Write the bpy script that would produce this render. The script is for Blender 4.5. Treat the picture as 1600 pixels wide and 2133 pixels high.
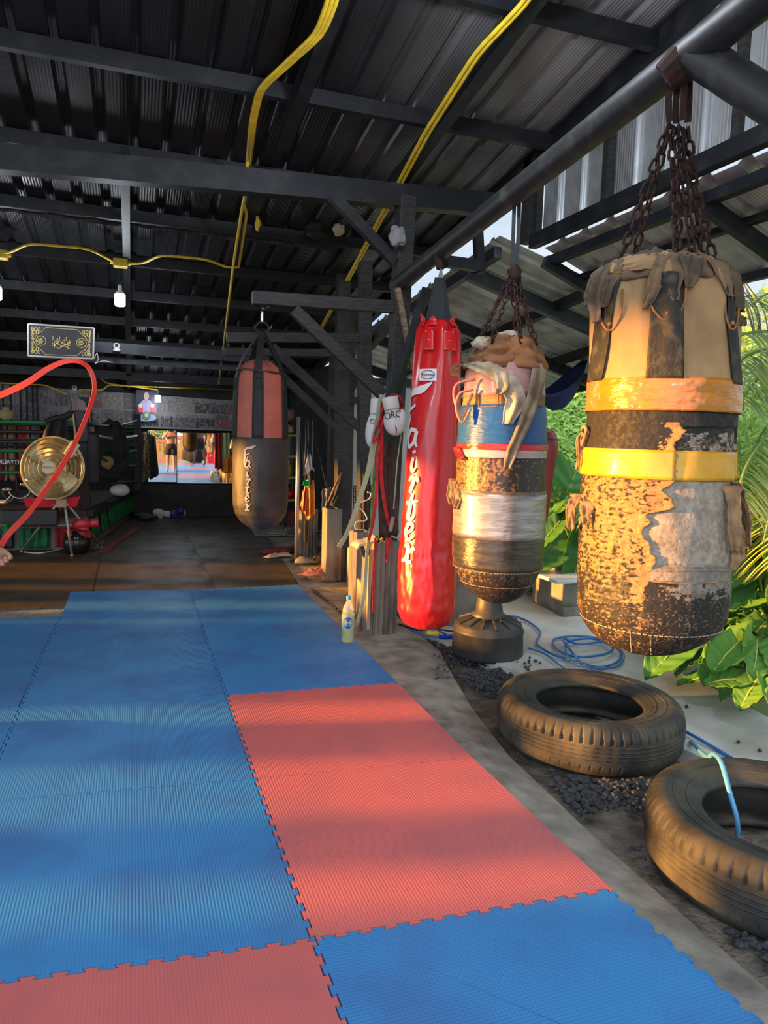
import bpy, math, random
from math import sin, cos, pi, radians, sqrt, atan2
from mathutils import Vector, Matrix, noise
R_ = random.Random(7)
for o in list(bpy.data.objects): bpy.data.objects.remove(o)
SC = bpy.context.scene
COL = SC.collection
# ------------------------------------------------------------------ camera
FPX = 1490.73; CAM = Vector((-0.4817, -1.8597, 1.4529)); YAW, PIT, ROL = 0.341669, 0.107402, 0.028725
fw = Vector((sin(YAW)*cos(PIT), cos(YAW)*cos(PIT), -sin(PIT)))
r0 = Vector((cos(YAW), -sin(YAW), 0)); u0 = r0.cross(fw)
rt = cos(ROL)*r0 + sin(ROL)*u0; up = -sin(ROL)*r0 + cos(ROL)*u0
cam = bpy.data.cameras.new('camera'); co = bpy.data.objects.new('camera', cam); COL.objects.link(co)
co.matrix_world = Matrix(((rt.x, up.x, -fw.x, CAM.x), (rt.y, up.y, -fw.y, CAM.y), (rt.z, up.z, -fw.z, CAM.z), (0, 0, 0, 1)))
cam.sensor_fit = 'HORIZONTAL'; cam.sensor_width = 36; cam.lens = FPX*36/1600; cam.clip_start = 0.05; cam.clip_end = 300
SC.camera = co
def ray(px, py): return fw + rt*(px-800)/FPX - up*(py-1066.5)/FPX
def gz(px, py, z=0): d = ray(px, py); return CAM + d*((z-CAM.z)/d.z)
def gy(px, py, Y): d = ray(px, py); return CAM + d*((Y-CAM.y)/d.y)
def gx(px, py, X): d = ray(px, py); return CAM + d*((X-CAM.x)/d.x)
def gd(px, py, D): return CAM + ray(px, py)*D
# ------------------------------------------------------------------ light
SUN_AZ = radians(102); SUN_EL = radians(5.2)
sd = Vector((sin(SUN_AZ)*cos(SUN_EL), cos(SUN_AZ)*cos(SUN_EL), -sin(SUN_EL)))
sl = bpy.data.lights.new('sun', 'SUN'); sl.energy = 19; sl.color = (1, .45, .085); sl.angle = radians(1.2)
so = bpy.data.objects.new('sun', sl); COL.objects.link(so); so.rotation_euler = sd.to_track_quat('-Z', 'Y').to_euler(); so.location = (-20, 4, 5)
W = bpy.data.worlds.new('sky'); SC.world = W; W.use_nodes = True; wn = W.node_tree; wn.nodes.clear()
def wN(t, **k):
    n = wn.nodes.new(t)
    for a, b in k.items(): setattr(n, a, b)
    return n
wo = wN('ShaderNodeOutputWorld'); bg = wN('ShaderNodeBackground'); wn.links.new(bg.outputs[0], wo.inputs[0])
tc = wN('ShaderNodeTexCoord'); cn = wN('ShaderNodeTexNoise'); cn.inputs['Scale'].default_value = 3.2; cn.inputs['Detail'].default_value = 7
mp = wN('ShaderNodeMapping'); mp.inputs['Scale'].default_value = (1, 1, 2.6)
wn.links.new(tc.outputs['Generated'], mp.inputs[0]); wn.links.new(mp.outputs[0], cn.inputs[0])
cr = wN('ShaderNodeValToRGB'); cr.color_ramp.elements[0].position = .38; cr.color_ramp.elements[1].position = .62
cr.color_ramp.elements[0].color = (.50, .70, .93, 1); cr.color_ramp.elements[1].color = (.86, .92, .98, 1)
wn.links.new(cn.outputs[0], cr.inputs[0])
# the sky is brighter towards the low sun (west) than opposite it
dp = wN('ShaderNodeVectorMath', operation='DOT_PRODUCT'); dp.inputs[1].default_value = Vector((-.50, -.30, .80)).normalized()
wn.links.new(tc.outputs['Generated'], dp.inputs[0])
mr = wN('ShaderNodeMapRange'); mr.inputs[1].default_value = 0; mr.inputs[2].default_value = 1; mr.inputs[3].default_value = 1.0; mr.inputs[4].default_value = 4.2
wn.links.new(dp.outputs['Value'], mr.inputs[0]); wn.links.new(mr.outputs[0], bg.inputs[1]); wn.links.new(cr.outputs[0], bg.inputs[0])
SC.view_settings.view_transform = 'Standard'; SC.view_settings.look = 'None'; SC.view_settings.gamma = 1; SC.view_settings.use_curve_mapping = False
SC.view_settings.exposure = 0.0
SC.cycles.max_bounces = 7; SC.cycles.diffuse_bounces = 4; SC.cycles.glossy_bounces = 4
# ------------------------------------------------------------------ materials
def M(name, col=(.5, .5, .5), rough=.6, metal=0, col2=None, ns=6, det=4, lo=.4, hi=.6, bump=0, bs=40, vc=False, spec=None, emit=None, trans=0, alpha=None, stretch=(1, 1, 1), wave=None, rough2=None, bd=.02, coat=0):
    m = bpy.data.materials.new(name); m.use_nodes = True; t = m.node_tree; b = t.nodes['Principled BSDF']
    L = t.links.new; N = t.nodes.new
    b.inputs['Roughness'].default_value = rough; b.inputs['Metallic'].default_value = metal
    b.inputs['Base Color'].default_value = (*col, 1)
    if spec is not None: b.inputs['Specular IOR Level'].default_value = spec
    if coat: b.inputs['Coat Weight'].default_value = coat; b.inputs['Coat Roughness'].default_value = .15
    if trans: b.inputs['Transmission Weight'].default_value = trans; b.inputs['IOR'].default_value = 1.33
    if alpha is not None: b.inputs['Alpha'].default_value = alpha
    if emit: b.inputs['Emission Color'].default_value = (*emit[0], 1); b.inputs['Emission Strength'].default_value = emit[1]
    c = N('ShaderNodeTexCoord'); mp = N('ShaderNodeMapping'); mp.inputs['Scale'].default_value = stretch; L(c.outputs['Object'], mp.inputs[0])
    src = None
    if vc:
        a = N('ShaderNodeVertexColor'); a.layer_name = 'Col'; src = a.outputs[0]
    if col2 is not None:
        n = N('ShaderNodeTexNoise'); n.inputs['Scale'].default_value = ns; n.inputs['Detail'].default_value = det; L(mp.outputs[0], n.inputs[0])
        r = N('ShaderNodeMapRange'); r.inputs[1].default_value = lo; r.inputs[2].default_value = hi; L(n.outputs[0], r.inputs[0])
        x = N('ShaderNodeMix'); x.data_type = 'RGBA'; L(r.outputs[0], x.inputs[0])
        if src: x.blend_type = 'MULTIPLY'; L(src, x.inputs[6])
        else: x.inputs[6].default_value = (*col, 1)
        x.inputs[7].default_value = (*col2, 1); src = x.outputs[2]
        if rough2 is not None:
            q = N('ShaderNodeMapRange'); q.inputs[3].default_value = rough; q.inputs[4].default_value = rough2; L(r.outputs[0], q.inputs[0]); L(q.outputs[0], b.inputs['Roughness'])
    if src: L(src, b.inputs['Base Color'])
    h = None
    if bump:
        n = N('ShaderNodeTexNoise'); n.inputs['Scale'].default_value = bs; n.inputs['Detail'].default_value = 4; L(mp.outputs[0], n.inputs[0])
        bn = N('ShaderNodeBump'); bn.inputs['Strength'].default_value = bump; bn.inputs['Distance'].default_value = bd; L(n.outputs[0], bn.inputs['Height']); h = bn
    if wave:
        w = N('ShaderNodeTexWave'); w.bands_direction = wave[0]; w.inputs['Scale'].default_value = wave[1]; L(c.outputs['Object'], w.inputs[0])
        bn = N('ShaderNodeBump'); bn.inputs['Strength'].default_value = wave[2]; bn.inputs['Distance'].default_value = wave[3]; L(w.outputs[0], bn.inputs['Height'])
        if len(wave) > 4:
            w2 = N('ShaderNodeTexWave'); w2.bands_direction = wave[4]; w2.inputs['Scale'].default_value = wave[1]; L(c.outputs['Object'], w2.inputs[0])
            mm = N('ShaderNodeMath'); mm.operation = 'MULTIPLY'; L(w.outputs[0], mm.inputs[0]); L(w2.outputs[0], mm.inputs[1]); L(mm.outputs[0], bn.inputs['Height'])
        if h: L(h.outputs[0], bn.inputs['Normal'])
        h = bn
    if h: L(h.outputs[0], b.inputs['Normal'])
    return m
# ------------------------------------------------------------------ mesh helpers
class MB:
    def __init__(s): s.v = []; s.f = []; s.c = None
    def add(s, vs, fs):
        k = len(s.v); s.v += [tuple(v) for v in vs]; s.f += [tuple(i+k for i in f) for f in fs]; return s
    def box(s, c, d, m=None):
        c = Vector(c); x, y, z = d[0]/2, d[1]/2, d[2]/2
        vs = [Vector((a*x, b*y, e*z)) for a in (-1, 1) for b in (-1, 1) for e in (-1, 1)]
        if m is not None: vs = [m @ v for v in vs]
        return s.add([c+v for v in vs], [(0, 1, 3, 2), (4, 6, 7, 5), (0, 4, 5, 1), (2, 3, 7, 6), (0, 2, 6, 4), (1, 5, 7, 3)])
    def bb(s, a, b): return s.box([(a[i]+b[i])/2 for i in range(3)], [abs(a[i]-b[i]) for i in range(3)])
    def beam(s, a, b, w, h, upv=(0, 0, 1)):
        a = Vector(a); b = Vector(b); d = (b-a); L = d.length; d.normalize(); x = d.cross(Vector(upv))
        if x.length < 1e-4: x = d.cross(Vector((0, 1, 0)))
        x.normalize(); z = x.cross(d)
        m = Matrix((x, d, z)).transposed()
        return s.box((a+b)/2, (w, L, h), m)
    def tube(s, pts, r, n=8, closed=False, flat=1, cap=True, upv=None):
        pts = [Vector(p) for p in pts]; N = len(pts); rs = r if isinstance(r, (list, tuple)) else [r]*N
        vs = []; prev = None
        for i in range(N):
            if closed: t = pts[(i+1) % N]-pts[i-1]
            else: t = pts[min(i+1, N-1)]-pts[max(i-1, 0)]
            if t.length < 1e-9: t = Vector((0, 0, 1))
            t.normalize()
            if prev is None:
                a = Vector(upv) if upv else (Vector((0, 0, 1)) if abs(t.z) < .9 else Vector((1, 0, 0)))
            else: a = prev
            nrm = (a - t*a.dot(t))
            if nrm.length < 1e-6: nrm = t.orthogonal()
            nrm.normalize(); prev = nrm; bn = t.cross(nrm)
            for k in range(n):
                q = 2*pi*k/n; vs.append(pts[i]+rs[i]*(cos(q)*nrm*flat+sin(q)*bn))
        fs = []
        for i in range(N if closed else N-1):
            j = (i+1) % N
            for k in range(n): fs.append((i*n+k, i*n+(k+1) % n, j*n+(k+1) % n, j*n+k))
        if cap and not closed: fs.append(tuple(range(n))[::-1]); fs.append(tuple((N-1)*n+k for k in range(n)))
        return s.add(vs, fs)
    def lathe(s, prof, n=32, c=(0, 0, 0), fn=None, m=None, cap=True, a0=0, a1=2*pi):
        c = Vector(c); full = abs(a1-a0-2*pi) < 1e-6; nn = n if full else n+1; vs = []
        for (z, r) in prof:
            for k in range(nn):
                q = a0+(a1-a0)*k/n; rr = r if fn is None else r*fn(q, z)
                v = Vector((rr*cos(q), rr*sin(q), z))
                if m is not None: v = m @ v
                vs.append(c+v)
        fs = []
        for i in range(len(prof)-1):
            for k in range(n):
                k2 = (k+1) % nn; fs.append((i*nn+k, i*nn+k2, (i+1)*nn+k2, (i+1)*nn+k))
        if cap and full: fs.append(tuple(range(n))[::-1]); fs.append(tuple((len(prof)-1)*n+k for k in range(n)))
        return s.add(vs, fs)
    def ell(s, c, d, n=16, m=None, fn=None):
        pr = [(-cos(pi*i/n)*d[2], max(1e-4, sin(pi*i/n))) for i in range(n+1)]; c = Vector(c); vs = []; K = n*2
        for z, r in pr:
            for k in range(K):
                q = 2*pi*k/K; v = Vector((r*cos(q)*d[0], r*sin(q)*d[1], z))
                if fn: v = fn(v)
                if m is not None: v = m @ v
                vs.append(c+v)
        return s.add(vs, [(i*K+k, i*K+(k+1) % K, (i+1)*K+(k+1) % K, (i+1)*K+k) for i in range(n) for k in range(K)])
    def grid(s, fn, nu, nv):
        vs = [fn(i/nu, j/nv) for j in range(nv+1) for i in range(nu+1)]
        return s.add(vs, [(j*(nu+1)+i, j*(nu+1)+i+1, (j+1)*(nu+1)+i+1, (j+1)*(nu+1)+i) for j in range(nv) for i in range(nu)])
    def build(s, name, mat, parent=None, smooth=False, bev=0, sol=0, sub=0, colfn=None, off=0, origin=None):
        me = bpy.data.meshes.new(name)
        vs = s.v
        if origin is None and parent is None and vs:
            xs = [v[0] for v in vs]; ys = [v[1] for v in vs]; zs = [v[2] for v in vs]
            origin = ((min(xs)+max(xs))/2, (min(ys)+max(ys))/2, min(zs))
        if parent is not None: origin = tuple(WLOC.get(parent.name, Vector((0, 0, 0))))
        org = Vector(origin) if origin is not None else Vector((0, 0, 0))
        me.from_pydata([(v[0]-org.x, v[1]-org.y, v[2]-org.z) for v in vs], [], s.f); me.update()
        if colfn:
            a = me.color_attributes.new('Col', 'FLOAT_COLOR', 'POINT')
            buf = []
            for i, v in enumerate(vs): buf += [*colfn(i, v), 1.0]
            a.data.foreach_set('color', buf)
        if mat: me.materials.append(mat)
        if smooth: me.polygons.foreach_set('use_smooth', [True]*len(me.polygons))
        o = bpy.data.objects.new(name, me); COL.objects.link(o)
        if smooth and smooth != 2: 
            pass
        if parent is not None:
            o.parent = parent; o.location = (0, 0, 0); WLOC[o.name] = Vector(WLOC[parent.name])
        else:
            o.location = org; WLOC[o.name] = org.copy()
        if sol: d = o.modifiers.new('s', 'SOLIDIFY'); d.thickness = sol; d.offset = off
        if bev: d = o.modifiers.new('b', 'BEVEL'); d.width = bev; d.segments = 2; d.limit_method = 'ANGLE'
        if sub: d = o.modifiers.new('u', 'SUBSURF'); d.levels = sub; d.render_levels = sub
        return o
WLOC = {}
def tag(o, label, cat, group=None, kind=None):
    o['label'] = label; o['category'] = cat
    if group: o['group'] = group
    if kind: o['kind'] = kind
    return o
def struct(o): o['kind'] = 'structure'; return o
def thing(name, loc, label, cat, group=None):
    o = bpy.data.objects.new(name, None); COL.objects.link(o); o.location = loc; o.empty_display_size = .1
    WLOC[o.name] = Vector(loc); return tag(o, label, cat, group)
def nz(x, y, z=0): return noise.noise(Vector((x, y, z)))
def fbm(x, y, z=0, o=4): return noise.fractal(Vector((x, y, z)), 1.0, 2.0, o)
def lerp(a, b, t): return tuple(a[i]+(b[i]-a[i])*t for i in range(3))
def sm(a, b, x): t = min(1, max(0, (x-a)/(b-a))); return t*t*(3-2*t)
def interp(tab, x):
    if x <= tab[0][0]: return tab[0][1]
    for (a, u), (b, w) in zip(tab, tab[1:]):
        if x <= b: return u+(w-u)*(x-a)/(b-a)
    return tab[-1][1]
def spl(pts, n=8):
    pts = [Vector(p) for p in pts]; out = []
    P = [2*pts[0]-pts[1]]+pts+[2*pts[-1]-pts[-2]]
    for i in range(1, len(P)-2):
        for k in range(n):
            t = k/n; a, b, c, d = P[i-1], P[i], P[i+1], P[i+2]
            out.append(.5*((2*b)+(-a+c)*t+(2*a-5*b+4*c-d)*t*t+(-a+3*b-3*c+d)*t**3))
    out.append(pts[-1]); return out
def ribbon(mb, pts, w, nrm, th=.003):
    pts = [Vector(p) for p in pts]; N = len(pts); vs = []
    for i in range(N):
        t = (pts[min(i+1, N-1)]-pts[max(i-1, 0)]).normalized(); nn = Vector(nrm(i/(N-1)) if callable(nrm) else nrm); s_ = t.cross(nn).normalized(); nn = s_.cross(t)
        ww = w[i] if isinstance(w, list) else w
        for a, b in ((-1, -1), (1, -1), (1, 1), (-1, 1)): vs.append(pts[i]+s_*ww/2*a+nn*th/2*b)
    fs = [(i*4+k, i*4+(k+1) % 4, i*4+4+(k+1) % 4, i*4+4+k) for i in range(N-1) for k in range(4)]+[(3, 2, 1, 0), tuple(4*(N-1)+k for k in range(4))]
    return mb.add(vs, fs)
def text_mb(txt, size, fn, mb=None, bold=False, extr=.0008):
    cu = bpy.data.curves.new('t', 'FONT'); cu.body = txt; cu.size = size; cu.align_x = 'CENTER'; cu.align_y = 'CENTER'; cu.extrude = extr
    if bold: cu.offset = size*.012
    o = bpy.data.objects.new('t', cu); COL.objects.link(o); dg = bpy.context.evaluated_depsgraph_get(); me = o.evaluated_get(dg).to_mesh()
    vs = [fn(v.co) for v in me.vertices]; fs = [tuple(p.vertices) for p in me.polygons]
    o.evaluated_get(dg).to_mesh_clear(); bpy.data.objects.remove(o); bpy.data.curves.remove(cu)
    mb = mb or MB(); return mb.add(vs, fs)
# shared materials
m_black = M('black_painted_wood', (.014, .014, .016), .55, col2=(.035, .033, .032), ns=14, stretch=(1, 1, 6), bump=.3, bs=60, bd=.004)
m_steel = M('dark_steel', (.014, .016, .021), .5, .3, col2=(.035, .037, .04), ns=9, lo=.5, hi=.75)
m_pipe = M('old_pipe_paint', (.03, .032, .034), .5, .2, col2=(.09, .085, .075), ns=11, lo=.52, hi=.75, bump=.2, bs=50, bd=.004)
m_rust = M('rusty_iron', (.05, .018, .011), .75, .4, col2=(.025, .012, .01), ns=40, bump=.5, bs=120, bd=.002)
m_blkstrap = M('black_webbing', (.012, .012, .014), .7, bump=.3, bs=300, bd=.001)
m_rubber = M('black_rubber', (.02, .02, .02), .5)
m_chrome = M('bright_metal', (.6, .6, .6), .3, 1)
m_white = M('white_plastic', (.75, .75, .73), .45)
m_yellow = M('yellow_conduit', (.92, .66, .04), .35, col2=(.75, .52, .04), ns=20)
m_redcloth = M('red_cloth', (.62, .015, .02), .6, col2=(.35, .01, .012), ns=20)
m_orangewood = M('aged_plank', (.30, .22, .13), .75, col2=(.16, .11, .06), ns=12, stretch=(1, 1, 5), bump=.3, bd=.004)
m_skin = M('skin', (.5, .27, .18), .55)
m_dark = M('near_black', (.012, .012, .014), .6)
m_blackcloth = M('black_cloth', (.02, .02, .022), .85)
# ------------------------------------------------------------------ setting: ground, slabs
def RZ(Y): return 3.829-0.1537*Y
m_slab = M('worn_concrete', (.38, .34, .28), .8, col2=(.17, .15, .125), ns=7, det=10, lo=.35, hi=.68, bump=.5, bs=30, bd=.01)
m_slab2 = M('pale_wet_concrete', (.70, .68, .62), .75, col2=(.42, .39, .34), ns=1.6, det=9, lo=.42, hi=.62, rough2=.3, bump=.35, bs=35, bd=.008)
m_soil = M('dirty_gravel_bed', (.10, .08, .06), .9, col2=(.24, .20, .16), ns=9, det=8, bump=.8, bs=60, bd=.015)
m_grassg = M('weedy_earth', (.10, .16, .04), .95, col2=(.16, .13, .07), ns=3)
def slabmesh(poly, z0, z1):
    mb = MB(); n = len(poly); mb.add([(x, y, z1) for x, y in poly]+[(x, y, z0) for x, y in poly], [tuple(range(n)), tuple(range(2*n-1, n-1, -1))]+[(i, n+i, n+(i+1) % n, (i+1) % n) for i in range(n)]); return mb
edge = [(1.19, -6), (1.17, -.6), (1.17, .3), (1.20, 1.0), (1.30, 1.6), (1.42, 2.1), (1.55, 2.6), (1.62, 4), (2.0, 6.5), (2.2, 9), (2.2, 11.2)]
gymp = [(-8.3, -6), *edge, (-8.3, 11.2)]
def inset_edge(d): return [(-8.3, -6), *[(x-d, y) for x, y in edge], (-8.3, 11.2)]
def floor_mesh():
    mb = MB()
    P = [(inset_edge(.14), -.018), (gymp, -.045), (gymp, -.14)]
    vs = []; n = len(gymp)
    for pl, z in P: vs += [(x, y, z) for x, y in pl]
    fs = [tuple(range(n))]
    for k in range(2): fs += [(k*n+i, (k+1)*n+i, (k+1)*n+(i+1) % n, k*n+(i+1) % n) for i in range(n)]
    return mb.add(vs, fs)
struct(floor_mesh().build('floor', m_slab))
outp = [(1.62, 2.95), (1.80, 2.1), (1.92, 1.6), (2.0, 1.0), (2.1, .4), (2.25, -.6), (2.4, -2), (2.5, -6), (2.9, -6), (2.9, -1), (2.82, 0), (2.78, .9), (2.84, 1.4), (2.86, 1.75), (3.1, 2.4), (3.4, 3.0), (4.6, 4.2), (6, 6), (6, 11.2), (2.2, 11.2), (2.2, 9), (2.0, 6.5), (1.62, 4)]
struct(slabmesh(outp, -.5, -.02).build('floor', m_slab2))
def soil_mesh():
    def f(u, v):
        x = 1.0+1.9*u; y = -6+9.5*v; return (x, y, -.085+.03*fbm(x*3, y*3))
    return MB().grid(f, 30, 120)
struct(soil_mesh().build('ground', m_soil, smooth=True))
def hill_mesh():
    def f(u, v):
        x = 2.4+40*u**1.5; y = -40+90*v
        h = -.75+.13*max(0, x-3)+.35*max(0, min(3.2, (x-6.2)))*sm(2, 8, y)+.25*fbm(x*.3, y*.3)*sm(3, 6, x)
        return (x, y, h)
    return MB().grid(f, 40, 90)
struct(hill_mesh().build('ground', m_grassg, smooth=True))
def back_ground(): return MB().bb((-45, -40, -.3), (2.5, -6, -.12)).bb((-45, -6, -.3), (-8.2, 40, -.12))
struct(back_ground().build('ground', M('packed_earth', (.26, .2, .13), .95, col2=(.16, .2, .07), ns=1.5)))
# ------------------------------------------------------------------ puzzle mats
def matmat(n, c, c2, rib, s): return M(n, c, .42, col2=c2, ns=2.6, det=9, lo=.46, hi=.72, wave=rib, rough2=.6, spec=.5)
m_blue = matmat('blue_foam_ribbed', (.045, .25, .56), (.05, .17, .42), ('X', 30, .22, .003), 0)
m_red = matmat('red_foam_ribbed', (.66, .15, .14), (.50, .13, .13), ('X', 30, .22, .003), 0)
m_redd = matmat('red_foam_checked', (.68, .16, .15), (.52, .14, .14), ('X', 28, .3, .003, 'Y'), 0)
m_blued = matmat('blue_foam_checked', (.04, .25, .58), (.045, .17, .44), ('X', 28, .3, .003, 'Y'), 0)
m_bmat = matmat('dusty_black_foam', (.080, .055, .032), (.026, .020, .015), ('X', 30, .3, .003), 0)
SK = -.0515
def seamline(a, b, n, h=.013, flip=1):
    a = Vector(a); b = Vector(b); d = b-a; L = d.length; d.normalize(); nn = Vector((-d.y, d.x)); out = [a]
    if n == 0: return [a, b]
    p = L/n
    for i in range(n):
        s0 = i*p
        for t, q in ((.22, 0), (.30, .0), (.20, 1), (.24, 1.1), (.76, 1.1), (.80, 1), (.70, .0), (.78, 0)):
            out.append(a+d*(s0+t*p)+nn*(q*h*flip))
    out.append(b); return out
def matmesh(corn, teeth, z, th, name, mat, label, group, flips=(1, 1, 1, 1)):
    # corn order: SW, SE, NE, NW ; every seam is generated in a fixed direction so that neighbours share it
    sw, se, ne, nw = corn
    S = seamline(sw, se, teeth[0], flip=flips[0]); E = seamline(se, ne, teeth[1], flip=flips[1])
    Nn = seamline(nw, ne, teeth[2], flip=flips[2]); Wt = seamline(sw, nw, teeth[3], flip=flips[3])
    P = S[:-1]+E[:-1]+Nn[::-1][:-1]+Wt[::-1][:-1]; n = len(P); Q = []
    for i in range(n):
        a, b, c = P[i-1], P[i], P[(i+1) % n]; e1 = (b-a); e2 = (c-b)
        e1.normalize() if e1.length > 0 else None; e2.normalize() if e2.length > 0 else None
        t = (e1+e2)
        if t.length < 1e-6: t = e1
        t.normalize(); Q.append(b+Vector((-t.y, t.x))*.0023)
    mb = MB(); mb.add([(q.x, q.y, z) for q in Q]+[(q.x, q.y, z-th) for q in P], [tuple(range(n))]+[(i, n+i, n+(i+1) % n, (i+1) % n) for i in range(n)])
    return tag(mb.build(name, mat), label, 'mat', group)
def fitp(X, Y): return (X, Y+SK*X)
px = {('c', 4.9): (398, 1229), ('c', 4): (413, 1272), ('c', 3): (436, 1343), ('c', 2): (475, 1449), ('c', 1): (537, 1623), ('c', 0): (659, 1959),
      ('r', 4.9): (622, 1218), ('r', 4): (661, 1259), ('r', 3): (733, 1328), ('r', 2): (830, 1423), ('r', 1): (985, 1578), ('r', 0): (1280, 1855),
      ('l', 4.9): (147, 1232), ('l', 4): (128, 1284), ('l', 3): (90, 1362), ('l', 2): (45, 1474)}
G = {k: tuple(gz(*v))[:2] for k, v in px.items()}
G[('l', 1)] = (G[('l', 2)][0]-.01, G[('l', 2)][1]-1.0); G[('l', 0)] = (G[('l', 1)][0], G[('l', 1)][1]-1.0)
for j in (0, 1, 2, 3, 4, 4.9): G[('f', j)] = (G[('l', j)][0]-1.0, G[('l', j)][1]+.05)
c0 = Vector(G[('c', 0)]); r0_ = Vector(G[('r', 0)]); l0 = Vector(G[('l', 0)])
dn = Vector(tuple(gz(725.6, 2133))[:2])-c0; dn.normalize(); dr = Vector(tuple(gz(1600, 2135))[:2])-r0_; dr.normalize()
G[('c', -1)] = tuple(c0+dn); G[('r', -1)] = tuple(r0_+dr); G[('l', -1)] = tuple(l0+dn); G[('f', -1)] = tuple(Vector(G[('f', 0)])+dn)
MG = 'interlocking foam floor mats'
def cell(a, b, y0, y1, mat, label, teeth=(13, 13, 13, 13)):
    return matmesh([Vector(G[(a, y0)]), Vector(G[(b, y0)]), Vector(G[(b, y1)]), Vector(G[(a, y1)])], teeth, 0, .018, 'puzzle_mat', mat, label, MG)
cell('l', 'c', -1, 0, m_red, 'red ribbed puzzle mat at the near left, along the bottom edge of the photo')
cell('c', 'r', -1, 0, m_blued, 'blue checked puzzle mat in the near right corner, its right edge with open teeth')
cell('l', 'c', 0, 1, m_blue, 'big near blue ribbed mat left of the seam beside the nearer salmon red mat')
cell('c', 'r', 0, 1, m_redd, 'nearer of the two salmon red mats beside the tires', (13, 0, 13, 13))
cell('l', 'c', 1, 2, m_blue, 'blue ribbed mat with a dark smudge, left of the farther salmon red mat')
cell('c', 'r', 1, 2, m_redd, 'farther of the two salmon red mats, touching the blue mats behind it', (13, 0, 13, 13))
cell('l', 'c', 2, 3, m_blue, 'middle column blue mat, third row from the far edge')
cell('c', 'r', 2, 3, m_blued, 'blue mat in the right column directly behind the farther red mat', (13, 0, 13, 13))
cell('l', 'c', 3, 4, m_blue, 'middle column blue mat, second row from the far edge')
cell('c', 'r', 3, 4, m_blued, 'blue mat beside the plastic water bottle', (13, 0, 13, 13))
cell('l', 'c', 4, 4.9, m_blue, 'far blue mat in the middle column bordering the black mats', (13, 13, 0, 0))
cell('c', 'r', 4, 4.9, m_blued, 'farthest right blue mat with a bright band of sun', (13, 0, 13, 13))
cell('f', 'l', 3, 4, m_blue, 'blue mat at the left edge of the photo, farthest in the left column', (13, 13, 0, 0))
cell('f', 'l', 2, 3, m_blue, 'blue mat at the left edge of the photo, second in the left column', (13, 13, 13, 0))
cell('f', 'l', 1, 2, m_blue, 'blue mat at the left edge of the photo, third in the left column', (13, 13, 13, 0))
cell('f', 'l', 0, 1, m_blue, 'blue mat just outside the left edge of the photo, beside the large near blue mat', (13, 13, 13, 0))
cell('f', 'l', -1, 0, m_blue, 'blue mat outside the lower left corner of the photo', (0, 13, 13, 0))
for j in range(1, 6):
    for i, (xa, w) in enumerate(((-2.05, 1), (-1.05, 1), (-.05, 1))):
        y1 = -1.13-(j-1)-xa*-.05; x0 = xa+.20
        MBx = MB().bb((x0+.002, y1-.997, -.018), (x0+.998, y1, 0))
        lab = ['left', 'middle', 'right'][i]; row = ['first', 'second', 'third', 'fourth', 'fifth'][j-1]
        tag(MBx.build('puzzle_mat', m_red if (i+j*2) % 5 == 1 or (j == 4 and i > 0) else m_blue), '%s puzzle mat behind the camera, %s column, %s row back, seen in the mirror' % ('red' if ((i+j*2) % 5 == 1 or (j == 4 and i > 0)) else 'blue', lab, row), 'mat', MG)
# dark mats
def dmat(corn, teeth, label, z=-.004): return matmesh([Vector(c) for c in corn], teeth, z, .014, 'black_floor_mat', m_bmat, label, 'dusty black foam mats')
gzz = lambda a, b: tuple(gz(a, b))[:2]
xa, xb, xc = -.80, .26, 1.02
dm = {}
for y in (4.6, 5.6, 6.6, 7.6, 8.6, 9.6, 10.4):
    for k, x in (('a', xa), ('b', xb+.0*(y-5)), ('c', xc+.085*(y-4.6))): dm[(k, y)] = (x, y-.03*x)
ys = (4.6, 5.6, 6.6, 7.6, 8.6, 9.6, 10.4)
rn = ['nearest', 'second', 'third', 'fourth', 'fifth', 'farthest']
for j in range(6):
    y0, y1 = ys[j], ys[j+1]
    dmat((dm[('a', y0)], dm[('b', y0)], dm[('b', y1)], dm[('a', y1)]), (13, 13, 13, 13), 'dusty black aisle mat next to the ring, left column, %s row' % rn[j])
    dmat((dm[('b', y0)], dm[('c', y0)], dm[('c', y1)], dm[('b', y1)]), (13, 13, 13, 13), 'dusty black aisle mat in the right column, %s row' % rn[j])
for j, (y0, y1) in enumerate(((4.35, 5.35), (5.35, 6.35), (6.35, 7.3))):
    for i, (x0, x1) in enumerate(((-1.83, -.802), (-2.85, -1.83))):
        dmat(((x0, y0), (x1, y0), (x1, y1), (x0, y1)), (13, 13, 13, 13), 'black ribbed mat before the ring, %s row, %s' % (['nearest', 'middle', 'far'][j], ['next to the aisle', 'at the left edge'][i]))
dmat((gzz(655, 1232), gzz(712, 1272), gzz(665, 1232), gzz(648, 1222)), (0, 7, 0, 0), 'narrow black mat strip with open teeth right of the far blue mat', -.006)
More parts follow.
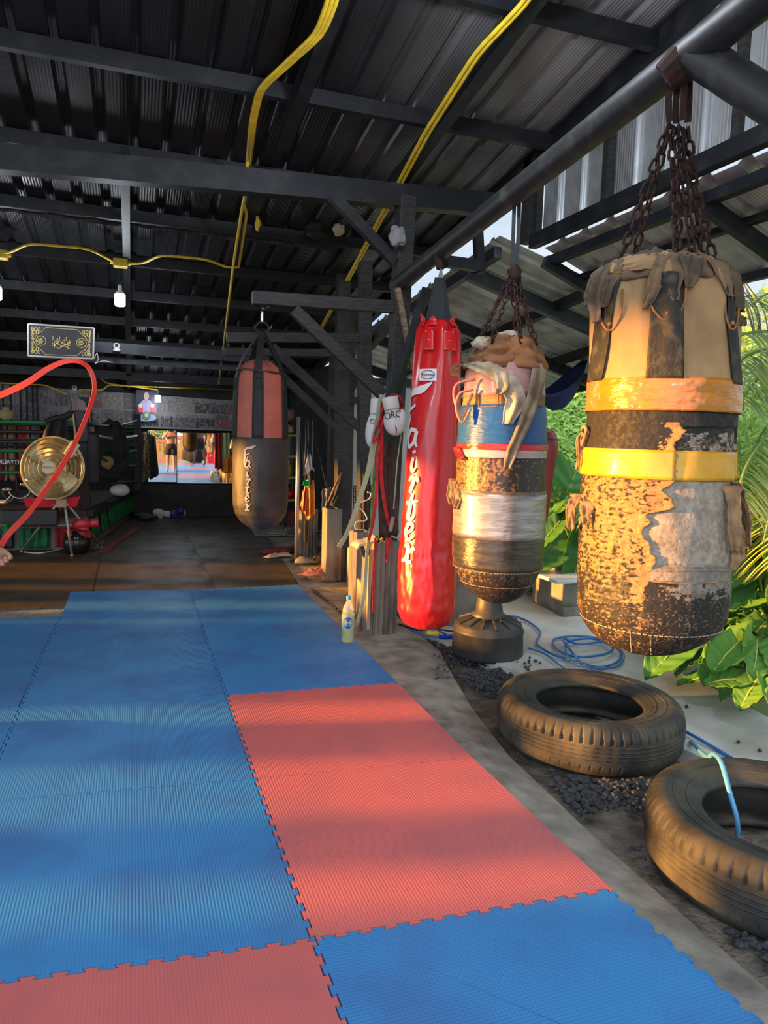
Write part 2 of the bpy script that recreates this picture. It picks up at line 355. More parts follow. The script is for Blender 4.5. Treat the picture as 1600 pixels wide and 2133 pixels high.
# ------------------------------------------------------------------ corrugated sheets
def sheet(o, U, V, W, L, pitch=.2, dep=.028, nl=2, th=.004, name='ceiling', mat=None, parent=None, colfn=None, holes=0):
    o = Vector(o); U = Vector(U).normalized(); V = Vector(V).normalized(); Nn = U.cross(V).normalized()
    prof = []; x = 0
    while x < W-1e-6:
        for a, h in ((0, 0), (.60, 0), (.70, 1), (.88, 1), (.98, 0)):
            if x+a*pitch <= W: prof.append((x+a*pitch, h*dep))
        x += pitch
    prof.append((W, 0)); n = len(prof); vs = []
    for j in range(nl+1):
        for (a, h) in prof: vs.append(o+U*a+V*(L*j/nl)+Nn*h)
    k = len(vs)
    for j in range(nl+1):
        for (a, h) in prof: vs.append(o+U*a+V*(L*j/nl)+Nn*(h+th))
    fs = []
    for j in range(nl):
        for i in range(n-1):
            q = (j*n+i, j*n+i+1, (j+1)*n+i+1, (j+1)*n+i); fs.append(q); fs.append(tuple(k+t for t in q[::-1]))
    for i in range(n-1): fs.append((i, k+i, k+i+1, i+1)); fs.append((nl*n+i, nl*n+i+1, k+nl*n+i+1, k+nl*n+i))
    for j in range(nl): fs.append((j*n, (j+1)*n, k+(j+1)*n, k+j*n)); fs.append((j*n+n-1, k+j*n+n-1, k+(j+1)*n+n-1, (j+1)*n+n-1))
    return MB().add(vs, fs).build(name, mat, parent, colfn=colfn)
def sheetmat(name, c1, c2, rough, metal, line, bump=.15):
    m = M(name, c1, rough, metal, col2=c2, ns=3, det=8, lo=.35, hi=.65, wave=line, rough2=min(1, rough+.25), vc=True, stretch=(1, .35, 1))
    return m
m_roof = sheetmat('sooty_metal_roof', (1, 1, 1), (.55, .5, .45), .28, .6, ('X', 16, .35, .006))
m_gal = M('galvanised_sheet', (.62, .63, .63), .42, .35, col2=(.36, .37, .37), ns=5, det=8, lo=.4, hi=.7, wave=('Y', 16, .35, .006), rough2=.6)
V = Vector((0, 1, -.1537)).normalized()
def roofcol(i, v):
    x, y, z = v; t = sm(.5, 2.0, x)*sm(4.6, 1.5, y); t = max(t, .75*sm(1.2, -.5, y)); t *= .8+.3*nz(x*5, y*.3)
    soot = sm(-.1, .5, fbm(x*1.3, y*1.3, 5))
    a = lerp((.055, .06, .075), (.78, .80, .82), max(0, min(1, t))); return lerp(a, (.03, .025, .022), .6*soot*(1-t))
U = Vector((1, 0, 0))
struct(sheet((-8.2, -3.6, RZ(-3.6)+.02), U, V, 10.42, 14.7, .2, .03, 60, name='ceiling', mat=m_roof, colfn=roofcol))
# purlins (across) and rafters (along the slope)
def purlin(Y, x0=-8.2, x1=2.22, h=.09, w=.05, dz=-.03): return struct(MB().beam((x0, Y, RZ(Y)+dz), (x1, Y, RZ(Y)+dz), w, h).build('roof_purlin', m_steel))
for Y in (-3, -2.1, -1.2, -.3, .6, 1.5, 2.5, 3.45, 4.4, 5.35, 6.3, 7.25, 8.2, 9.15, 10.1, 10.9): purlin(Y)
def rafter(x, y0=-3.6, y1=11, w=.09, h=.12, dz=-.12): return struct(MB().beam((x, y0, RZ(y0)+dz), (x, y1, RZ(y1)+dz), w, h).build('roof_rafter', m_steel))
rafter(-.50, 3.3, 11, .06, .08, -.1); rafter(1.33, -3.6, 3.2, .08, .1, -.1); rafter(-3.5); rafter(-6); rafter(.45, -3.6, 2.9, .08, .1, -.1); rafter(2.2, -3.6, 11, .06, .12, -.02)
# wavy torn flashing under one purlin
def flash(y, x0, x1, name='roof_flashing'):
    return struct(MB().grid(lambda u, v: (x0+(x1-x0)*u, y+.02*sin(u*90), RZ(y)-.03-.06*v-.02*v*nz(u*40, y)), 160, 2).build(name, M('sooty_foil_%d' % int(y*10), (.03, .03, .032), .6, .3, col2=(.06, .055, .05), ns=30), sol=.003))
flash(3.52, -3, 2.1); flash(4.46, -3, 1.2)
# main tie beam at the first post row and far tie beams
a = gy(0, 330, 3.05); b = gy(1030, 428, 3.05); d = (b-a).normalized()
struct(MB().beam(a-d*5, b+d*.05, .10, .15).build('tie_beam', m_steel))
struct(MB().beam((-8, 9.6, 2.62), (2.3, 9.6, 2.5), .08, .2).build('tie_beam', m_steel))
struct(MB().beam(gy(100, 716, 5.8), gy(560, 748, 5.8), .08, .10).build('tie_beam', m_steel)); struct(MB().beam(gy(100, 744, 5.9), gy(560, 772, 5.9), .06, .05).build('tie_beam', m_steel))
struct(MB().beam((-8, 9.6, 2.25), (2.3, 9.6, 2.2), .06, .12).build('tie_beam', m_steel))
# back wall behind the photo strip and mirror; dim side wall of the back shed
m_wallb = M('dark_back_wall', (.012, .011, .012), .8, col2=(.03, .027, .025), ns=4)
struct(MB().bb((-8.2, 10.72, -.1), (3.2, 10.82, 2.35)).build('wall_back', m_wallb))
struct(MB().bb((2.15, 7.4, -.1), (2.25, 10.8, 2.4)).build('wall_right', m_wallb))
# unseen left side: added boards block the low sun, gaps cast its floor stripes
def wl(y0, y1, z0, z1): return struct(MB().bb((-8.12, y0, z0), (-8.04, y1, z1)).build('left_sun_blocker', m_wallb))
off = 1.70
lit = [(.12, .36), (.70, 1.2), (1.62, 1.9), (3.62, 3.70), (4.02, 4.32), (4.78, 5.0), (5.3, 6.15), (6.43, 6.55)]
yp = -.5
for a_, b_ in lit: wl(yp, a_+off, -.1, 1.02); yp = b_+off
wl(yp, 10.8, -.1, 1.05)
wl(2.0+off, 3.75+off, 2.1, 3.4)
wl(-6+off, -2.2, -.1, 3.2); wl(8.7, 10.8, 1.05, 2.4); wl(5.6, 8.7, 2.02, 3.0)  # upper boards added to cut the light at the back
struct(MB().beam((-8.08, -4, 3.35), (-8.08, 10.8, 2.0), .1, .35).build('tie_beam', m_steel)); wl(-.4, 5.4, 2.92, 3.7)  # top board added to keep the sun off the overhead pipe
# ------------------------------------------------------------------ fascia panel and lean-to roofs on the right
m_gal_v = M('galvanised_cladding', (.55, .57, .58), .30, .6, col2=(.30, .31, .32), ns=5, det=8, lo=.4, hi=.7, wave=('Y', 14, .4, .008), rough2=.55)
def zB(y): return 2.875+.0*y
struct(sheet((2.28, 2.72, 2.88), (0, -1, 0), (0, 0, 1), 6.2, 1.35, .26, .035, 3, name='wall_right', mat=m_gal_v))
for y in (2.74, 1.95, .95, .1, -.9, -2): struct(MB().beam((2.24, y, 2.85), (2.24, y, RZ(y)), .05, .05).build('fascia_stud', m_black))
struct(MB().beam((2.22, 2.76, 2.84), (2.22, -4, 2.84), .06, .09).build('fascia_rail', m_steel))
struct(MB().beam((2.36, 2.74, 2.72), (2.36, -4, 2.72), .06, .06).build('fascia_rail', m_steel))
struct(MB().beam((2.20, 2.8, 2.84), (2.20, 2.8, 3.42), .06, .1).build('fascia_stud', m_black))
# lean-to A
sA = Vector((1, 0, -.40)).normalized()
struct(sheet((2.3, 2.72, 2.80), (0, -1, 0), sA, 6.4, .88, .26, .03, 2, name='lean_to_roof', mat=m_gal))
def zA(x): return 2.80-.40*(x-2.3)
for x, w in ((2.62, .04), (3.05, .05)): struct(MB().beam((x, 2.74, zA(x)-.04), (x, -4, zA(x)-.04), .05, w).build('lean_to_purlin', m_steel))
for y in (2.72, 1.25, -.3, -1.9): struct(MB().beam((2.3, y, zA(2.3)-.09), (3.1, y, zA(3.1)-.09), .05, .08).build('lean_to_rafter', m_steel))
# lean-to B farther back
def zBB(x, y): return 3.02-.29*(x-2.3)-.09*(y-3.4)
uB = Vector((0, 1, -.09)).normalized(); vB = Vector((1, 0, -.29)).normalized()
oB = Vector((2.3, 8.4, zBB(2.3, 8.4)+.03))
struct(sheet(oB, -uB, vB, 5.02, 2.5, .26, .03, 2, name='lean_to_roof', mat=m_gal))
for x in (2.34, 3.2, 4.0, 4.66): struct(MB().beam((x, 3.5, zBB(x, 3.5)-.05), (x, 8.4, zBB(x, 8.4)-.05), .07, .09).build('lean_to_purlin', m_steel))
for y in (3.95, 5.2, 6.6, 8.0): struct(MB().beam((2.3, y, zBB(2.3, y)-.1), (4.7, y, zBB(4.7, y)-.1), .08, .12).build('lean_to_rafter', m_steel))
q1 = gy(1105, 714, 6.2); q2 = gy(1245, 704, 6.2)
struct(MB().beam(q1+(q1-q2)*1.5, q2+(q2-q1)*1.2, .06, .13).build('lean_to_beam', M('blue_grey_steel', (.13, .16, .20), .5, .3, col2=(.07, .08, .09), ns=20)))
q1 = gy(1130, 765, 7.0); q2 = gy(1240, 722, 5.2)
struct(MB().beam(q1+(q1-q2)*.5, q2+(q2-q1)*.8, .06, .11).build('lean_to_beam', m_steel))
for (xx, yy) in ((4.66, 8.3),): struct(MB().beam((xx, yy, -.6), (xx, yy, zBB(xx, yy)-.1), .09, .09).build('lean_to_post', m_black))
# ------------------------------------------------------------------ posts with bracket arms that carry bags
def post(name, x, y, z1, w, lab, top=None, mat=None):
    b_ = Vector((x, y, -.02)); t_ = Vector(top) if top else Vector((x, y, z1))
    return tag(MB().beam(b_, t_, w, w, (0, 1, 0)).build(name, mat or m_black, bev=.004), lab, 'post')
P1b = gy(797, 1316, 3.10); P1t = gy(843, 425, 3.05)
o = post('roof_post', P1b.x, 3.10, 0, .115, 'thick dark wooden post rising from the corrugated boxing beside the red bag', (P1t.x+.01, 3.05, P1t.z+.05))
P2t = gy(758, 660, 4.05); P2b = gy(756, 1215, 4.0)
o = post('roof_post', P2b.x, 4.0, 0, .10, 'dark wooden post in front of the white wall, second from the near post', (P2t.x, 4.05, P2t.z+.45))
P3t = gy(712, 700, 4.95); P3b = gy(712, 1120, 4.95)
o = post('roof_post', P3b.x, 4.95, 0, .12, 'dark wooden post behind the aluminium pole, third from the near post', (P3t.x, 4.95, RZ(4.95)-.1))
o = post('roof_post', 1.9, 6.8, 0, .12, 'dark wooden post deep in the shed behind the hanging clothes', (1.9, 6.8, RZ(6.8)-.1))
def bracket(aL, aR, bL, bR, Y, h, w, lab):
    t = thing('bag_bracket', tuple(gy(*aR, Y)), lab, 'bracket')
    MB().beam(gy(*aL, Y), gy(*aR, Y), w, h).build('arm', m_black, t, bev=.003)
    MB().beam(gy(*bL, Y-.01), gy(*bR, Y-.01), w*.8, h*.95).build('brace', m_black, t, bev=.003); return t
bracket((526, 620), (822, 640), (612, 645), (797, 822), 3.05, .085, .07, 'dark timber wall bracket with diagonal brace holding the black and salmon bag')
bracket((472, 703), (768, 704), (566, 722), (764, 905), 4.02, .075, .06, 'paint-flecked timber bracket behind the black and salmon bag')
bracket((466, 733), (700, 735), (560, 755), (708, 900), 4.9, .07, .06, 'farthest timber bracket, below and behind the paint-flecked one')
# square steel members around the near post
def bar(name, p, q, w, h, lab, mat=m_steel, cat='beam'): return tag(MB().beam(p, q, w, h).build(name, mat), lab, cat)
bar('steel_brace', gy(690, 405, 3.0), gy(822, 545, 3.0), .06, .07, 'dark diagonal steel brace from the tie beam to the thick near post', cat='brace')
bar('steel_brace', gy(890, 600, 2.75), gy(818, 825, 2.95), .05, .05, 'rusty dark diagonal strut between the near post and the red bag', cat='brace')
bar('steel_brace', gy(828, 600, 2.98), gy(860, 770, 2.98), .035, .035, 'short brown strut against the near post', m_orangewood, cat='brace')
bar('steel_bar', gy(930, 545, 2.6), gy(1000, 555, 2.6), .06, .07, 'short dark crossbar right of the red bag hooks', cat='bar')
bar('steel_bar', gy(993, 440, 2.62), gy(1000, 570, 2.62), .05, .06, 'short upright steel hanger from the pipe to the crossbar', cat='bar')
bar('steel_bar', gx(770, 722, 1.5), gx(840, 645, 1.5), .06, .06, 'short slanting pipe between the second post and near post', m_pipe, cat='bar')
# the long overhead pipe and its branch
pa = gd(1620, -30, 1.86); pb = gd(828, 594, 1/.194)
pp = [pa+(pa-pb)*.25, pa, pb]
t = thing('overhead_pipe', tuple(pb), 'long grey overhead steel pipe carrying the red, taped and giant bags', 'pipe')
MB().tube([pp[0], pb], .055, 24, cap=False).build('pipe_run', m_pipe, t, smooth=True)
MB().tube([pb+(pa-pb)*.002, pb-(pa-pb)*.004], .06, 24).build('end_cap', m_pipe, t)
jn = gd(1438, 122, 2.2)
MB().tube([gd(1448, 112, 2.16), gd(1700, 275, 1.95)], .056, 24, cap=False).build('branch_pipe', m_pipe, t, smooth=True)
MB().tube([gd(1425, 130, 2.2), gd(1385, 165, 2.23)], [.062, .05], 12).build('weld_clump', m_rust, t)
MB().tube([gd(1075, 385, 3.36), gd(1075, 425, 3.36)], [.035, .022], 12).build('hanger_lug', m_rust, t)
MB().tube([gd(915, 530, 4.28), gd(918, 560, 4.28)], [.04, .025], 12).build('hanger_lug', m_rust, t)
# yellow conduits
def cond(pts, r=.011): return MB().tube(spl(pts, 5), r, 8)
def rp(px_, py_, dz=-.16):
    d = ray(px_, py_); n = Vector((0, .1537, 1)); c = 3.829+dz
    return CAM+d*((c-CAM.dot(n))/d.dot(n))
def pipeobj(mb, name, lab): return tag(mb.build(name, m_yellow, smooth=True), lab, 'conduit', 'yellow conduits')
def straight(pts, r=.012, n=8):
    out = []
    for i, p in enumerate(pts):
        p = Vector(p)
        if 0 < i < len(pts)-1:
            a = (Vector(pts[i-1])-p); b = (Vector(pts[i+1])-p); k = min(.08, a.length/3, b.length/3)
            out += [p+a.normalized()*k, p+(a.normalized()+b.normalized())*k*.25, p+b.normalized()*k]
        else: out.append(p)
    return MB().tube(out, r, n)
for k, nm in ((-11, 'left'), (0, 'middle'), (11, 'right')):
    pipeobj(straight([rp(705+k, -60), rp(690+k*.9, 10), rp(665+k*.8, 72), rp(542+k*.45, 185), rp(527+k*.4, 250), rp(518+k*.3, 340)], .011), 'conduit', '%s tube of the bundle of three yellow conduits bending across the dark ceiling' % nm)
pipeobj(straight([rp(516, 340, -.19), rp(513, 395, -.19), rp(505, 430, -.19), rp(487, 545, -.19), rp(468, 700, -.19), rp(456, 800, -.3)], .012), 'conduit', 'long yellow conduit running down the ceiling towards the photo wall')
pipeobj(straight([rp(508, 425, -.17), rp(514, 445, -.17), rp(497, 558, -.17), rp(470, 556, -.17), rp(430, 540, -.17), rp(335, 531, -.17), rp(298, 549, -.17), rp(262, 549, -.17)], .011), 'conduit', 'yellow conduit bending left to the junction box above the bulb')
pipeobj(straight([rp(240, 547, -.17), rp(185, 518, -.17), rp(60, 507, -.17), rp(20, 527, -.17), rp(-60, 531, -.17)], .011), 'conduit', 'yellow conduit leaving the junction box towards the left edge')
for k in (-5, 5): pipeobj(straight([rp(1125+k, -40, -.17), rp(1090+k, 10, -.17), rp(995+k, 110, -.17), rp(890+k, 275, -.17), rp(700+k*.4, 628, -.17), rp(660+k*.3, 700, -.17)], .012), 'conduit', '%s of the twin yellow conduits running along the right of the ceiling' % ('left tube' if k < 0 else 'right tube'))
def jbox(p, lab):
    p = Vector(p); t = thing('junction_box', tuple(p), lab, 'box', 'yellow junction boxes')
    MB().box(p, (.12, .08, .07)).build('housing', m_yellow, t, bev=.006); MB().box(p-Vector((0, 0, .037)), (.10, .065, .006)).build('lid', m_yellow, t, bev=.002)
    for s in (-1, 1): MB().tube([p+Vector((s*.06, 0, 0)), p+Vector((s*.085, 0, 0))], .017, 10).build('socket', m_yellow, t)
    return t
jbox(rp(251, 548, -.17), 'yellow junction box above the middle hanging bulb'); jbox(rp(0, 530, -.17), 'yellow junction box cut by the left edge of the photo')
pipeobj(straight([gy(0, 798, 10.3), gy(95, 802, 10.3), gy(140, 822, 10.3)], .012), 'conduit', 'yellow conduit above the photo wall at the far left')
pipeobj(straight([gy(165, 812, 10.3), gy(215, 812, 10.3), gy(225, 802, 10.3), gy(490, 812, 10.3)], .012), 'conduit', 'yellow conduit along the top of the photo wall, right part')
pipeobj(straight([gy(190, 765, 10.3), gy(218, 798, 10.3), gy(330, 812, 10.3)], .010), 'conduit', 'thin yellow conduit dropping diagonally to the photo wall')
# ------------------------------------------------------------------ lamps
m_glow = M('lit_bulb', (1, 1, 1), .4, emit=((.88, .94, 1), 30))
def bulb(p, lab, power, up_=.25, r=.045):
    p = Vector(p); t = thing('hanging_bulb', tuple(p), lab, 'lamp', 'hanging LED bulbs')
    MB().lathe([(-.075, .001), (-.075, r*.8), (-.065, r*.98), (-.05, r), (.02, r), (.03, r*.95)], 24, p).build('diffuser', m_glow, t, smooth=True)
    MB().lathe([(.03, r*.95), (.045, r*.85), (.06, r*.4), (.09, r*.4), (.11, .014), (.115, .004)], 24, p).build('socket', m_white, t, smooth=True)
    MB().tube([p+Vector((0, 0, .11)), p+Vector((.004, 0, .11+up_))], .004, 6).build('cord', m_rubber, t)
    l = bpy.data.lights.new('bulb_light', 'POINT'); l.energy = power; l.color = (.82, .9, 1); l.shadow_soft_size = .07
    lo_ = bpy.data.objects.new('bulb_light', l); COL.objects.link(lo_); lo_.location = p-Vector((0, 0, .16)); return t
bulb(rp(250, 620, -.42), 'lit white bulb hanging below the yellow junction box', 13)
bulb(rp(-8, 606, -.42), 'lit white bulb cut by the left edge of the photo', 13)
bulb(gy(329, 828, 10.05), 'small lit bulb in front of the photo wall beside the fighter poster', 6, .25)
bulb((.55, .75, 3.35), 'bulb hanging over the near mats, just above the photo', 52)
bulb((-2.2, -.6, 3.35), 'added unseen bulb over the mats left of the camera', 42)  # made-up lamp out of view, brightens the mats
bulb((.2, -2.9, 3.5), 'added unseen bulb behind the camera', 30)  # second made-up lamp, adds fill from behind
# ------------------------------------------------------------------ bags
class Surf:
    """Round bag: rows (py, left, right) read off the silhouette at its real distance D; phi = 0 faces the viewer's side."""
    def __init__(s, rows, D):
        s.rows = []; s.D = D
        c = gd((rows[0][1]+rows[0][2])/2, rows[len(rows)//2][0], D); h = Vector((CAM.x-c.x, CAM.y-c.y, 0)).normalized()
        s.tc = h; s.rt = Vector((0, 0, 1)).cross(h)
        for py, l, r in rows:
            p = gd((l+r)/2, py, D); s.rows.append((p.z, p.x, p.y, (r-l)/2*D/FPX*.985))
        s.rows.sort(); s.tz = [(a[0], a[3]) for a in s.rows]; s.tx = [(a[0], a[1]) for a in s.rows]; s.ty = [(a[0], a[2]) for a in s.rows]
        s.z0 = s.rows[0][0]; s.z1 = s.rows[-1][0]
        s.pz = sorted((-r_[0], gd((r_[1]+r_[2])/2, r_[0], D).z) for r_ in rows)
    def z(s, py): return interp(s.pz, -py)
    def R(s, z): return interp(s.tz, z)
    def c(s, z): return Vector((interp(s.tx, z), interp(s.ty, z), z))
    def p(s, phi, z, off=0): return s.c(z)+(s.R(z)+off)*(sin(phi)*s.rt+cos(phi)*s.tc)
    def ph(s, px_, py):  # angle of the surface point seen at a pixel
        z = s.z(py); c = s.c(z); d = c-CAM; cx = 800+FPX*d.dot(rt)/d.dot(fw); return math.asin(max(-.999, min(.999, (px_-cx)*d.dot(fw)/FPX/max(.01, s.R(z)))))
    def shell(s, z0, z1, nz_, na=96, off=0, wob=None, a0=-pi, a1=pi, mb=None, zf=None):
        full = abs(a1-a0-2*pi) < 1e-6; nn = na if full else na+1; vs = []; s.uv = []
        for j in range(nz_+1):
            for k in range(nn):
                q = a0+(a1-a0)*k/na; z = z0+(z1-z0)*j/nz_
                if zf: z = z+zf(q, j/nz_)
                o = off+(wob(q, z) if wob else 0); vs.append(s.p(q, z, o)); s.uv.append((q, z))
        fs = [(j*nn+k, j*nn+(k+1) % nn, (j+1)*nn+(k+1) % nn, (j+1)*nn+k) for j in range(nz_) for k in range(na)]
        return (mb or MB()).add(vs, fs)
    def band(s, z0, z1, off, th=.0025, na=96, nz_=6, wob=None, a0=-pi, a1=pi, tilt=0):
        """closed tape band with thickness; uv kept for colouring"""
        full = abs(a1-a0-2*pi) < 1e-6; nn = na if full else na+1; vs = []; uv = []
        prof = [(0, -th*1.5)]+[(j/nz_, 0) for j in range(nz_+1)]+[(1, -th*1.5)]
        for t, dr in prof:
            for k in range(nn):
                q = a0+(a1-a0)*k/na; z = z0+(z1-z0)*t+tilt*sin(q); o = off+dr+(wob(q, z) if wob else 0); vs.append(s.p(q, z, o)); uv.append((q, z))
        n = len(prof); fs = [(j*nn+k, j*nn+(k+1) % nn, (j+1)*nn+(k+1) % nn, (j+1)*nn+k) for j in range(n-1) for k in range(na)]
        s.uv = uv; return MB().add(vs, fs)
def wrap(s, cx, py, sc, off):   # maps flat glyph coords (pixels right, pixels down) round the bag
    def f(x, y): return s.p(s.ph(cx, py)+x*sc*s.D/FPX/s.R(s.z(py+y*sc)), s.z(py+y*sc), off)
    return f
def chainlinks(mb, pts, L=.05, w=.03, r=.0045, roll=0):
    pts = [Vector(p) for p in pts]; tot = sum((pts[i+1]-pts[i]).length for i in range(len(pts)-1)); step = L-2*r*1.15; n = max(1, round(tot/step)); acc = 0; i = 0; seg = (pts[1]-pts[0]).length
    for k in range(n):
        t = (k+.5)/n*tot
        while i < len(pts)-2 and t > acc+seg: acc += seg; i += 1; seg = (pts[i+1]-pts[i]).length
        d = (pts[i+1]-pts[i]).normalized(); c = pts[i]+d*(t-acc)
        a = d.orthogonal().normalized(); b = d.cross(a); q = roll+(k % 2)*pi/2+.15*nz(k*.7, t*9); s_ = a*cos(q)+b*sin(q)
        h = (L-w)/2; lp = []
        for m in range(12):
            g = 2*pi*m/12; x = cos(g)*(w/2-r); y = sin(g)*(w/2-r)+(h if sin(g) > 0.01 else (-h if sin(g) < -.01 else 0)); lp.append(c+s_*x+d*y)
        mb.tube(lp, r, 6, closed=True)
    return mb
def chain(a, b, parent, L=.05, w=.03, r=.0045, sag=0, roll=0, label=None):
    a = Vector(a); b = Vector(b); pts = [a.lerp(b, i/6)+Vector((0, 0, -sag*4*(i/6)*(1-i/6))) for i in range(7)]
    return chainlinks(MB(), pts, L, w, r, roll).build('chain', m_rust, parent, smooth=True)
# ================= giant bag
S1 = Surf([(548, 1290, 1462), (560, 1262, 1490), (575, 1248, 1506), (600, 1240, 1515), (640, 1240, 1519), (700, 1238, 1524), (760, 1235, 1527), (810, 1232, 1527), (850, 1229, 1525), (900, 1224, 1522), (950, 1217, 1519), (1000, 1214, 1518), (1060, 1210, 1515), (1120, 1208, 1513), (1180, 1207, 1510), (1230, 1206, 1509), (1270, 1208, 1503), (1295, 1214, 1490), (1315, 1226, 1468), (1332, 1245, 1440), (1345, 1272, 1412), (1354, 1300, 1385), (1359, 1335, 1352)], 2.3)
t1 = thing('punching_bag', tuple(S1.c(S1.z0)), 'giant torn tan and black punching bag with ochre and yellow tape bands, nearest the camera', 'punching bag')
m_g_body = M('cracked_leather', (1, 1, 1), .55, vc=True, col2=(.72, .72, .72), ns=60, bump=.55, bs=90, bd=.005, rough2=.75, spec=.3)
z = S1.z
# outlines of the worn areas, given as (right limit in px) by height
tear = [(850, 1414), (900, 1420), (925, 1412), (960, 1406), (1005, 1405), (1022, 1380), (1040, 1402), (1062, 1398), (1070, 1352), (1090, 1355), (1110, 1338), (1135, 1350), (1165, 1368), (1190, 1360), (1222, 1345), (1250, 1338)]
def torn_edge(py): return interp(tear, py)
def uncam(s, q, zz):
    p = s.p(q, zz); d = p-CAM; zf = d.dot(fw); return 800+FPX*d.dot(rt)/zf, 1066.5-FPX*d.dot(up)/zf
BLK = (.026, .023, .020); TAN = (.36, .17, .055); BEI = (.42, .345, .26)
def TE(a, y): return torn_edge(y)+11*fbm(a*3, y*.035, 7, 5)+5*fbm(2.2, y*.12, 3, 4)
def gcol(q, zz):
    back = cos(q) < -.05
    x, y = uncam(S1, q if not back else (pi-q), zz)
    a = q*.23; g = fbm(a*22, zz*22, 3, 5); f = fbm(a*60, zz*105, 8, 4); f2 = fbm(a*150, zz*170, 5, 3)
    crack = abs(fbm(a*60, zz*60, 1.7, 4))
    c = BLK
    c = lerp(c, (.10, .075, .045), .5*sm(.06, .0, crack))
    if y > 985:
        dens = sm(985, 1010, y)*sm(1290, 1120, y)*sm(1200, 1245, x+25*g)
        te = TE(a, y)
        dens *= (x < te)
        val = f*.9+g*.35
        if val+.25*f2 > .26-.50*dens+.12*(y > 1190): c = lerp(TAN, (.46, .25, .09), .5+.5*nz(a*120, zz*120))
        elif dens > .1 and f > -.15: c = lerp(c, (.11, .09, .06), .7)
    te = TE(a, y)
    if 880 < y < 1255 and te-30-26*g-14*f < x <= te: c = lerp(TAN, (.50, .29, .11), .5+.5*nz(a*160, zz*160))
    if x > te and 905+12*g < y:
        lim = 1245+20*g+ (x-1450)*.1
        if y < 1190+6*g or y < lim-30:
            c = lerp(BEI, (.32, .26, .195), max(0, min(1, .5+.8*g)))
        if 905 < y < 945 and g+f*.6 > -.1: c = BLK
        if 880 < y < 960 and abs(f) < .14: c = (.17, .11, .06)
        if y >= 1180+8*g:
            c = lerp(BEI, (.26, .2, .15), .6) if (y < 1205+25*g+14*f and y < 1270) else BLK
            if y < 1240+30*f+25*g and x > 1395+40*g: c = lerp((.27, .23, .19), (.2, .17, .13), .5+.5*g)
    if 1230 < y and f2+.5*g > .42: c = (.22, .14, .07)
    return c
def gw(q, zz):
    d = .004*nz(q*5, zz*6)
    x, y = uncam(S1, q if cos(q) > -.05 else pi-q, zz)
    te = TE(q*.23, y)
    if 890 < y < 1190 and cos(q) > 0: d += .004*sm(-22, -2, x-te)-(.014*sm(-1, 4, x-te)*sm(1190, 1180, y))
    return d
mb = S1.shell(S1.z0+.0005, z(795), 420, 520, wob=gw); uvb = list(S1.uv)
mb.build('leather_body', m_g_body, t1, smooth=True, colfn=lambda i, v: gcol(*uvb[i]))
# pleated canvas top
m_canvas = M('tan_canvas', (.47, .28, .12), .85, col2=(.27, .16, .075), ns=5, det=8, lo=.38, hi=.7, bump=.4, bs=260, bd=.002)
m_canvas_d = M('grubby_brown_canvas', (.20, .125, .07), .9, col2=(.08, .055, .035), ns=9, bump=.4, bs=200, bd=.002)
m_leather = M('worn_black_leather', (.026, .025, .021), .58, spec=.25, col2=(.10, .08, .05), ns=26, det=8, lo=.48, hi=.75, bump=.6, bs=110, bd=.005)
def pleat(q, zz):
    t = sm(z(790), z(575), zz); return t*(.014*sin(q*9+.6)+.008*sin(q*17)+.012*nz(q*3, zz*7))+.003*nz(q*7, zz*9)
S1.shell(z(800), S1.z1, 60, 240, off=.004, wob=pleat).build('canvas_top', m_canvas, t1, smooth=True)
# rolled crumpled rim
def crumple(mb, s, zc, n, amp, rr, hgt, seed=0, nq=220, nr=14):
    vs = []
    for j in range(nr+1):
        t = j/nr; g = 2*pi*t
        for k in range(nq):
            q = 2*pi*k/nq; w = .5+.5*nz(cos(q)*3+seed, sin(q)*3, t*2); w2 = nz(cos(q)*9+seed, sin(q)*9, t*3)
            vs.append(s.p(q, zc+sin(g)*hgt*(.7+.6*w)+amp*w2*.6, cos(g)*rr*(.6+.8*w)+amp*w2))
    fs = [(j*nq+k, j*nq+(k+1) % nq, (j+1)*nq+(k+1) % nq, (j+1)*nq+k) for j in range(nr) for k in range(nq)]
    return mb.add(vs, fs)
crumple(MB(), S1, z(585), 0, .012, .016, .035, 1).build('crumpled_rim', m_canvas_d, t1, smooth=True)
crumple(MB(), S1, z(562), 0, .014, .02, .03, 6).build('crumpled_rim', m_canvas_d, t1, smooth=True)
# canvas lid pulled towards the centre
def lid(s, zc, n=60, seed=2, amp=.02):
    c = s.c(zc)
    def f(u, v):
        q = 2*pi*u; r = s.R(zc)*(1-v*.97); return c+r*(sin(q)*s.rt+cos(q)*s.tc)+Vector((0, 0, -.02*v+amp*nz(cos(q)*4+seed, sin(q)*4, v*4)+amp*.8*sin(q*13)*(1-v)*v*3))
    return MB().grid(f, 120, 14)
lid(S1, z(557)).build('canvas_lid', m_canvas_d, t1, smooth=True)
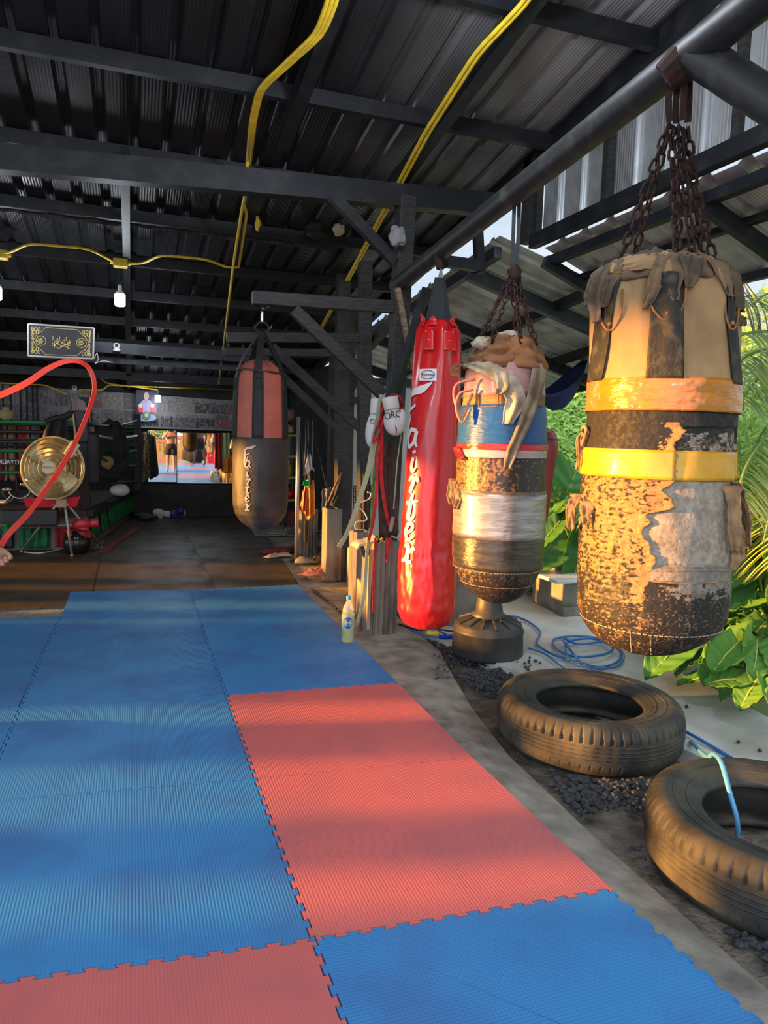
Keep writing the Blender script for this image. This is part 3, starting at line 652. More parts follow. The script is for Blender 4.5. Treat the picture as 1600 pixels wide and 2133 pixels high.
# black leather strips with pointed tan-edged tabs
m_tan = M('tan_leather_piping', (.36, .16, .06), .7, col2=(.2, .09, .03), ns=30)
def strip(s, x0a, x1a, ya, x0b, x1b, yb, off=.012):
    def f(u, v):
        y = ya+(yb-ya)*v; xl = x0a+(x0b-x0a)*v; xr = x1a+(x1b-x1a)*v; q = s.ph(xl+(xr-xl)*u, y); return s.p(q, z(y), off+max(0, pleat(q, z(y)))*.8)
    return MB().grid(f, 14, 30)
for (a, b, c_, d_, ya, yb) in ((1272, 1310, 1240, 1272, 600, 800), (1365, 1415, 1352, 1416, 600, 800), (1482, 1500, 1500, 1518, 600, 805)):
    strip(S1, a, b, ya, c_, d_, yb).build('leather_strip', m_leather, t1, smooth=True, sol=.003)
def vtab(s, cx, y0, w, y1, th=.016):
    mb = MB(); pts = [(cx-w/2, y0), (cx-w/2*.9, y0+(y1-y0)*.6), (cx-w*.18, y1-4), (cx, y1), (cx+w*.18, y1-4), (cx+w/2*.9, y0+(y1-y0)*.6), (cx+w/2, y0)]
    P = spl([s.p(s.ph(x, y), z(y), th) for x, y in pts], 5); mb.tube(P, .0035, 8)
    ce = s.p(s.ph(cx, y1-12), z(y1-12), th); mb.ell(ce, (.008, .008, .008), 8); return mb
for (cx, w, y0, y1) in ((1290, 44, 625, 702), (1388, 62, 610, 690), (1496, 26, 630, 702)):
    vtab(S1, cx, y0, w, y1).build('leather_tab', m_tan, t1, smooth=True)
# drooping canvas folds at the rim
def drape(s, pts, wtop, wbot, off=.02, seed=0, mat=None, name='canvas_flap', zfn=None, n=24, amp=.008):
    mb = MB(); zf = zfn or z; P = [(x, y) for x, y in pts]; nn = len(P)-1
    def f(u, v):
        k = min(nn-1, int(v*nn)); t = v*nn-k; x = P[k][0]+(P[k+1][0]-P[k][0])*t; y = P[k][1]+(P[k+1][1]-P[k][1])*t
        w = wtop+(wbot-wtop)*v; w *= 1-.35*sm(.85, 1, v)*abs(2*u-1)
        q = s.ph(x+(u-.5)*w, y); return s.p(q, zf(y)+.004*nz(u*6, v*6, seed), off+amp*(sin(u*9+seed)+nz(u*5+seed, v*5))*(.4+v*.6))
    mb.grid(f, 14, n); return mb.build(name, mat or m_canvas_d, s.t, smooth=True, sol=.003)
S1.t = t1
for i, a in enumerate([([(1275, 565), (1268, 600), (1262, 640), (1270, 682)], 44, 18), ([(1300, 575), (1290, 620), (1282, 655)], 30, 12), ([(1392, 560), (1375, 600), (1362, 640), (1352, 668)], 40, 14), ([(1408, 560), (1402, 600), (1395, 635), (1400, 655)], 36, 16), ([(1425, 565), (1428, 600), (1422, 630)], 40, 16), ([(1470, 568), (1480, 600), (1490, 640)], 44, 16), ([(1505, 580), (1510, 620), (1512, 660)], 30, 14), ([(1250, 575), (1247, 610), (1249, 640)], 24, 10)]):
    drape(S1, a[0], a[1], a[2], .022, i*1.7)
drape(S1, [(1340, 556), (1336, 575), (1335, 592)], 90, 84, .022, 9, mat=m_canvas)
# tapes
m_tape_o = M('glossy_ochre_tape', (.60, .20, .006), .26, col2=(.45, .16, .01), ns=9, stretch=(1, 1, 5), bump=.5, bs=22, bd=.010, coat=.5)
m_tape_y = M('yellow_tape', (.74, .38, .006), .42, col2=(.62, .28, .006), ns=8, bump=.25, bs=30, bd=.004, coat=.3)
S1.band(z(861), z(797), .010, wob=lambda q, zz: .0025*nz(q*6, zz*50)+.0018*nz(q*16, zz*90), na=220, nz_=14).build('ochre_tape_band', m_tape_o, t1, smooth=True)['label'] = 'shiny ochre tape band'
S1.band(z(992), z(936), .006, wob=lambda q, zz: .002*nz(q*4, zz*20)-(.008 if sin(q) > .22 and cos(q) > 0 else 0), na=240, nz_=8).build('yellow_tape_band', m_tape_y, t1, smooth=True)['label'] = 'flat yellow tape band'
def seam(s, py, mat, r=.0016, off=.002, dash=90, name='stitching'):
    mb = MB()
    for k in range(dash):
        q0 = -pi+2*pi*k/dash; mb.tube([s.p(q0, s.z(py), off), s.p(q0+2*pi/dash*.7, s.z(py), off)], r, 5)
    return mb.build(name, mat, s.t)
m_thread = M('pale_thread', (.45, .36, .22), .8)
seam(S1, 1288, m_thread)
mb = MB()
for px_ in (1321, 1357):
    P = [S1.p(S1.ph(px_, y), z(y), .002) for y in (1290, 1305, 1322, 1338)]; mb.tube(P, .002, 6)
mb.build('bottom_seam', m_thread, t1)
# torn hanging pieces
m_torn = M('torn_tan_suede', (.42, .24, .10), .9, col2=(.24, .14, .07), ns=20, bump=.5, bs=90, bd=.004)
def flap(s, x0, y0, x1, y1, out0, out1, name, mat, seed=0, n=10, jag=.25):
    """a torn sheet standing off the bag; out = how far it hangs away from the wall"""
    def f(u, v):
        x = x0+(x1-x0)*u+8*nz(v*5, seed)*jag*4; y = y0+(y1-y0)*v+10*nz(u*6, seed+4)*jag*2; q = s.ph(min(max(x, s_l), s_r), y)
        return s.p(q, s.z(y), out0+(out1-out0)*(v if jag >= 0 else 1)+.008*nz(u*4, v*4, seed))+s.rt*0
    s_l = x0; s_r = x1
    return MB().grid(f, n, n).build(name, mat, s.t, smooth=True, sol=.004)
def hang(s, anchor, dirs, w, mat, name='torn_strip', seed=0, wdir=None):
    """free hanging torn strip: anchor pixel on the surface, then offsets (right m, up m, toward viewer m)"""
    q = s.ph(*anchor); p0 = s.p(q, s.z(anchor[1]), .004); P = [p0]+[p0+s.rt*a+Vector((0, 0, b))+s.tc*c_ for a, b, c_ in dirs]
    P = spl(P, 6); n = len(P); wd = wdir or s.tc
    mb = MB(); mb.grid(lambda u, v: P[min(n-1, int(v*(n-1)+.5))]+(s.rt if wdir is None else wd)*(u-.5)*w*(1-.5*v)*(1+.5*nz(v*7, seed))+s.tc*.012*nz(u*4+seed, v*5), 8, n-1)
    return mb.build(name, mat, s.t, smooth=True, sol=.004)
hang(S1, (1218, 1035), [(-.010, -.02, .03), (-.02, -.05, .045), (-.015, -.11, .05)], .045, m_torn, seed=1)
hang(S1, (1240, 1045), [(0, -.03, .03), (-.008, -.07, .035)], .05, m_torn, seed=4)
hang(S1, (1212, 1045), [(-.012, -.01, .02), (-.012, -.06, .02)], .03, m_torn, seed=7)
hang(S1, (1508, 995), [(.02, -.04, -.01), (.045, -.12, -.02), (.05, -.19, -.02)], .07, m_torn, seed=2, wdir=S1.rt*.4+S1.tc)
hang(S1, (1500, 1000), [(.01, -.05, .02), (.02, -.14, .02), (.022, -.2, .0)], .05, m_torn, seed=5)
hang(S1, (1510, 1080), [(.02, -.05, 0), (.015, -.1, .0), (.0, -.14, .0)], .05, m_torn, seed=8)
hang(S1, (1232, 905), [(-.02, -.02, .01), (-.015, -.07, .02), (-.02, -.12, .01)], .02, m_torn, seed=3)
hang(S1, (1515, 668), [(.015, -.01, 0), (.02, -.03, 0)], .03, m_canvas_d, seed=12)
MB().tube(spl([S1.p(S1.ph(x, y), z(y), .012) for x, y in ((1222, 900), (1232, 893), (1240, 900), (1236, 915), (1228, 935), (1219, 950), (1216, 962))], 4), .006, 8).build('frayed_cord', m_torn, t1, smooth=True)
# ragged raised border of the big tear
P = [S1.p(S1.ph(x, 1184+3*nz(x*.1, 5)+(x-1360)*.03), z(1184), .001) for x in range(1362, 1506, 6)]
MB().tube(P, [.002+.004*abs(nz(i*.9, 4)) for i in range(len(P))], 7).build('ragged_edge', m_torn, t1, smooth=True)
# chains
top = gd(1413, 268, 2.25)
for i, (x, y, q) in enumerate(((1318, 565, -.9), (1352, 545, -2.4), (1398, 560, .3), (1412, 545, 2.8), (1425, 570, .6), (1455, 560, 1.4), (1440, 545, 2.2), (1330, 580, -.4))[:7]):
    anc = S1.c(z(570))+S1.R(z(570))*.86*(sin(q)*S1.rt+cos(q)*S1.tc)+Vector((0, 0, .0))
    chain(top+Vector((.012*(i-3), .01*(i % 3), .01)), anc, t1, .052, .032, .0048, .0, i)
hk = gd(1418, 150, 2.22)
for k, (dx, dd) in enumerate(((-.03, .01), (-.008, -.01), (.014, .01), (.03, -.01))):
    ribbon(MB(), [hk+S1.rt*dx*.8+S1.tc*dd+Vector((0, 0, .02)), hk+S1.rt*dx+S1.tc*dd+Vector((0, 0, -.08)), top+S1.rt*dx*.9+S1.tc*dd+Vector((0, 0, .02))], .02, S1.tc, .006).build('hanger_strap', m_rust, t1)
MB().box(hk+Vector((0, 0, .015)), (.07, .06, .09)).build('hanger_block', m_rust, t1, bev=.006)
MB().tube([hk+Vector((.0, 0, -.01)), hk+S1.rt*.12+Vector((0, 0, .04))], .007, 8).build('bolt', m_rust, t1)
# ================= taped bag
S2 = Surf([(706, 1030, 1075), (715, 1000, 1105), (730, 985, 1122), (750, 977, 1130), (780, 972, 1132), (830, 966, 1133), (880, 960, 1134), (930, 954, 1135), (980, 950, 1135), (1030, 948, 1134), (1080, 946, 1133), (1130, 944, 1131), (1160, 944, 1129), (1185, 947, 1125), (1205, 956, 1115), (1222, 968, 1103), (1237, 984, 1088), (1249, 1004, 1068), (1256, 1030, 1045)], 3.36)
t2 = thing('punching_bag', tuple(S2.c(S2.z0)), 'taped old punching bag with blue, silver and pink bands, hanging above the black base', 'punching bag'); S2.t = t2
z2 = S2.z
m_t_body = M('scuffed_dark_leather', (1, 1, 1), .38, vc=True, col2=(.75, .75, .75), ns=50, bump=.5, bs=80, bd=.006)
def tcol(q, zz):
    y = uncam(S2, q if cos(q) > 0 else pi-q, zz); x, y = y; a = q*.21; f = fbm(a*55, zz*80, 4, 5); g = fbm(a*20, zz*20, 9)
    c = (.035, .03, .024)
    if 955 < y < 1030 and f+.5*g > -.04+.5*sm(1010, 1090, x): c = lerp((.40, .18, .045), (.3, .14, .045), max(0, min(1, .5+g)))
    if 1150 < y < 1215 and f > .28+.3*sm(980, 1090, x): c = (.30, .17, .06)
    if 1100 < y and abs(fbm(q*5, zz*60, 2)) < .03: c = (.13, .11, .08)
    return c
S2.shell(S2.z0+.0005, z2(760), 200, 220, wob=lambda q, zz: .003*nz(q*5, zz*9)); uv2 = list(S2.uv)
S2.shell(S2.z0+.0005, z2(760), 200, 220, wob=lambda q, zz: .003*nz(q*5, zz*9)).build('leather_body', m_t_body, t2, smooth=True, colfn=lambda i, v: tcol(*uv2[i]))
def tapem(n, c, c2, r=.3, metal=0, coat=.3): return M(n, c, r, metal, col2=c2, ns=10, stretch=(1, 1, 6), bump=.45, bs=26, bd=.008, coat=coat)
m_pinkt = tapem('dusty_pink_tape', (.55, .24, .20), (.42, .27, .26)); m_bluet = tapem('glossy_blue_tape', (.008, .085, .30), (.015, .10, .28), .38, 0, .1)
m_silv = tapem('grey_duct_tape', (.45, .43, .40), (.30, .29, .27), .32, .5); m_redt = tapem('red_tape', (.75, .02, .015), (.55, .02, .02))
m_offw = tapem('pinkish_white_tape', (.55, .42, .40), (.42, .36, .34)); m_ochre = tapem('bare_tan_canvas', (.40, .22, .07), (.28, .14, .05), .8, 0, 0)
m_brown = tapem('brown_wax_tape', (.20, .16, .10), (.12, .09, .06), .3); m_film = M('clear_stretch_film', (.85, .85, .85), .12, alpha=.22, bump=.6, bs=40, bd=.01, spec=.8)
wr = lambda q, zz: .0018*nz(q*5, zz*60)+.0012*nz(q*13, zz*120)
for nm, m_, ya, yb, off, tl, lb in (('tape_band', m_pinkt, 828, 762, .006, .006, 'dusty pink tape band'), ('canvas_band', m_ochre, 852, 822, .004, .004, 'bare tan canvas band'), ('tape_band', m_bluet, 928, 846, .009, .003, 'blue tape band'), ('tape_band', m_redt, 936, 924, .011, .002, 'thin red tape band'), ('tape_band', m_offw, 952, 934, .007, .002, 'pinkish white tape band'),
        ('tape_band', m_brown, 1034, 1018, .006, 0, 'brown tape band'), ('tape_band', m_silv, 1114, 1024, .008, -.003, 'silver grey tape band'), ('tape_band', m_blkt if False else M('black_tape', (.035, .032, .025), .3, col2=(.07, .06, .04), ns=8, stretch=(1, 1, 6), bump=.4, bs=30, bd=.008, coat=.3), 1176, 1112, .006, -.003, 'black tape band')):
    S2.band(z2(ya), z2(yb), off, wob=wr, na=160, nz_=10, tilt=tl).build(nm, m_, t2, smooth=True)['label'] = lb
# crumpled brown canvas bundle at the top
def bundle(q0, w, y0, y1, mat, seed, out=.0, inner=.25):
    def f(u, v):
        a = q0+(u-.5)*w; zz = z2(y0)+(z2(y1)-z2(y0))*v; b = sin(pi*v)*.5+.5*sin(pi*u); rr = S2.R(z2(770))*(1-.42*v**1.5)-.01
        p = S2.c(z2(760)); p.z = zz; o = rr+.03*sin(pi*u)+.014*nz(u*3+seed, v*4)+.006*sin(v*16+2*sin(u*3)+seed); return p+o*(sin(a)*S2.rt+cos(a)*S2.tc)
    return MB().grid(f, 22, 26).build('canvas_fold', mat, t2, smooth=True, sol=.004)
m_rustc = M('rust_brown_canvas', (.32, .13, .045), .85, col2=(.17, .075, .035), ns=6, det=7, bump=.5, bs=60, bd=.008)
for k in range(7): bundle(-pi+2*pi*k/7+.2, .98, 772, 703, m_rustc, k*3.1)
MB().lathe([(z2(775), .17), (z2(735), .15), (z2(712), .11)], 24, (S2.c(z2(760)).x, S2.c(z2(760)).y, 0)).build('bundle_core', m_blackcloth if False else m_rustc, t2, smooth=True)
def lid2():
    c = S2.c(z2(765)); zc = z2(703)
    def f(u, v):
        q = 2*pi*u; r = S2.R(z2(770))*.62*(1-v*.97); return Vector((c.x, c.y, zc))+r*(sin(q)*S2.rt+cos(q)*S2.tc)+Vector((0, 0, .012*nz(cos(q)*4, sin(q)*4, v*4)))
    return MB().grid(f, 60, 8)
lid2().build('canvas_lid', m_rustc, t2, smooth=True)
m_whc = M('dirty_white_cloth', (.5, .42, .30), .85, col2=(.3, .24, .16), ns=14, bump=.4, bs=60, bd=.006)
def crum(name, c, d, mat, seed, parent, n=14, amp=.3):
    c = Vector(c); return MB().ell(c, d, n, fn=lambda v: v*(1+amp*nz(v.x/d[0]*1.6+seed, v.y/d[1]*1.6, v.z/d[2]*1.6)+amp*.5*nz(v.x/d[0]*4+seed, v.y/d[1]*4, v.z/d[2]*4))).build(name, mat, parent, smooth=True)
crum('cloth_wad', gd(1062, 706, 3.3), (.075, .05, .035), m_whc, 1, t2, 20); crum('cloth_wad', gd(1005, 716, 3.28), (.05, .04, .03), m_whc, 4, t2, 20)
z_ = z; z = z2
drape(S2, [(1000, 762), (1028, 780), (1058, 800), (1072, 838), (1056, 885)], 64, 26, .026, 3, m_whc, 'torn_tape_strip', z2)
drape(S2, [(1112, 772), (1102, 830), (1082, 890), (1064, 935), (1054, 972)], 26, 17, .024, 6, M('grimy_tape_strip', (.33, .24, .15), .7, col2=(.16, .11, .07), ns=12), 'torn_tape_strip', z2)
drape(S2, [(1045, 782), (1050, 812), (1042, 826)], 22, 20, .032, 7, m_whc, 'torn_tape_strip', z2)
hang(S2, (975, 760), [(-.03, .0, .02), (-.055, -.02, .02), (-.06, -.06, .02)], .07, m_rustc, 'torn_tape_strip', 9)
drape(S2, [(962, 934), (968, 948), (975, 958)], 13, 9, .022, 2, m_redt, 'torn_tape_strip', z2, 12)
hang(S2, (952, 1000), [(-.012, -.02, .02), (-.016, -.08, .03), (-.012, -.12, .03)], .05, m_torn, 'torn_leather_flap', 5)
hang(S2, (960, 1010), [(.0, -.03, .03), (.004, -.07, .045), (-.01, -.11, .03)], .04, m_torn, 'torn_leather_flap', 15)
pk = M('salmon_cord', (.62, .22, .13), .6)
for k, P in enumerate((((990, 790), (952, 800), (946, 830), (962, 868), (975, 842), (985, 820)), ((985, 812), (958, 820), (950, 850), (963, 880), (980, 852)))):
    MB().tube(spl([gd(x, y, 3.22-.01*k) for x, y in P], 6), .006, 8).build('cord_loop', pk, t2, smooth=True)
seam(S2, 1178, m_thread, .0014, .009); seam(S2, 1210, m_thread, .0014)
V2 = z2(812); mb = MB()
P = [S2.p(S2.ph(x, y), z2(y), .012) for x, y in ((1003, 825), (1003, 852), (1040, 850), (1040, 823))]; mb.tube(P, .003, 6)
mb.build('leather_tab', m_tan, t2)
top = gd(1072, 570, 3.36)
for i, (x, y) in enumerate(((-2.0, 0), (-1.2, 0), (-.45, 0), (.45, 0), (1.2, 0), (2.1, 0), (2.9, 0))):
    anc = S2.c(z2(760)); anc.z = z2(722 if i < 5 else 718); anc += S2.R(z2(770))*.86*(sin(x)*S2.rt+cos(x)*S2.tc)
    chain(top+Vector((.008*(i-3), 0, -.01)), anc, t2, .042, .026, .0038, 0, i*.7)
hk = gd(1077, 412, 3.36)
for dx in (-.011, .011): ribbon(MB(), [hk+S2.rt*dx, hk.lerp(top, .5)+S2.rt*dx*1.1, top+S2.rt*dx*.6], .018, S2.tc, .006).build('hanger_strap', m_blkstrap, t2)
MB().tube(spl([top+Vector((0, 0, .02)), top+S2.rt*.03+Vector((0, 0, -.03)), top+S2.rt*.04+Vector((0, 0, -.09)), top+S2.rt*.07+Vector((0, 0, -.14))], 6), .008, 8, flat=.4).build('strap_tail', m_blkstrap, t2, smooth=True)
crum('knot', top, (.035, .03, .04), m_rust, 3, t2, 10)
z = z_
# ================= red bag
S3 = Surf([(672, 880, 946), (690, 872, 958), (730, 867, 960), (790, 860, 960), (850, 855, 961), (920, 848, 958), (990, 843, 956), (1060, 838, 955), (1120, 834, 953), (1180, 829, 952), (1230, 827, 950), (1265, 828, 948), (1285, 833, 942), (1298, 842, 932), (1306, 858, 915), (1309, 880, 892)], 4.3)
t3 = thing('punching_bag', tuple(S3.c(S3.z0)), 'long glossy red bag with vertical white lettering, hanging beside the near post', 'punching bag'); S3.t = t3; z3 = S3.z
m_redv = M('red_vinyl', (.68, .008, .012), .33, col2=(.60, .012, .012), ns=3, bump=.18, bs=9, bd=.02, coat=.35)
def rw(q, zz):
    t = sm(z3(900), z3(680), zz); lo_ = sm(z3(1060), z3(1100), zz)*0; d = t*(.012*sin(q*4+1)+.008*sin(q*7))
    d += .010*nz(q*2.5, zz*9)*sm(z3(1000), z3(1120), zz if False else z3(1060)) if False else .004*nz(q*3, zz*6)
    if zz < z3(1080): d += .006*nz(q*5, zz*16)*sm(z3(1080), z3(1130), zz)
    return d
S3.shell(S3.z0+.0005, S3.z1, 110, 140, wob=rw).build('vinyl_body', m_redv, t3, smooth=True)
def lid3(s, zc, mat, dep=.05):
    c = s.c(zc)
    return MB().grid(lambda u, v: c+s.R(zc)*(1-v*.98)*(sin(2*pi*u)*s.rt+cos(2*pi*u)*s.tc)+Vector((0, 0, -dep*sin(v*1.5)+.012*sin(2*pi*u*5)*(1-v))), 60, 8).build('top_lid', mat, s.t, smooth=True)
lid3(S3, S3.z1, m_redv)
for q0, w, hh in ((-1.25, .7, .045), (-.3, .5, .02), (1.0, .5, .03), (2.4, .8, .03)):
    def f(u, v, q0=q0, w=w, hh=hh): q = q0+(u-.5)*w; return S3.p(q, S3.z1-.03+(.03+hh)*v*(.6+.4*sin(pi*u)), .006+.012*sin(pi*u)*v)
    MB().grid(f, 12, 8).build('collar_fold', m_redv, t3, smooth=True, sol=.006)
for x0, x1, y0, y1 in ((888, 906, 693, 736), (922, 944, 694, 736)):
    def f(u, v): return S3.p(S3.ph(x0+(x1-x0)*u, y0+(y1-y0)*v), z3(y0+(y1-y0)*v), .019)
    p_ = MB().grid(f, 6, 8).build('rivet_patch', m_redv, t3, smooth=True, sol=.004)
    for u, v in ((.2, .08), (.8, .08), (.5, .5), (.2, .92), (.8, .92)): MB().ell(f(u, v)+S3.tc*.003, (.006, .006, .006), 6).build('rivet', m_chrome, p_, smooth=True)
hk3 = gd(919, 560, 4.28)
for k, (a, b) in enumerate(((-.9, -.6), (-.35, -.1), (.25, .3), (.9, .75), (2.6, 0), (-2.6, 0))):
    anc = S3.c(S3.z1)+S3.R(S3.z1)*.86*(sin(a)*S3.rt+cos(a)*S3.tc)+Vector((0, 0, -.03))
    st = hk3+S3.rt*.006*(k-2.5)+Vector((0, 0, -.05))
    ribbon(MB(), [st, st.lerp(anc, .55), anc], .042 if abs(a) < 1 else .03, S3.tc+S3.rt*a*.3, .004).build('hanging_strap', m_blkstrap, t3)
    MB().tube([hk3+Vector((0, 0, .015)), st+Vector((0, 0, -.01))], .0035, 6).build('snap_ring', m_chrome, t3)
# white wing flourish and stacked script letters
m_let = M('cream_print', (.80, .72, .66), .5)
m_letg = M('grey_print', (.33, .31, .29), .55)
def strokes(s, cx, py, sc, off, glyph, mb, wscale=1):
    f = wrap(s, cx, py, sc, off)
    for st in glyph:
        pts = st[0]; ws = st[1]; P = spl([Vector((x, y, 0)) for x, y in pts], 6); n = len(P)
        vs = []
        for i, p in enumerate(P):
            t = (P[min(i+1, n-1)]-P[max(i-1, 0)]).normalized(); nn = Vector((-t.y, t.x, 0)); u = i/(n-1); w = ws[0]*(1-u)**1+ws[-1]*u if len(ws) < 3 else interp([(k/(len(ws)-1), ws[k]) for k in range(len(ws))], u)
            w *= wscale; a = p+nn*w/2; b = p-nn*w/2; vs += [f(a.x, a.y), f(b.x, b.y)]
        mb.add(vs, [(2*i, 2*i+1, 2*i+3, 2*i+2) for i in range(n-1)])
    return mb
GF = [([(40, -46), (22, -34), (-4, -28), (-16, -18)], [2, 12, 10, 7]), ([(-16, -18), (-14, 10), (-18, 38), (-13, 54), (-8, 36), (-2, 12)], [7, 8, 8, 7, 5, 3]), ([(-14, 4), (0, 0), (10, -6)], [6, 5, 3])]
GA = [([(10, -14), (-6, -16), (-14, 2), (-8, 16), (4, 8), (10, -14)], [6, 7, 7, 7, 5, 5]), ([(10, -14), (8, 6), (14, 16)], [7, 6, 3])]
GI = [([(2, -12), (-2, 6), (2, 16), (10, 8)], [6, 7, 6, 3]), ([(2, -26), (5, -21)], [7, 7])]
GRr = [([(-8, -6), (-2, -14), (4, -8), (-4, 16)], [4, 6, 7, 7]), ([(2, -4), (10, -14), (14, -6)], [4, 6, 5])]
GT = [([(4, -26), (-2, 4), (-4, 18), (4, 20), (10, 12)], [5, 8, 8, 6, 3]), ([(-12, -8), (2, -10), (16, -14)], [5, 6, 3])]
GE = [([(-6, 4), (6, -4), (6, -14), (-4, -12), (-10, 4), (-2, 16), (12, 8)], [5, 5, 6, 7, 7, 6, 3])]
GX = [([(-8, -12), (0, -14), (0, 12), (10, 12)], [4, 7, 7, 4]), ([(14, -12), (4, -4), (-6, 10), (-14, 14)], [5, 5, 6, 4])]
mb = MB()
for gph, cx, py, sc in ((GF, 862, 852, 1.0), (GA, 862, 914, .95), (GI, 862, 965, .9), (GRr, 861, 1008, .95), (GT, 858, 1055, 1.0), (GE, 856, 1102, .95), (GX, 852, 1148, 1.05)): strokes(S3, cx, py, sc*1.12, .007, gph, mb, 1.25)
mb.build('script_lettering', m_let, t3)['label'] = 'cream vertical script lettering'
mb = MB()
for gph, cx, py, sc in ((GF, 955, 880, .9), (GT, 952, 1070, .9)): strokes(S3, cx, py, sc, .007, [([(-6, 0), (-4, 10), (2, 18)], [6, 6, 4])] if gph is GT else [([(4, -20), (-4, 0), (-2, 30)], [8, 7, 4])], mb)
mb.build('side_print', m_let, t3)
# small oval label
def lab3(x, y): return S3.p(S3.ph(893+x, 785+y), z3(785+y), .0085)
MB().grid(lambda u, v: lab3((u-.5)*34, (v-.5)*24), 6, 6).build('white_label', m_white, t3, sol=.002)
mb = MB(); mb.tube([lab3(13*cos(a), 8.5*sin(a))+S3.tc*.003 for a in [pi/2+pi*i/16 for i in range(17)]], .0022, 5); mb.build('label_ring', m_redt, t3)
mb = MB(); mb.tube([lab3(13*cos(a), 8.5*sin(a))+S3.tc*.003 for a in [-pi/2+pi*i/16 for i in range(17)]], .0022, 5); mb.build('label_ring', M('navy_print', (.02, .03, .2), .5), t3)
text_mb('Fairtex', 8.5, lambda c_: lab3(c_.x, -c_.y)+S3.tc*.004, bold=True, extr=0).build('label_print', m_dark, t3)
MB().tube([S3.p(0, S3.z0+.02, .0), S3.p(0, S3.z0+.0, .0), S3.c(S3.z0)+Vector((0, 0, -.012))], .01, 6, flat=.4).build('bottom_ring', m_blkstrap, t3)
# ================= black and salmon bag
S4 = Surf([(752, 524, 560), (760, 508, 575), (772, 497, 590), (785, 491, 596), (830, 488, 599), (900, 486, 600), (960, 484, 601), (1020, 484, 601), (1050, 485, 600), (1070, 490, 596), (1085, 500, 586), (1096, 515, 570), (1103, 535, 552)], 4.95)
t4 = thing('punching_bag', tuple(S4.c(S4.z0)), 'black and salmon pink punching bag with grey vertical lettering, hanging from the timber bracket', 'punching bag'); S4.t = t4; z4 = S4.z
m_blkv = M('black_grained_vinyl', (.022, .020, .018), .5, spec=.35, col2=(.05, .045, .04), ns=4, bump=.5, bs=160, bd=.004)
m_salm = M('faded_salmon_canvas', (.48, .12, .075), .75, col2=(.36, .10, .07), ns=5, bump=.3, bs=60, bd=.004)
def bw(q, zz): return .003*nz(q*4, zz*7)+sm(z4(800), z4(760), zz)*.008*sin(q*8)
S4.shell(S4.z0+.0005, z4(912), 60, 100, wob=bw).build('vinyl_body', m_blkv, t4, smooth=True)
S4.shell(z4(912), S4.z1, 50, 120, wob=bw).build('canvas_top', m_salm, t4, smooth=True)
lid3(S4, S4.z1, m_salm, .01)
S4.band(z4(914), z4(911), .003, th=.002, nz_=1).build('hem', m_blkv, t4)
qs = [-2.6, -1.18, -.10, 1.05, 2.2]
for q0 in qs:
    def f(u, v): zz = z4(912)+(z4(770)-z4(912))*v; w = .036; return S4.p(q0+(u-.5)*w*2/S4.R(z4(850)), zz, .007+bw(q0, zz)+.001)
    MB().grid(f, 4, 16).build('vertical_strap', m_blkstrap, t4, smooth=True, sol=.004)
    P = [S4.p(q0+a, z4(y), .013) for a, y in ((-.09, 792), (.09, 792), (.09, 813), (-.09, 813))]
    MB().tube(P, .003, 6, closed=True).build('buckle', m_steel, t4)
MB().tube([S4.p(q, z4(776+4*sin(q)), .012) for q in [-pi+2*pi*i/48 for i in range(48)]], .006, 6, closed=True).build('top_band', M('brown_leather_band', (.06, .03, .022), .5), t4)
hk4 = gd(546, 694, 4.93)
for k, q0 in enumerate(qs):
    anc = S4.p(q0, z4(775), .014); sh = S4.c(z4(775)); mid = hk4.lerp(anc, .55)+(anc-sh)*.12
    ribbon(MB(), spl([hk4+(anc-sh)*.10, mid, anc], 5), .045, (anc-sh), .005).build('hanging_strap', m_blkstrap, t4)
MB().tube(spl([hk4+Vector((0, 0, .0)), hk4+S4.rt*.05+Vector((0, 0, .03)), hk4+Vector((0, 0, .08)), hk4-S4.rt*.05+Vector((0, 0, .03)), hk4], 5), .007, 8).build('hook_ring', m_steel, t4, smooth=True)
MB().tube(spl([hk4+Vector((0, 0, .07)), hk4+Vector((.0, 0, .13)), hk4+Vector((.004, 0, .18))], 4), .010, 8).build('swivel', m_chrome, t4, smooth=True)
ar4 = gy(546, 634, 3.05); MB().tube([ar4+Vector((-.06, 0, 0)), hk4+Vector((.004, 0, .15)), ar4+Vector((.06, 0, 0))], .008, 8).build('eye_hook', m_steel, t4)
mb = MB()
for gph, cx, py, sc in ((GF, 518, 945, .42), (GA, 518, 965, .42), (GI, 517, 984, .40), (GRr, 518, 1000, .42), (GT, 517, 1016, .42), (GE, 517, 1034, .42), (GX, 517, 1052, .46)): strokes(S4, cx, py, sc, .004, gph, mb, 1.1)
mb.build('script_lettering', m_letg, t4)['label'] = 'grey vertical script lettering'
# ================= teardrop red bag behind the taped bag + base
S5 = Surf([(892, 1128, 1140), (896, 1112, 1152), (905, 1102, 1160), (925, 1098, 1163), (945, 1098, 1161), (985, 1102, 1154), (1030, 1108, 1148), (1080, 1114, 1141), (1095, 1120, 1135)], 5.0)
t5 = thing('teardrop_bag', tuple(S5.c(S5.z0)), 'dark red teardrop bag partly hidden behind the taped bag, in front of the grass', 'punching bag'); S5.t = t5
S5.shell(S5.z0, S5.z1, 40, 60).build('bag_body', M('dark_red_vinyl', (.30, .02, .03), .35, col2=(.22, .03, .035), ns=8, bump=.3, bs=60, bd=.004), t5, smooth=True)
seam(S5, 915, m_dark, .004, .002, 30, 'black_lacing')
chain(S5.c(S5.z1), gd(1062, 600, 4.6), t5, .05, .03, .004)
bp_ = gz(1015, 1352, 0)
t6 = thing('weighted_stand', (bp_.x, bp_.y, -.03), 'round black plastic water-filled base with a ribbed neck, under the taped bag', 'base')
D6 = (bp_-CAM).dot(fw); k6 = D6/FPX
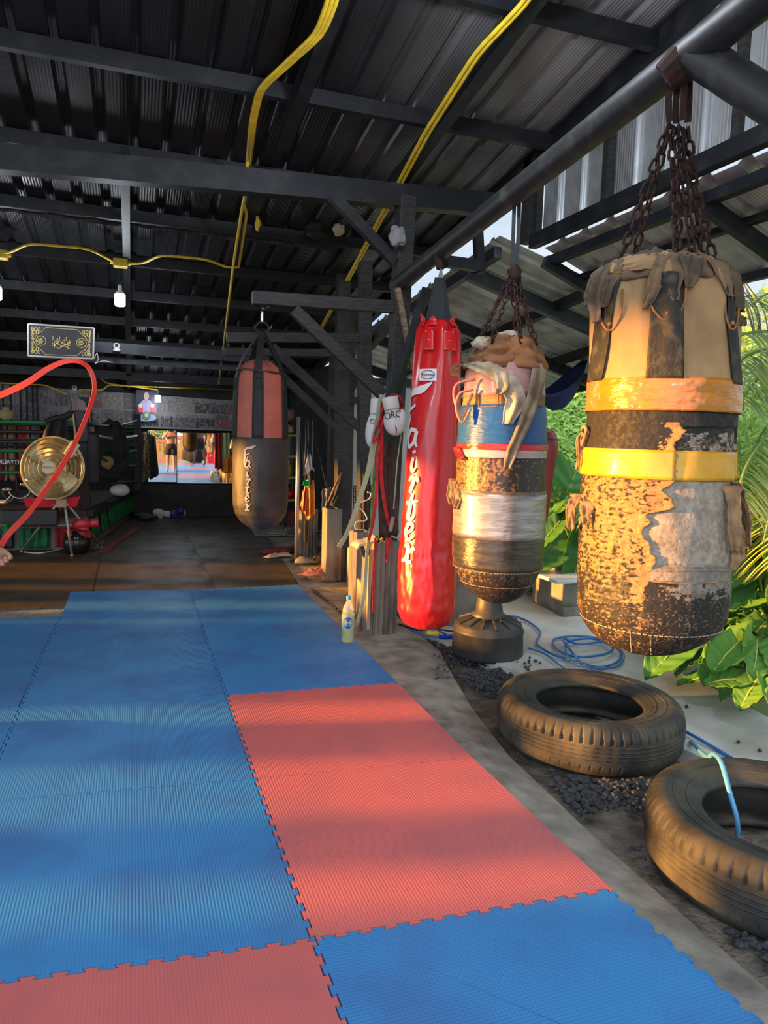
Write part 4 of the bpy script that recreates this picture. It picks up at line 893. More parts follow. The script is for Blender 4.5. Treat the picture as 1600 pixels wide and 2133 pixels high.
m_blkp = M('matt_black_plastic', (.035, .035, .035), .5, col2=(.06, .055, .05), ns=12, bump=.15, bs=80, bd=.003)
R6 = 74*k6; B6 = Vector((bp_.x, bp_.y, -.03))
MB().lathe([(0, R6*.96), (.02, R6), (.16, R6*.97), (.165, R6*.99), (.18, R6*.99), (.19, R6*.95), (.21, R6*.94), (.225, R6*.88), (.25, R6*.60), (.265, R6*.42), (.27, R6*.1)], 64, B6).build('tank', m_blkp, t6, smooth=True)
MB().lathe([(.255, R6*.44), (.275, R6*.5), (.29, R6*.40), (.38, R6*.34), (.46, R6*.33), (.46, .01)], 48, B6).build('neck', m_blkp, t6, smooth=True)
mb = MB()
for k in range(14):
    a = 2*pi*k/14; mb.beam(B6+Vector((cos(a)*R6*.5, sin(a)*R6*.5, .262)), B6+Vector((cos(a)*R6*.90, sin(a)*R6*.90, .222)), .016, .018)
mb.build('radial_ribs', m_blkp, t6, bev=.003)

# ------------------------------------------------------------------ pillar boxing, low wall, white wall
m_boxing = M('rusty_corrugated_cement', (.24, .205, .16), .8, col2=(.09, .07, .055), ns=7, det=8, lo=.42, hi=.65, stretch=(1, 1, .3), bump=.4, bs=40, bd=.006)
def corr_box(name, cx, cy, w, d, z0, z1, lab, pitch=.035, dep=.009, lean=0):
    P = []
    def side(a, b, nrm):
        a = Vector(a); b = Vector(b); L = (b-a).length; n = max(2, int(L/pitch))*6
        for i in range(n): u = i/n; P.append(a.lerp(b, u)+Vector(nrm)*dep*sin(2*pi*u*n/6))
    side((cx-w/2, cy-d/2), (cx+w/2, cy-d/2), (0, -1)); side((cx+w/2, cy-d/2), (cx+w/2, cy+d/2), (1, 0)); side((cx+w/2, cy+d/2), (cx-w/2, cy+d/2), (0, 1)); side((cx-w/2, cy+d/2), (cx-w/2, cy-d/2), (-1, 0))
    n = len(P); vs = []; Z = [z0+(z1-z0)*k/8 for k in range(9)]
    for k, zz in enumerate(Z):
        for i, p in enumerate(P): vs.append((p.x+lean*(zz-z0), p.y, zz+(.02*nz(i*.13, cx*7) if k == 8 else 0)))
    fs = [(k*n+i, k*n+(i+1) % n, (k+1)*n+(i+1) % n, (k+1)*n+i) for k in range(8) for i in range(n)]
    return tag(MB().add(vs, fs).build(name, m_boxing, sol=.006), lab, 'boxing', 'corrugated sheet boxings round the posts')
pb1 = gy(795, 1318, 3.02); ptop = gy(795, 1128, 3.02)
corr_box('corrugated_boxing', pb1.x+.0, 3.12, .20, .22, -.05, ptop.z, 'grey corrugated boxing round the thick near post, beside the red bag', lean=.02)
wood = MB(); 
for x0_, x1_, ya, yb in ((764, 775, 1145, 1312), (775, 783, 1130, 1245), (786, 790, 1205, 1250)):
    wood.bb(gy(x0_, yb, 3.0), Vector(gy(x1_, ya, 3.0))+Vector((0, .02, 0)))
tag(wood.build('broken_batten', M('pale_batten', (.42, .31, .17), .8, col2=(.4, .3, .17), ns=20), bev=.002), 'splintered pale batten nailed to the left of the near boxing', 'batten')
q = gy(752, 1245, 3.75); q2 = gy(750, 1108, 3.75)
corr_box('corrugated_boxing', q.x+.0, 3.82, .12, .16, -.05, q2.z, 'corrugated boxing round the second post, left of the near one', .03, .007)
q = gy(690, 1190, 4.9); q2 = gy(690, 1060, 4.9)
corr_box('corrugated_boxing', q.x+.02, 4.98, .15, .18, 0, q2.z, 'pitted concrete-grey boxing under the umbrella and stick', .05, .003)
q = gy(643, 1150, 6.4); q2 = gy(643, 1080, 6.4)
corr_box('corrugated_boxing', q.x, 6.5, .20, .2, -.02, q2.z+.1, 'corrugated boxing behind the hanging orange shorts', .04, .009)
m_plas = M('sand_plaster', (.42, .34, .20), .85, col2=(.27, .21, .13), ns=9, det=8, bump=.5, bs=30, bd=.01)
def lowwall(pts, zt, th, lab):
    mb = MB()
    for a, b in zip(pts, pts[1:]): mb.beam((a[0], a[1], zt/2-.05), (b[0], b[1], zt/2-.05), th, zt+.1)
    return tag(mb.build('kerb_wall', m_plas, bev=.012), lab, 'wall')
a1 = gz(733, 1252); a2 = gz(757, 1300)
lowwall([(1.36, 3.95), (1.24, 3.22)], .26, .08, 'low plastered kerb wall between the near post and the second post')
lowwall([(1.62, 5.05), (1.42, 3.98)], .34, .10, 'low plastered kerb wall between the second and third posts')
lowwall([(1.75, 6.4), (1.64, 5.1)], .42, .08, 'low plastered kerb wall behind the aluminium pole')
m_wh = M('white_painted_wall', (.62, .64, .60), .7, col2=(.5, .52, .48), ns=3)
struct(MB().bb((1.79, 5.6, 0), (2.75, 5.7, 1.98)).build('wall_right', m_wh))
struct(MB().bb((1.78, 5.55, 1.98), (2.8, 5.75, 2.06)).build('trim_1', m_black))
struct(MB().bb((1.66, 5.58, 0), (1.79, 5.68, 2.9)).build('wall_right', M('dark_brown_boards', (.035, .022, .017), .6, col2=(.06, .04, .03), ns=10, stretch=(6, 1, 1))))
# dark timber lattice screen panel high beside the third post
t = thing('lattice_screen', tuple(gy(740, 830, 5.5)), 'dark brown slatted screen high behind the second post', 'screen')
for k in range(9):
    a = gy(712+k*6, 768, 5.5); MB().beam(a, a+Vector((-.18, 0, -.36)), .012, .02).build('slat', m_orangewood if False else M('dark_slat%d' % k, (.05, .025, .018), .6), t)
MB().bb(gy(706, 838, 5.52), Vector(gy(762, 828, 5.52))+Vector((0, .03, 0))).build('rail', m_black, t)
# rusty mesh panel
pm = MB()
c0_ = gy(737, 1012, 4.5); c1_ = gy(775, 1075, 4.5)
for k in range(10): x = c0_.x+(c1_.x-c0_.x)*k/9; pm.beam((x, 4.5, c1_.z), (x, 4.5, c0_.z), .008, .004)
for k in range(12): zz = c1_.z+(c0_.z-c1_.z)*k/11; pm.beam((c0_.x, 4.5, zz), (c1_.x, 4.5, zz), .004, .008)
tag(pm.build('metal_mesh_panel', m_rust), 'brown perforated metal panel behind the green bands', 'panel')
# aluminium pole
a = gy(622, 868, 5.9); b = gy(616, 1157, 5.9)
tag(MB().tube([Vector((a.x, 5.9, 0)), a], .022, 16).build('aluminium_pole', M('aluminium', (.55, .5, .42), .35, .8), smooth=True), 'tall aluminium pole standing in front of the hanging clothes', 'pole')
# ------------------------------------------------------------------ gloves, bands, rope handle on the near post
def glove(name, c, w, h, roll, lab, cat='glove', mat=None, m3=None, group=None, fold=True, txt=None, cuffc=None):
    c = Vector(c); tcv = Vector((CAM.x-c.x, CAM.y-c.y, 0)).normalized(); rv = Vector((0, 0, 1)).cross(tcv)
    m3 = m3 or Matrix((rv, -tcv, Vector((0, 0, 1)))).transposed() @ Matrix.Rotation(roll, 3, 'Y'); mat = mat or m_gl
    t = thing(name, tuple(c), lab, cat, group)
    def sh(v):
        k = v.z/(h/2); s_ = 1.0-.16*sm(-.2, 1, k)+.06*sm(0, -1, k); return Vector((v.x*s_, v.y*s_, v.z))
    MB().ell(c, (w/2, w*.40, h/2), 20, m=m3, fn=sh).build('fist_pad', mat, t, smooth=True)
    MB().ell(c+m3 @ Vector((w*.36, -w*.20, h*.02)), (w*.17, w*.17, h*.30), 12, m=m3 @ Matrix.Rotation(.25, 3, 'Y')).build('thumb', mat, t, smooth=True)
    MB().lathe([(0, w*.33), (h*.05, w*.36), (h*.38, w*.39), (h*.42, w*.36), (h*.42, w*.30)], 28, c+m3 @ Vector((0, 0, h*.36)), m=m3).build('cuff', cuffc or mat, t, smooth=True)
    if txt: text_mb(txt, w*.46, lambda q: c+m3 @ Vector((q.x*.8, -w*.395-.003-(-.0*q.x)+.9*abs(q.x)**2/w*.6, h*.17+q.y)), extr=.001).build('glove_print', m_dark, t)
    if fold: MB().tube([c+m3 @ Vector((0, -w*.385, -h*.10)), c+m3 @ Vector((.004, -w*.34, -h*.28)), c+m3 @ Vector((0, -w*.2, -h*.44))], [.001, .005, .002], 6).build('fold_line', m_dark, t)
    return t
m_gl = M('white_glove_leather', (.66, .63, .60), .42, bump=.12, bs=60, bd=.004)
glove('boxing_glove', gy(821, 876, 2.80), .150, .21, -.22, 'white boxing glove with black print hanging in front of the near post', txt='ORO')
glove('boxing_glove', gy(777, 892, 2.98), .105, .27, .10, 'white boxing glove behind the red bands, left of its pair', txt='OR', cuffc=None)
def bandobj(name, pts, w, mat, lab, cat='band', nrm=None, th=.003, group=None, n=8):
    P = spl(pts, n); return tag(ribbon(MB(), P, w, nrm or (lambda u: (.25*sin(u*9), -1, .0)), th).build(name, mat, smooth=False), lab, cat, group)
m_gband = M('pale_green_webbing', (.36, .42, .24), .7); m_gband2 = M('olive_webbing', (.20, .26, .04), .7)
def gp(P, Y): return [gy(x, y, Y+(q_[0] if q_ else 0)) for x, y, *q_ in P]
bandobj('exercise_band', gp([(795, 822), (787, 870), (776, 930), (766, 985), (752, 1030), (735, 1080), (718, 1120), (706, 1140)], 2.9), .034, m_gband, 'long pale green band stretched from the near post down to the kerb wall')
bandobj('exercise_band', gp([(789, 915), (783, 960), (778, 1010), (775, 1060), (772, 1110)], 3.0), .025, m_gband2, 'wavy olive green band hanging behind the red bands', nrm=lambda u: (.8*sin(u*30), -1, 0))
bandobj('exercise_band', gp([(772, 1100), (764, 1160), (760, 1230), (752, 1270), (745, 1298)], 2.92), .026, m_gband, 'lower end of a green band trailing to the ground by the bottle')
for k, (P, lab) in enumerate(((((797, 830), (792, 900), (786, 960), (784, 1030), (777, 1090), (768, 1125)), 'red hand wrap hanging left of its twin on the near post'), (((797, 850), (795, 930), (795, 1000), (803, 1060), (811, 1095)), 'red hand wrap that flares right towards the rope handle'), (((782, 1120), (779, 1180), (778, 1240), (777, 1275)), 'thin red cord end hanging down the splintered batten'))):
    bandobj('hand_wrap', gp(P, 2.88+.02*k), (.022, .026, .016)[k], m_redcloth, lab, 'hand wrap')
m_redknit = M('red_webbing_bundle', (.55, .02, .02), .75, col2=(.15, .008, .01), ns=26, lo=.5, hi=.6)
t = thing('hand_wrap_bundle', tuple(gy(825, 850, 2.9)), 'tangled bundle of red hand wraps tied round the near post above the gloves', 'hand wraps')
for k, P in enumerate((((800, 835), (815, 822), (832, 826), (838, 848), (842, 872)), ((803, 842), (818, 850), (830, 845), (836, 830)), ((800, 838), (792, 870), (782, 900), (778, 922), (790, 905), (797, 875)), ((806, 846), (798, 880), (793, 910), (786, 925)), ((830, 838), (836, 860), (838, 885)), ((805, 830), (812, 842), (826, 856), (836, 850)))):
    MB().tube(spl([gy(x, y, 2.88-.012*(k % 3)) for x, y in P], 6), .013, 8, flat=.5).build('wrap_loop', m_redknit, t, smooth=True)
bandobj('jump_rope', gp([(836, 905), (828, 960), (824, 1010), (820, 1060)], 2.9), .009, m_gband, 'thin pale green jump rope cord hanging from the white glove', 'cord')
a = gy(819, 1076, 2.88); b = gy(813, 1107, 2.88)
tag(MB().tube([a, a.lerp(b, .1), b.lerp(a, .1), b], [.010, .014, .014, .011], 14).build('rope_handle', M('weathered_wood_handle', (.36, .27, .2), .7), smooth=True), 'worn wooden jump rope handle hanging over the near boxing', 'handle')
m_wpipe = M('white_hose', (.62, .60, .56), .45)
m_brcloth = M('dark_brown_cloth', (.045, .022, .018), .8, col2=(.08, .045, .035), ns=12)
for P, lab in ((((795, 1020), (808, 1032), (822, 1042), (822, 1044)), 'thin white edging of a dark strap on the near post, upper one'), (((822, 1060), (808, 1062), (803, 1080), (806, 1096), (820, 1100), (833, 1106), (826, 1120), (806, 1112), (793, 1124)), 'white curly hose loops on top of the near boxing'), (((740, 1062), (752, 1060), (763, 1075), (762, 1084), (742, 1088), (742, 1102), (760, 1104), (768, 1112)), 'white hose loops on top of the second boxing'), (((765, 1025), (773, 1028), (768, 1040), (752, 1046)), 'white metal bracket piece over the perforated panel')):
    tag(MB().tube(spl(gp(P, 3.02 if P[0][0] > 780 else 3.8), 6), .006, 8).build('white_hose', m_wpipe, smooth=True), lab, 'hose')
# dark brown shorts hanging on the near post
def cloth_panel(name, quad, Y, mat, lab, cat='cloth', amp=.02, fr=3, seed=0, sol=.004, group=None, n=16, hgt=None):
    (x0_, y0_), (x1_, y1_), (x2_, y2_), (x3_, y3_) = quad
    def f(u, v):
        x = (x0_+(x1_-x0_)*u)*(1-v)+(x3_+(x2_-x3_)*u)*v; y = (y0_+(y1_-y0_)*u)*(1-v)+(y3_+(y2_-y3_)*u)*v
        p = gy(x, y, Y); return p+Vector((.3*amp*nz(u*3, v*3, seed), amp*(sin(u*fr*2*pi+seed)+.6*nz(u*4+seed, v*3)), 0))
    return tag(MB().grid(f, n, n).build(name, mat, smooth=True, sol=sol), lab, cat, group)
cloth_panel('dark_shorts', ((786, 925), (826, 925), (830, 1112), (790, 1122)), 2.98, m_brcloth, 'dark brown shorts hanging down the near post behind the red wraps', 'shorts', .012, 2)
cloth_panel('red_cloth_tail', ((803, 1120), (816, 1120), (806, 1172), (803, 1172)), 2.90, m_redcloth, 'red cloth tail hanging over the front of the near boxing', 'cloth', .006, 1)
cloth_panel('grey_strap_cloth', ((752, 990), (766, 985), (768, 1105), (752, 1105)), 3.85, M('brown_net', (.07, .035, .025), .8), 'brown net bag hanging in front of the second post', 'bag', .01, 2)
t = thing('sandal', tuple(gy(757, 1132, 3.0)), 'cream-soled sandal hanging sideways between the two boxings', 'sandal')
P = spl(gp([(738, 1140), (745, 1132), (765, 1128), (782, 1120)], 2.98), 6)
ribbon(MB(), P, .075, (0, -.3, 1), .018).build('sole', M('cream_foam', (.55, .47, .32), .7), t, smooth=False)
ribbon(MB(), spl(gp([(752, 1131), (762, 1160), (770, 1125)], 2.98), 6), .03, (0, -1, .2), .004).build('strap', m_brcloth, t)
# ------------------------------------------------------------------ clothes at the back right
m_or = M('orange_satin', (.75, .26, .02), .4, col2=(.6, .14, .01), ns=5, bump=.3, bs=12, bd=.02)
cloth_panel('orange_shorts', ((640, 1003), (655, 1000), (658, 1068), (640, 1085)), 5.6, m_or, 'shiny orange and gold shorts hanging by the aluminium pole', 'shorts', .02, 2, 1)
cloth_panel('orange_shorts', ((634, 1010), (642, 1003), (640, 1080), (628, 1060)), 5.62, M('vermilion_satin', (.75, .12, .03), .4), 'vermilion leg of satin shorts left of the gold shorts', 'shorts', .02, 2, 3)
cloth_panel('magenta_shorts', ((632, 1022), (640, 1015), (632, 1045), (625, 1058)), 5.66, M('magenta_satin', (.28, .01, .06), .45), 'dark magenta shorts at the left of the hanging clothes', 'shorts', .015, 1, 2)
cloth_panel('green_shorts', ((632, 1002), (643, 998), (645, 1018), (630, 1010)), 5.58, M('green_satin', (.01, .30, .10), .4), 'small green cloth above the orange shorts', 'cloth', .015, 1, 5)
cloth_panel('white_shirt', ((640, 948), (646, 945), (652, 985), (632, 990)), 5.8, m_white, 'greyish white shirt hanging above the green cloth', 'shirt', .015, 2, 4)
cloth_panel('grey_jacket', ((672, 1020), (690, 1015), (684, 1050), (670, 1065)), 5.2, M('grey_cloth', (.16, .17, .18), .8), 'dark grey cloth hanging right of the aluminium pole', 'cloth', .02, 1.5, 6)
cloth_panel('black_shirt', ((641, 985), (654, 975), (656, 1005), (642, 1010)), 5.62, m_blackcloth, 'black top hanging behind the orange shorts', 'shirt', .02, 1.5, 8)
cloth_panel('black_glove_pair', ((634, 1085), (643, 1085), (640, 1130), (633, 1128)), 5.6, m_blackcloth, 'black strip of cloth hanging below the orange shorts', 'cloth', .008, 1, 9)
for k, x in enumerate((636, 641, 651)):
    tag(MB().tube(spl(gp([(x, 872), (x+1, 910), (x-1, 950), (x-3, 985)], 6.0), 4), .014, 8, flat=.4).build('hanging_strap', M('grey_strap%d' % k, (.20, .21, .24), .5)), '%s grey strap hanging behind the aluminium pole' % ['left', 'middle', 'right'][k], 'strap')
t = thing('umbrella', tuple(gy(700, 1060, 4.8)), 'folded black umbrella with brown stick leaning on the third post', 'umbrella')
MB().tube(gp([(712, 985), (699, 1010), (684, 1046)], 4.78), .012, 8).build('stick', M('brown_stick', (.18, .075, .05), .5), t, smooth=True)
MB().tube(gp([(713, 990), (704, 1030), (694, 1052), (706, 1056)], 4.8), [.015, .05, .06, .02], 10, flat=.6).build('black_canopy', m_blackcloth, t, smooth=True)
t = thing('clothes_rail', tuple(gy(628, 870, 5.95)), 'dark rail with cords from which straps and clothes hang beside the aluminium pole', 'rail')
ra, rb2 = gy(626, 872, 5.95), gy(705, 876, 5.95); MB().tube([ra, rb2], .014, 8).build('rail_bar', m_steel, t)
for x, yt, Y in ((648, 1002, 5.6), (638, 1004, 5.62), (636, 1016, 5.66), (649, 946, 5.8), (681, 1017, 5.2), (648, 980, 5.62), (637, 1000, 5.58)):
    a_ = gy(x, yt, Y); MB().tube([Vector((a_.x, 5.95, ra.z)), a_], .004, 5).build('cord', m_blkstrap, t)
# yellow steel shelf with a few items
ys_ = 8.3; t = thing('steel_shelf', tuple(gy(612, 1100, ys_)), 'narrow yellow-edged steel shelf against the back wall right of the black and salmon bag', 'shelf')
m_yshelf = M('yellow_shelf_paint', (.42, .26, .04), .5)
xl, xr = gy(596, 1000, ys_).x, gy(622, 1000, ys_).x
for yy in (907, 951, 995, 1042): zz = gy(610, yy, ys_).z; MB().bb((xl, ys_, zz-.015), (xr, ys_+.35, zz+.015)).build('shelf_board', m_yshelf, t)
for x in (xl, xr):
    for y in (ys_, ys_+.35): MB().bb((x-.015, y-.015, 0), (x+.015, y+.015, gy(610, 880, ys_).z)).build('upright', m_steel, t)
def zs(yy): return gy(610, yy, ys_).z+.015
def bottle(p, r, h, mat, capm, lab, capc=None):
    p = Vector(p); t = thing('bottle', tuple(p), lab, 'bottle'); MB().lathe([(0, r*.85), (.004, r), (h*.65, r), (h*.8, r*.6), (h*.86, r*.35), (h*.9, r*.35)], 16, p).build('flask', mat, t, smooth=True)
    MB().lathe([(h*.88, r*.4), (h, r*.4)], 12, p).build('cap', capm, t); return t
bottle((gy(603, 1000, ys_).x, ys_+.1, zs(995)), .05, .22, M('yellow_plastic', (.5, .42, .08), .4), m_white, 'yellow bottle on the second shelf board from the bottom')
crum('red_helmet', (gy(607, 1030, ys_).x, ys_+.12, zs(1042)+.07), (.09, .09, .075), M('red_plastic', (.5, .01, .01), .35), 1, None, 14, .1).name
tag(bpy.data.objects['red_helmet'], 'round red bundle on the lowest shelf board', 'bundle')
tag(crum('cream_pad', (gy(600, 900, ys_).x, ys_+.12, zs(907)+.07), (.11, .09, .07), M('cream_leather', (.55, .48, .36), .6), 3, None, 14, .2), 'cream leather pad on the top shelf board', 'pad')
tag(crum('brown_pad', (gy(606, 872, ys_).x, ys_+.12, zs(907)+.28), (.10, .09, .09), M('brown_leather', (.2, .11, .07), .6), 5, None, 14, .2), 'brown pad stacked above the cream pad on the shelf', 'pad')
tag(MB().bb((xl+.03, ys_+.03, .02), (xr-.02, ys_+.3, .30)).build('red_crate', M('dark_red_crate', (.16, .01, .01), .5), bev=.01), 'dark red box on the floor under the shelf', 'box')
# ------------------------------------------------------------------ things on the floor at the back right
def heap(name, px_, py_, w, d, h, mats, lab, cat='clothes', seed=0, n=7):
    c = gz(px_, py_); t = thing(name, (c.x, c.y, 0), lab, cat); rr = random.Random(seed)
    for k in range(n):
        a = rr.uniform(0, 6.28); r = rr.uniform(0, .75); cx, cy = c.x+cos(a)*r*w/2, c.y+sin(a)*r*d/2; L = rr.uniform(.35, .6)
        def f(u, v, k=k, cx=cx, cy=cy, L=L, a=a):
            x = (u-.5)*w*L*1.6; y = (v-.5)*d*L; ed = (1-abs(2*u-1)**3)*(1-abs(2*v-1)**3)
            return (cx+x*cos(a)-y*sin(a), cy+x*sin(a)*.6+y*cos(a), .004+.004*k+ed*h*.55*(.35+1.1*abs(nz(u*6+k, v*6, seed))+.8*abs(nz(u*15, v*15, k))))
        MB().grid(f, 20, 20).build('garment', mats[k % len(mats)], t, smooth=True, sol=.004)
    return t
m_grn = M('olive_cloth', (.30, .27, .18), .9, col2=(.12, .11, .08), ns=14); m_pk = M('faded_pink_cloth', (.42, .16, .13), .9, col2=(.22, .06, .06), ns=12); m_mar = M('maroon_cloth', (.22, .025, .035), .85, col2=(.1, .012, .02), ns=10)
m_navy = M('navy_cloth', (.03, .03, .05), .9); m_cream = M('cream_cloth', (.5, .42, .3), .9)
heap('clothes_heap', 600, 1108, .7, .8, .12, [m_grn], 'heap of olive grey laundry on the pale cloth at the back', seed=1)
heap('maroon_towel', 596, 1148, .8, .5, .07, [m_mar], 'crumpled maroon towel on the floor in front of the olive heap', 'towel', 2, 4)
heap('cream_cloth', 575, 1160, .30, .25, .06, [m_cream], 'cream crumpled cloth left of the shoes', 'cloth', 3, 3)
heap('clothes_heap', 685, 1197, .46, .6, .12, [m_pk, m_navy, m_pk, m_mar, m_cream], 'heap of pink and navy clothes nearest the kerb wall', seed=4, n=9)
tag(MB().grid(lambda u, v: (1.15+.55*u+.12*v, 8.0+2*v, .003+.006*nz(u*5, v*5)), 12, 20).build('floor_cloth', M('pale_sheet', (.28, .27, .24), .9), smooth=True, sol=.004), 'pale sheet spread on the floor under the olive laundry', 'sheet')
def shoe(px_, py_, rot, mat, lab, L=.26):
    c = gz(px_, py_); t = thing('shoe', (c.x, c.y, 0), lab, 'shoe', 'shoes on the floor'); m = Matrix.Rotation(rot, 3, 'Z'); c = Vector((c.x, c.y, 0))
    MB().ell(c+Vector((0, 0, .012)), (L/2, L*.18, .014), 12, m=m, fn=lambda v: Vector((v.x, v.y*(1-.2*(v.x > 0)), v.z))).build('sole', m_rubber, t, smooth=True)
    MB().ell(c+Vector((0, 0, .03)), (L/2*.95, L*.165, .055), 16, m=m, fn=lambda v: Vector((v.x, v.y, max(-.01, v.z)*(1.25-.9*sm(-.05, .11, v.x))))).build('upper', mat, t, smooth=True); return t
m_shb = M('dark_brown_leather', (.07, .05, .035), .5)
shoe(622, 1168, .5, m_shb, 'dark shoe at the left of the row, next to the cream cloth'); shoe(637, 1176, -.3, M('grey_shoe', (.16, .14, .11), .6), 'greyish shoe in the middle of the row'); shoe(660, 1172, 1.2, m_shb, 'dark brown shoe tipped towards the kerb wall', .3); shoe(672, 1162, .9, m_shb, 'darkest shoe farthest back against the kerb wall')
# water bottle on the mat
pbt = gz(724, 1337); tb = thing('water_bottle', (pbt.x, pbt.y, 0), 'clear plastic water bottle with blue cap standing on the mat edge', 'bottle')
m_wat = M('yellowish_water_plastic', (.62, .72, .25), .08, alpha=.42, spec=.9); m_wat2 = M('clear_bottle_plastic', (.85, .92, .9), .06, alpha=.30, spec=1)
k = (pbt-CAM).dot(fw)/FPX; H = 98*k; r = 13.2*k; B = Vector((pbt.x, pbt.y, .001))
MB().lathe([(0, r*.8), (.006, r*.97)]+[(H*(.03+.55*i/24), r*(1-.035*(i % 3 == 0))) for i in range(25)]+[(H*.66, r*.9)], 28, B).build('filled_part', m_wat, tb, smooth=True)
MB().lathe([(H*.66, r*.9), (H*.72, r*.86), (H*.80, r*.62), (H*.86, r*.36), (H*.90, r*.30), (H*.93, r*.30)], 28, B, cap=False).build('shoulder', m_wat2, tb, smooth=True)
MB().lathe([(H*.915, r*.36), (H*.995, r*.36), (H, r*.3)], 24, B).build('cap', M('light_blue_cap', (.08, .45, .72), .35), tb)
MB().lathe([(H*.30, r*1.015), (H*.60, r*1.015)], 28, B, cap=False).build('label_film', M('pale_label', (.55, .68, .5), .35, alpha=.55), tb, smooth=True)
tcb = Vector((CAM.x-B.x, CAM.y-B.y, 0)).normalized(); rb_ = Vector((0, 0, 1)).cross(tcb)
def bs_(x, zz, o=1.03): q = x/r; return B+r*o*(sin(q)*rb_+cos(q)*tcb)+Vector((0, 0, zz))
MB().add([bs_(0, H*.44)]+[bs_(r*.75*cos(a), H*.44+r*.95*sin(a)) for a in [2*pi*i/24 for i in range(24)]], [(0, i+1, (i+1) % 24+1) for i in range(24)]).build('round_badge', M('badge_blue', (.01, .13, .45), .4), tb)
text_mb('CRYSTAL', r*.42, lambda c_: bs_(c_.x*.8, H*.44+c_.y, 1.05), extr=0).build('badge_print', m_white, tb)
# ------------------------------------------------------------------ boxing ring
m_canv = M('ring_canvas_grey', (.13, .12, .11), .7, col2=(.22, .19, .16), ns=3); m_skirtg = M('green_ring_skirt', (.006, .20, .055), .7, col2=(.004, .09, .03), ns=14, stretch=(3, 3, .5), bump=.4, bs=20); m_skirtr = M('red_ring_skirt', (.38, .01, .02), .75, col2=(.2, .008, .012), ns=10)
tr = thing('boxing_ring', (-3, 8.7, 0), 'low boxing ring with green and black ropes at the far left', 'boxing ring')
rz = .46; cA = Vector((-.97, 7.25, 0)); cB = Vector((-.50, 10.35, 0)); cC = Vector((-6.3, 7.6, 0)); cD = Vector((-6.0, 10.45, 0))
n_ = 4; vs = [(p.x, p.y, zz) for zz in (0, rz) for p in (cA, cB, cD, cC)]
MB().add(vs, [(3, 2, 1, 0), (4, 5, 6, 7), (0, 1, 5, 4), (1, 2, 6, 5), (2, 3, 7, 6), (3, 0, 4, 7)]).build('platform', m_canv, tr)
def skirt(a, b, cols, zt, zb, nm, n=24, out=.03):
    a = Vector(a); b = Vector(b); d = (b-a); nr = Vector((d.y, -d.x, 0)).normalized()
    for i, m_ in enumerate(cols):
        u0_, u1_ = i/len(cols)+.006, (i+1)/len(cols)-.006
        MB().grid(lambda u, v: tuple(a.lerp(b, u0_+(u1_-u0_)*u)+nr*(out+.012*sin(u*24+i)+.02*v)+Vector((0, 0, zt+(zb-zt)*v+.015*nz(u*6, i)*v))), n, 6).build(nm, m_, tr, smooth=True, sol=.004)
skirt(cA, cB, [m_skirtg]*6, rz-.09, .12, 'green_skirt_panel'); skirt(cC, cA, [m_skirtg, m_black]*6+[m_skirtg, m_skirtr], rz-.20, .03, 'skirt_panel')
MB().beam(cA+Vector((.02, 0, rz-.03)), cB+Vector((.02, 0, rz-.03)), .09, .07).build('edge_frame', m_black, tr); MB().beam(cC+Vector((0, -.02, rz-.03)), cA+Vector((0, -.02, rz-.03)), .09, .07).build('edge_frame', m_black, tr)
MB().tube([cC+Vector((0, -.09, rz-.16)), cA+Vector((0, -.09, rz-.16))], .008, 6).build('edge_wire', m_wpipe, tr)
pA = gy(178, 1060, 7.4); pB = gy(287, 1010, 10.1); pC = Vector((-6.1, 7.7, 0)); pD = Vector((-5.9, 10.2, 0))
tA, tB = gy(180, 828, 7.4).z, gy(284, 862, 10.1).z
for p, zt, w in ((pA, tA, .11), (pB, tB, .11), (pC, 1.75, .11), (pD, 1.75, .11)): MB().bb((p.x-w/2, p.y-w/2, rz), (p.x+w/2, p.y+w/2, zt)).build('corner_post', m_dark, tr, bev=.01)
m_ropeg = M('green_rope', (.01, .17, .04), .5); m_ropek = M('black_rope', (.02, .02, .022), .5)
for i, (zz, m_) in enumerate(((gy(50, 880, 7.4).z, m_ropeg), (gy(50, 900, 7.4).z, m_ropek), (gy(50, 922, 7.4).z, m_ropek), (gy(50, 940, 7.4).z, m_ropeg), (gy(50, 985, 7.4).z, m_ropeg))):
    MB().tube(spl([(pC.x, pC.y, zz), (-3.3, 7.52, zz-.01), (pA.x, pA.y-.02, zz+.01)], 8), .021, 10).build('rope', m_, tr, smooth=True)
    MB().tube(spl([(pC.x, pD.y, zz), (-3, 10.2, zz-.03), (pB.x, pB.y, zz)], 8), .020, 8).build('rope', m_ropek if i % 2 else m_ropeg, tr, smooth=True)
    z2_ = rz+(tB-.1-rz)*(1-i/4.6); MB().tube(spl([(pA.x+.03, pA.y, zz), ((pA.x+pB.x)/2+.02, (pA.y+pB.y)/2, (zz+z2_)/2-.05), (pB.x, pB.y, z2_)], 8), .018, 8).build('rope', [m_ropek, m_white, m_ropeg, m_ropeg, m_ropek][i], tr, smooth=True)
for x in (-1.5, -1.75, -2.3, -2.9): MB().beam((x, 7.49, rz+.2), (x, 7.49, gy(50, 878, 7.4).z), .02, .02).build('rope_spacer', m_blkstrap, tr)
zb_ = gy(30, 963, 7.4).z
MB().bb((-6, 7.46, zb_-.035), (-1.25, 7.48, zb_+.035)).build('logo_strap', m_dark, tr)
text_mb('MUAYTHAI', .062, lambda c_: Vector((gy(26, 963, 7.45).x+c_.x, 7.452+c_.z*0, zb_+c_.y)), extr=0, bold=True).build('strap_print', m_white, tr)
